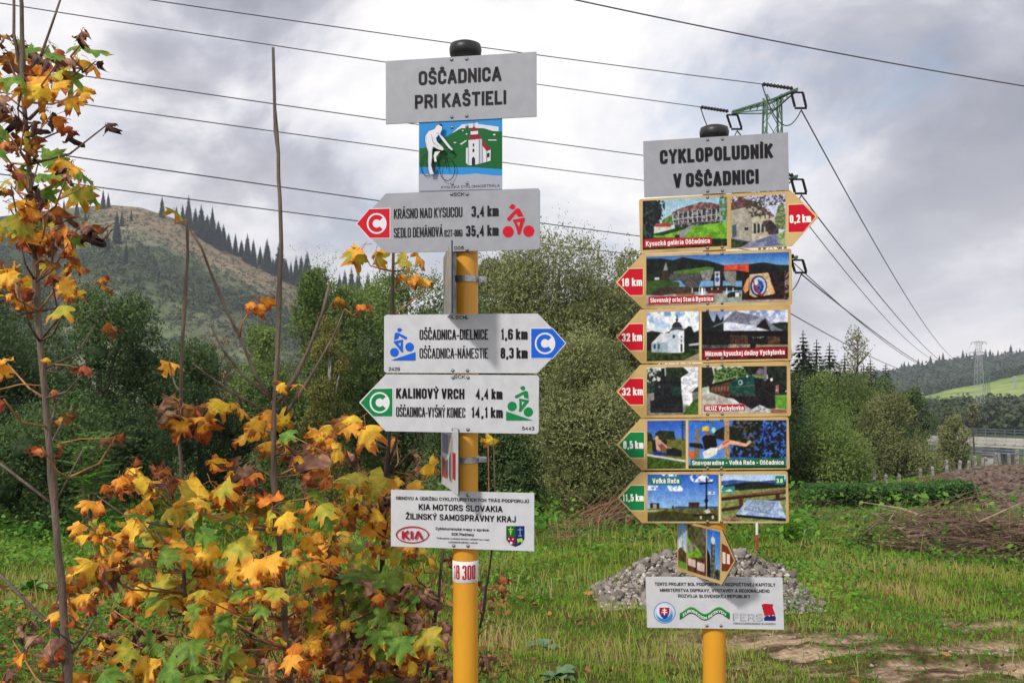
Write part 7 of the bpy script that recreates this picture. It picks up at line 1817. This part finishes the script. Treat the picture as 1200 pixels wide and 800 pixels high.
sapling('low leafy maple with withered brown leaves left of the yellow pole', 2.5,
  [([(520, 640), (514, 700), (505, 750), (498, 800)], 3.2, 5.5), ([(400, 700), (408, 730), (418, 770), (424, 800)], 3, 5), ([(302, 720), (290, 750), (280, 790)], 4, 5)],
  [(395, 720, 5, 44, [Gn, B_, L_m], 26), (430, 725, 5, 46, [B_, B_, U], 24), (460, 730, 5, 48, [Gn, Gn, B_], 22), (485, 700, 4, 40, [B_, U, Gn], 18), (500, 725, 4, 40, [B_, L_m], 18), (370, 750, 4, 40, [O_, U], 18), (405, 765, 5, 46, [B_, B_, Gn], 26), (440, 770, 5, 50, [B_, B_, U], 20), (470, 760, 5, 44, [Y, L_m, B_], 22), (495, 765, 5, 40, [B_, O_, L_m], 20), (515, 735, 3, 34, [B_, U], 12), (385, 790, 4, 46, [U, O_, B_], 22), (420, 795, 4, 46, [L_m, Gn, Y], 22), (455, 795, 4, 46, [Y, Gn], 20), (490, 795, 4, 42, [O_, U], 18), (345, 790, 4, 40, [O_, B_, U], 18), (520, 790, 3, 32, [Y, B_], 10), (495, 655, 3, 32, [Y, L_m], 12), (478, 650, 3, 36, [Gn, L_m], 12), (525, 660, 2, 30, [B_, U], 8), (310, 780, 4, 44, [B_, Gn], 22), (280, 745, 3, 40, mass_lo, 20)] + fill(26, 350, 520, 690, 800, [B_, Y, Gn, B_, O_], 38, 104, 3), 5, mat=M_twigd)
sapling('small maple shoot just right of the yellow pole with drooping brown leaves', 2.75,
  [([(576, 648), (570, 690), (562, 740), (552, 800)], 2.4, 4)],
  [(578, 515, 1, 26, [Y], 3, -.1), (572, 522, 1, 24, [Pp], 3, -.1), (584, 680, 2, 26, [B_, U], 8), (564, 700, 2, 26, [B_], 8), (570, 735, 2, 28, [Gn], 10), (562, 770, 2, 26, [B_, L_m], 8)], 6, mat=M_twigd)
# ------------------------------------------------------------------ rubble heap
M_stone = None
def stone_material():
    m, nt, b = new_mat('broken_concrete_and_stone'); L = nt.links.new
    oi = N(nt, 'ShaderNodeObjectInfo'); t = N(nt, 'ShaderNodeTexCoord')
    at = N(nt, 'ShaderNodeAttribute', attribute_name='tint'); ad = N(nt, 'ShaderNodeMath', operation='ADD'); L(oi.outputs['Random'], ad.inputs[0]); L(at.outputs['Fac'], ad.inputs[1])
    fr = N(nt, 'ShaderNodeMath', operation='FRACT'); L(ad.outputs[0], fr.inputs[0])
    r = ramp(nt, fr.outputs[0], [(0, (.19, .165, .15)), (.35, (.30, .27, .25)), (.7, (.40, .37, .34)), (1, (.56, .53, .49))])
    n = N(nt, 'ShaderNodeTexNoise'); L(t.outputs['Object'], n.inputs['Vector']); n.inputs['Scale'].default_value = 22; n.inputs['Detail'].default_value = 7
    r2 = ramp(nt, n.outputs['Fac'], [(.3, (.55, .52, .50)), (.7, (1.25, 1.22, 1.2))])
    mu = N(nt, 'ShaderNodeMix', data_type='RGBA', blend_type='MULTIPLY'); mu.inputs[0].default_value = 1; L(r.outputs[0], mu.inputs[6]); L(r2.outputs[0], mu.inputs[7]); L(mu.outputs[2], b.inputs['Base Color'])
    b.inputs['Roughness'].default_value = .92; b.inputs['Specular IOR Level'].default_value = .15
    bp = N(nt, 'ShaderNodeBump'); bp.inputs['Strength'].default_value = .8; bp.inputs['Distance'].default_value = .02; L(n.outputs['Fac'], bp.inputs['Height']); L(bp.outputs[0], b.inputs['Normal'])
    return m
M_stone = stone_material()
def rock_arrays(rng):
    V = ICO_V.copy()
    for _ in range(7):                                            # chip flat faces off the ball
        n = rng.normal(0, 1, 3); n /= np.linalg.norm(n); d = V @ n; c = rng.uniform(.45, .8); V -= np.outer(np.maximum(d - c, 0), n)
    V *= np.array([1, rng.uniform(.6, .95), rng.uniform(.5, .85)]); V += rng.normal(0, .035, V.shape)
    return V
def rubble():
    rng = np.random.default_rng(31)
    D = 8.3; c = place(812, 690, D); root = tag(empty('rubble_heap', (c.x, D, gz(c.x, D))), 'grey heap of broken stones and concrete behind the right signpost', 'rubble heap')
    cx, cy, cz = root.location
    meshes = []
    for i in range(9):
        me = np_mesh('stone', rock_arrays(rng), ICO_F, face_val=np.zeros(len(ICO_F))); me.materials.append(M_stone); meshes.append(me)
    # the heap's outline in pixels gives its height along x
    hx = np.array([694, 708, 730, 755, 780, 810, 845, 872, 895, 915, 930, 940]); hy = np.array([697, 684, 672, 655, 650, 640, 646, 644, 659, 662, 676, 697])
    def height(px, q):                                            # q: -1 front foot .. 0 crest .. 1 back foot
        top = np.interp(px, hx, hy); zt_ = EYE + (HORIZON - top) / FPX * D
        zb_ = ground_z((px - MIDX) / FPX * D, D + q * .7)
        return zb_ + np.maximum(zt_ - zb_, .02) * (1 - np.abs(q)) ** .75
    # core mound
    PX = np.linspace(690, 944, 46); Qs = np.linspace(-1, 1, 26); A, B = np.meshgrid(PX, Qs)
    Z = height(A, B) - .05; X = (A - MIDX) / FPX * D; Yy = D + B * .70
    Z = Z + (fbm(X * 6, Yy * 6, 3) - .5) * .06
    I = np.arange(A.size).reshape(A.shape); Fq = np.stack([I[:-1, :-1], I[:-1, 1:], I[1:, 1:], I[1:, :-1]], -1).reshape(-1, 4)
    V = np.stack([X - cx, Yy - cy, Z - cz], -1).reshape(-1, 3)
    o = link('mound', np_mesh('mound', V, Fq, face_val=np.full(len(Fq), .1)), M_stone, root)
    def spot(lo=-1.0, hi=.35):
        px = rng.uniform(694, 938); q = rng.uniform(lo, hi); return px, q
    big = [(920, -.15, .085), (899, -.2, .07), (934, -.3, .07), (855, .05, .055), (840, .0, .06), (770, -.1, .055), (800, -.1, .06), (730, -.2, .05), (884, -.05, .05), (870, .0, .05), (824, .05, .055), (912, -.5, .055), (716, -.2, .045), (946, -.55, .05)]
    for i in range(300):
        if i < len(big): px, q, s = big[i]
        else: px, q = spot(); s = .024 + .050 * rng.random() ** 2
        o = bpy.data.objects.new('stone', meshes[rng.integers(len(meshes))]); col.objects.link(o); o.parent = root
        o.location = ((px - MIDX) / FPX * D - cx, q * .70, float(height(px, q)) - cz - s * .1); o.scale = (s, s, s); o.rotation_euler = tuple(rng.random(3) * 6.28)
    Vs, Fs, Ts = [], [], []; off = 0
    for i in range(1700):
        px, q = spot(-1.12, .5); s = rng.uniform(.012, .032); R = rock_arrays(rng) * s; a = rng.random() * 6.28; ca, sa = math.cos(a), math.sin(a)
        R = R @ np.array([[ca, -sa, 0], [sa, ca, 0], [0, 0, 1]]); x = (px - MIDX) / FPX * D
        z = float(height(px, max(q, -.999))) if q > -1 else gz(x, D + q * .70)
        Vs.append(R + np.array([x - cx, q * .70, z - cz])); Fs.append(ICO_F + off); off += len(R); Ts.append(np.full(len(ICO_F), rng.random()))
    o = link('small_stones', np_mesh('small_stones', np.concatenate(Vs), np.concatenate(Fs), face_val=np.concatenate(Ts)), M_stone, root); o['kind'] = 'stuff'
rubble()

# ------------------------------------------------------------------ cut branches and brush
M_cut = noisy('reddish_cut_twigs', (.16, .075, .045), (.34, .17, .11), 12, .8)
M_brush = noisy('dry_brown_brush', (.075, .045, .032), (.22, .13, .085), 10, .85)
M_pale = noisy('pale_dry_sticks', (.26, .19, .13), (.42, .33, .23), 10, .85)
def brush(label, pts, nbig, nsmall, L, thick, seed, mat, direction=None, hz=.3):
    r = random.Random(seed); P = [ground_at(*p) for p in pts]; c = sum(P, Vector()) / len(P)
    root = tag(empty('brush_pile', (c.x, c.y, gz(c.x, c.y))), label, 'brush pile')
    def stick(g, k):
        a, b_ = r.choice(list(zip(P, P[1:]))); q = a.lerp(b_, r.random()); q = q + Vector((r.gauss(0, .12), r.gauss(0, .35), r.random() ** 1.6 * hz))
        if direction and r.random() < .75: d = Vector(direction) + Vector((r.gauss(0, .22), r.gauss(0, .4), r.gauss(0, .14)))
        else: d = Vector((r.gauss(0, 1), r.gauss(0, .6), r.gauss(0, .22)))
        d.normalize(); l = L * r.uniform(.4, 1.0) * k; m = q + d * l * .5 + Vector((0, 0, r.gauss(0, .03) + .04 * l)); e = q + d * l
        lo = gz(q.x, q.y) + .01; q.z = max(q.z, lo); e.z = max(e.z, gz(e.x, e.y) + .02)
        t = thick * r.uniform(.5, 1.1) * (1 if k == 1 else .45); w = root.location
        g.tube([q - w, m - w, e - w], [t, t * .8, t * .3], 4)
        for _ in range(2 if k == 1 else 1):
            s = r.uniform(.3, .9); b2 = q.lerp(e, s); f = b2 + Vector((r.gauss(0, .6), r.gauss(0, .5), r.gauss(.15, .4))) * l * .22; g.tube([b2 - w, f - w], [t * .4, t * .15], 3)
    for i in range(nbig):
        g = Geo(); stick(g, 1); g.build('branch', mat if i % 5 else M_pale, root)
    g = Geo()
    for i in range(nsmall): stick(g, .7)
    o = g.build('twigs', mat, root); o['kind'] = 'stuff'
brush('heap of reddish cut twigs under the olive willow bush', [(668, 628), (720, 622), (775, 622), (810, 618)], 60, 120, 1.3, .010, 3, M_cut, (.8, .1, .42), .35)
brush('small bundle of reddish sticks at the left of the twig heap', [(640, 640), (660, 630), (690, 622)], 22, 60, .8, .010, 4, M_cut, (.85, .1, .35), .2)
brush('long heap of dark dry brush on the grass at the right', [(1030, 644), (1075, 646), (1120, 650), (1165, 654), (1210, 658)], 150, 420, 1.3, .017, 5, M_brush, (1, .1, .05), .50)
brush('thin dry brush lying right beside the picture boards', [(925, 606), (950, 610), (975, 612)], 24, 160, 1.1, .007, 6, M_brush, (.7, .2, -.35), .35)
# a low tangle that fills the shaded foot of the bushes
ground_cover(26000, 'undergrowth', 'dark nettles and brambles at the foot of the bushes', 15, 11, 24, .05, M_cover, lambda x, y: sstep(.40, .55, fbm(x * .7 + 2, y * .5, 91, 3)) * np.where(MIDX + x / y * FPX < 960, 1, .25) * np.where(y > 13, 1, .3), .40)

# ------------------------------------------------------------------ creeper hedge, fence, ranging pole
M_hedge = leaf_mat('dark_creeper_leaves', (0.028, 0.075, 0.018), (0.06, 0.15, 0.028), (0.13, 0.26, 0.05))
def hedge():
    D = 20.0; a, b_ = place(938, 0, D), place(1138, 0, D)
    rng = np.random.default_rng(12); n = 26000
    root = tag(empty('hedge', ((a.x + b_.x) / 2, D, gz((a.x + b_.x) / 2, D))), 'low dark green creeper hedge running in front of the fence posts', 'hedge')
    t = rng.random(n); x = a.x + (b_.x - a.x) * t; y = D + rng.normal(0, .28, n)
    Ht = .46 * (.8 + .4 * fbm(x * 1.3, x * 0, 5, 3)) * np.minimum(1, np.minimum(t, 1 - t) * 14 + .3)
    z = ground_z(x, y) + .04 + Ht * rng.random(n) ** .45
    nv = rng.normal(0, .5, (n, 3)); nv[:, 2] += .6; nv[:, 1] -= .5; nv /= np.linalg.norm(nv, axis=1)[:, None]
    loc = np.array(root.location)
    V, Qd = leaf_quads(np.stack([x, y, z], 1) - loc, nv, .055 * (.6 + .8 * rng.random(n)), .8, rng)
    o = link('foliage', np_mesh('foliage', V, Qd, face_val=np.clip(.9 * rng.random(n) ** 1.3, 0, 1)), M_hedge, root); o['kind'] = 'stuff'
    g = Geo(); r = random.Random(3)
    for i in range(60):
        s = r.random(); xx = a.x + (b_.x - a.x) * s; yy = D; zz = gz(xx, yy)
        g.tube([(xx - loc[0], yy - loc[1], zz - loc[2]), (xx + r.gauss(0, .15) - loc[0], yy + r.gauss(0, .1) - loc[1], zz + .42 - loc[2])], [.012, .005], 4)
    o = g.build('stem', M_bark, root); o['kind'] = 'stuff'
hedge()
M_post = noisy('pale_concrete_post', (.17, .165, .15), (.34, .33, .30), 9, .9, .3, bscale=30)
M_wirem = noisy('rusty_fence_wire', (.10, .08, .07), (.18, .15, .13), 9, .6)
def fence():
    spec = [(738, 556), (962, 557), (986, 558), (1002, 556), (1022, 555), (1040, 556), (1054, 553), (1077, 550), (1095, 545), (1110, 541), (1124, 539), (1133, 537), (1144, 535), (1155, 534), (1165, 533), (1173, 531), (1183, 529), (1191, 528), (1199, 527), (1212, 526)][1:]
    D0 = 26.0; root = tag(empty('wire_fence', (place(960, 0, D0).x, D0, gz(place(960, 0, D0).x, D0))), 'row of pale concrete fence posts with wire climbing to the right behind the hedge', 'fence'); w = root.location
    P = []
    for i, (px, top) in enumerate(spec):
        D = 26.5 - i * .08; X = (px - MIDX) / FPX * D; zt_ = EYE + (HORIZON - top) / FPX * D; zb_ = min(gz(X, D), zt_ - .5) - .2
        g = Geo(); s = .034; lean = (i * 37 % 7 - 3) * .022; zt_ += (i * 53 % 5 - 2) * .03
        g.add([(-s, -s, zb_), (s, -s, zb_), (s, s, zb_), (-s, s, zb_), (-s + lean, -s, zt_ - .02), (s + lean, -s, zt_ - .02), (s + lean, s, zt_), (-s + lean, s, zt_)], [(0, 1, 5, 4), (1, 2, 6, 5), (2, 3, 7, 6), (3, 0, 4, 7), (4, 5, 6, 7)])
        g.build('post', M_post, root, mw=Matrix.Translation(Vector((X - w.x, D - w.y, -w.z)))); P.append(Vector((X, D, zt_)))
    for k in range(5):
        g = Geo()
        for a, b_ in zip(P, P[1:]): g.tube([a - w - Vector((0, .06, .08 + k * .17)), b_ - w - Vector((0, .06, .08 + k * .17))], .006, 3)
        g.build('wire', M_wirem, root)
fence()
def ranging_pole():
    p = ground_at(887, 652); w = p; root = tag(empty('ranging_pole', w), 'red and white painted pole standing behind the rubble heap', 'pole'); D = w.y
    z = lambda py: EYE + (HORIZON - py) / FPX * D - w.z
    rd = noisy('red_paint', (.34, .03, .03), (.46, .05, .045), 9, .5); wh = noisy('white_paint', (.68, .67, .64), (.8, .79, .76), 9, .5)
    for i, (a, b_) in enumerate([(655, 626), (626, 600), (600, 574)]):
        g = Geo(); g.tube([(0, 0, z(a)), (0, 0, z(b_))], .016, 10); g.build('band', rd if i % 2 == 0 else wh, root, smooth=False)
ranging_pole()

# leafy docks and thistles near the poles, shrubs in the grass
def rosette(px, py, n, L, seed, label, hgt=.1, mat=None):
    rng = np.random.default_rng(seed); p = ground_at(px, py); root = tag(empty('dock_plant', p), label, 'plant'); r = random.Random(seed)
    g = Geo()
    for k in range(n):
        a = k / n * 6.283 + r.gauss(0, .3); el = r.uniform(.25, 1.0); d = Vector((math.cos(a) * math.cos(el), math.sin(a) * math.cos(el), math.sin(el))); s = d.cross(Vector((0, 0, 1))).normalized(); l = L * r.uniform(.7, 1.1); w = l * .22
        vs = []; m = 6
        for i in range(m + 1):
            t = i / m; c = Vector((0, 0, hgt * r.random() * 0)) + d * l * t + Vector((0, 0, -l * .45 * t * t)); ww = w * math.sin(math.pi * min(t * .95 + .05, 1)) ** .7 * (1 + .15 * math.sin(9 * t + k)); vs += [c - s * ww + Vector((0, 0, ww * .3)), c, c + s * ww + Vector((0, 0, ww * .3))]
        f = []
        for i in range(m):
            for q in (0, 1): f.append((i * 3 + q, i * 3 + q + 1, i * 3 + q + 4, i * 3 + q + 3))
        g = Geo(); g.add(vs, f); o = g.build('leaf', mat or M_dock, root, smooth=True)
M_dock = noisy('blue_green_dock_leaf', (.05, .12, .045), (.12, .21, .09), 14, .5)
M_dock2 = noisy('bright_dock_leaf', (.07, .20, .02), (.14, .30, .035), 14, .5)
for i, (px, py, n, L, m, lab) in enumerate([(635, 760, 9, .17, 0, 'blue green broad leaved weed in the tall grass right of the yellow pole'), (655, 795, 9, .17, 0, 'blue green broad leaved weed at the bottom edge between the posts'), (598, 700, 8, .14, 0, 'blue green weed beside the number band of the pole'), (10, 715, 9, .26, 1, 'bright green broad leaved weed at the left edge'), (35, 690, 9, .26, 1, 'bright green weed clump left of the tall maple stem'), (50, 735, 8, .24, 1, 'lower bright green weed by the tall maple stem'), (12, 660, 7, .26, 1, 'uppermost bright green weed at the left edge'), (640, 600, 7, .35, 1, 'light green weed in front of the willow bush')]):
    rosette(px, py, n, L, 60 + i, lab, mat=(M_dock, M_dock2)[m])
def tuft_bush(px, py, wpx, hpx, n, seed, label, mat, leaf=.03):
    p = ground_at(px, py); D = p.y
    make_tree('shrub', label, 'shrub', mat, tuple(p), hpx / FPX * D, wpx / FPX * D, n, leaf, seed, clumps=10, low=.05, core=.3, sprigs=20, sprig_len=.2, narrow_top=.5, trunk_r=.01)
tuft_bush(520, 640, 20, 50, 900, 72, 'small green bush behind the yellow pole', M_mid, .04)
tuft_bush(1010, 648, 20, 34, 1200, 73, 'low green bush in the meadow left of the dark brush', M_mid, .04)
tuft_bush(930, 640, 16, 30, 900, 74, 'green tuft just right of the picture boards', M_bright, .04)
# clods on the ploughed bank
def clods():
    rng = np.random.default_rng(77); Vs, Fs = [], []; off = 0
    for i in range(2600):
        y = rng.uniform(15, 27); x = rng.uniform(.46, .60) * y; d, f = dirt(np.array([x]), np.array([y]))
        if rng.random() > f[0]: continue
        R = rock_arrays(rng) * rng.uniform(.03, .10); Vs.append(R + np.array([x, y, gz(x, y) + rng.uniform(0, .06)])); Fs.append(ICO_F + off); off += len(R)
    tag(link('clods', np_mesh('clods', np.concatenate(Vs), np.concatenate(Fs)), noisy('ploughed_soil', (.085, .058, .045), (.20, .145, .115), 5, .95, .5)), 'clods of brown earth on the ploughed bank', kind='stuff')
    Vs, Fs = [], []; off = 0
    for i in range(900):
        y = rng.uniform(4.4, 8); x = rng.uniform(.1, .62) * y; d, f = dirt(np.array([x]), np.array([y]))
        if rng.random() > d[0]: continue
        R = rock_arrays(rng) * (.004 + .016 * rng.random() ** 3); Vs.append(R + np.array([x, y, gz(x, y) - .02])); Fs.append(ICO_F + off); off += len(R)
    tag(link('gravel', np_mesh('gravel', np.concatenate(Vs), np.concatenate(Fs)), noisy('gravel_stones', (.25, .21, .17), (.48, .42, .36), 5, .95, .3)), 'small stones on the trodden bare patch', kind='stuff')
clods()
# ------------------------------------------------------------------ the air
def haze():
    g = Geo(); g.box((0, 450, 50), (2700, 1100, 160))
    m = bpy.data.materials.new('thin_haze'); m.use_nodes = True; nt = m.node_tree; nt.nodes.clear()
    v = nt.nodes.new('ShaderNodeVolumePrincipled'); v.inputs['Color'].default_value = (.80, .88, 1.0, 1); v.inputs['Density'].default_value = HAZE; v.inputs['Anisotropy'].default_value = 0.1
    o_ = nt.nodes.new('ShaderNodeOutputMaterial'); nt.links.new(v.outputs[0], o_.inputs['Volume'])
    tag(g.build('haze', m), 'thin bluish haze over the valley', kind='stuff')
haze()
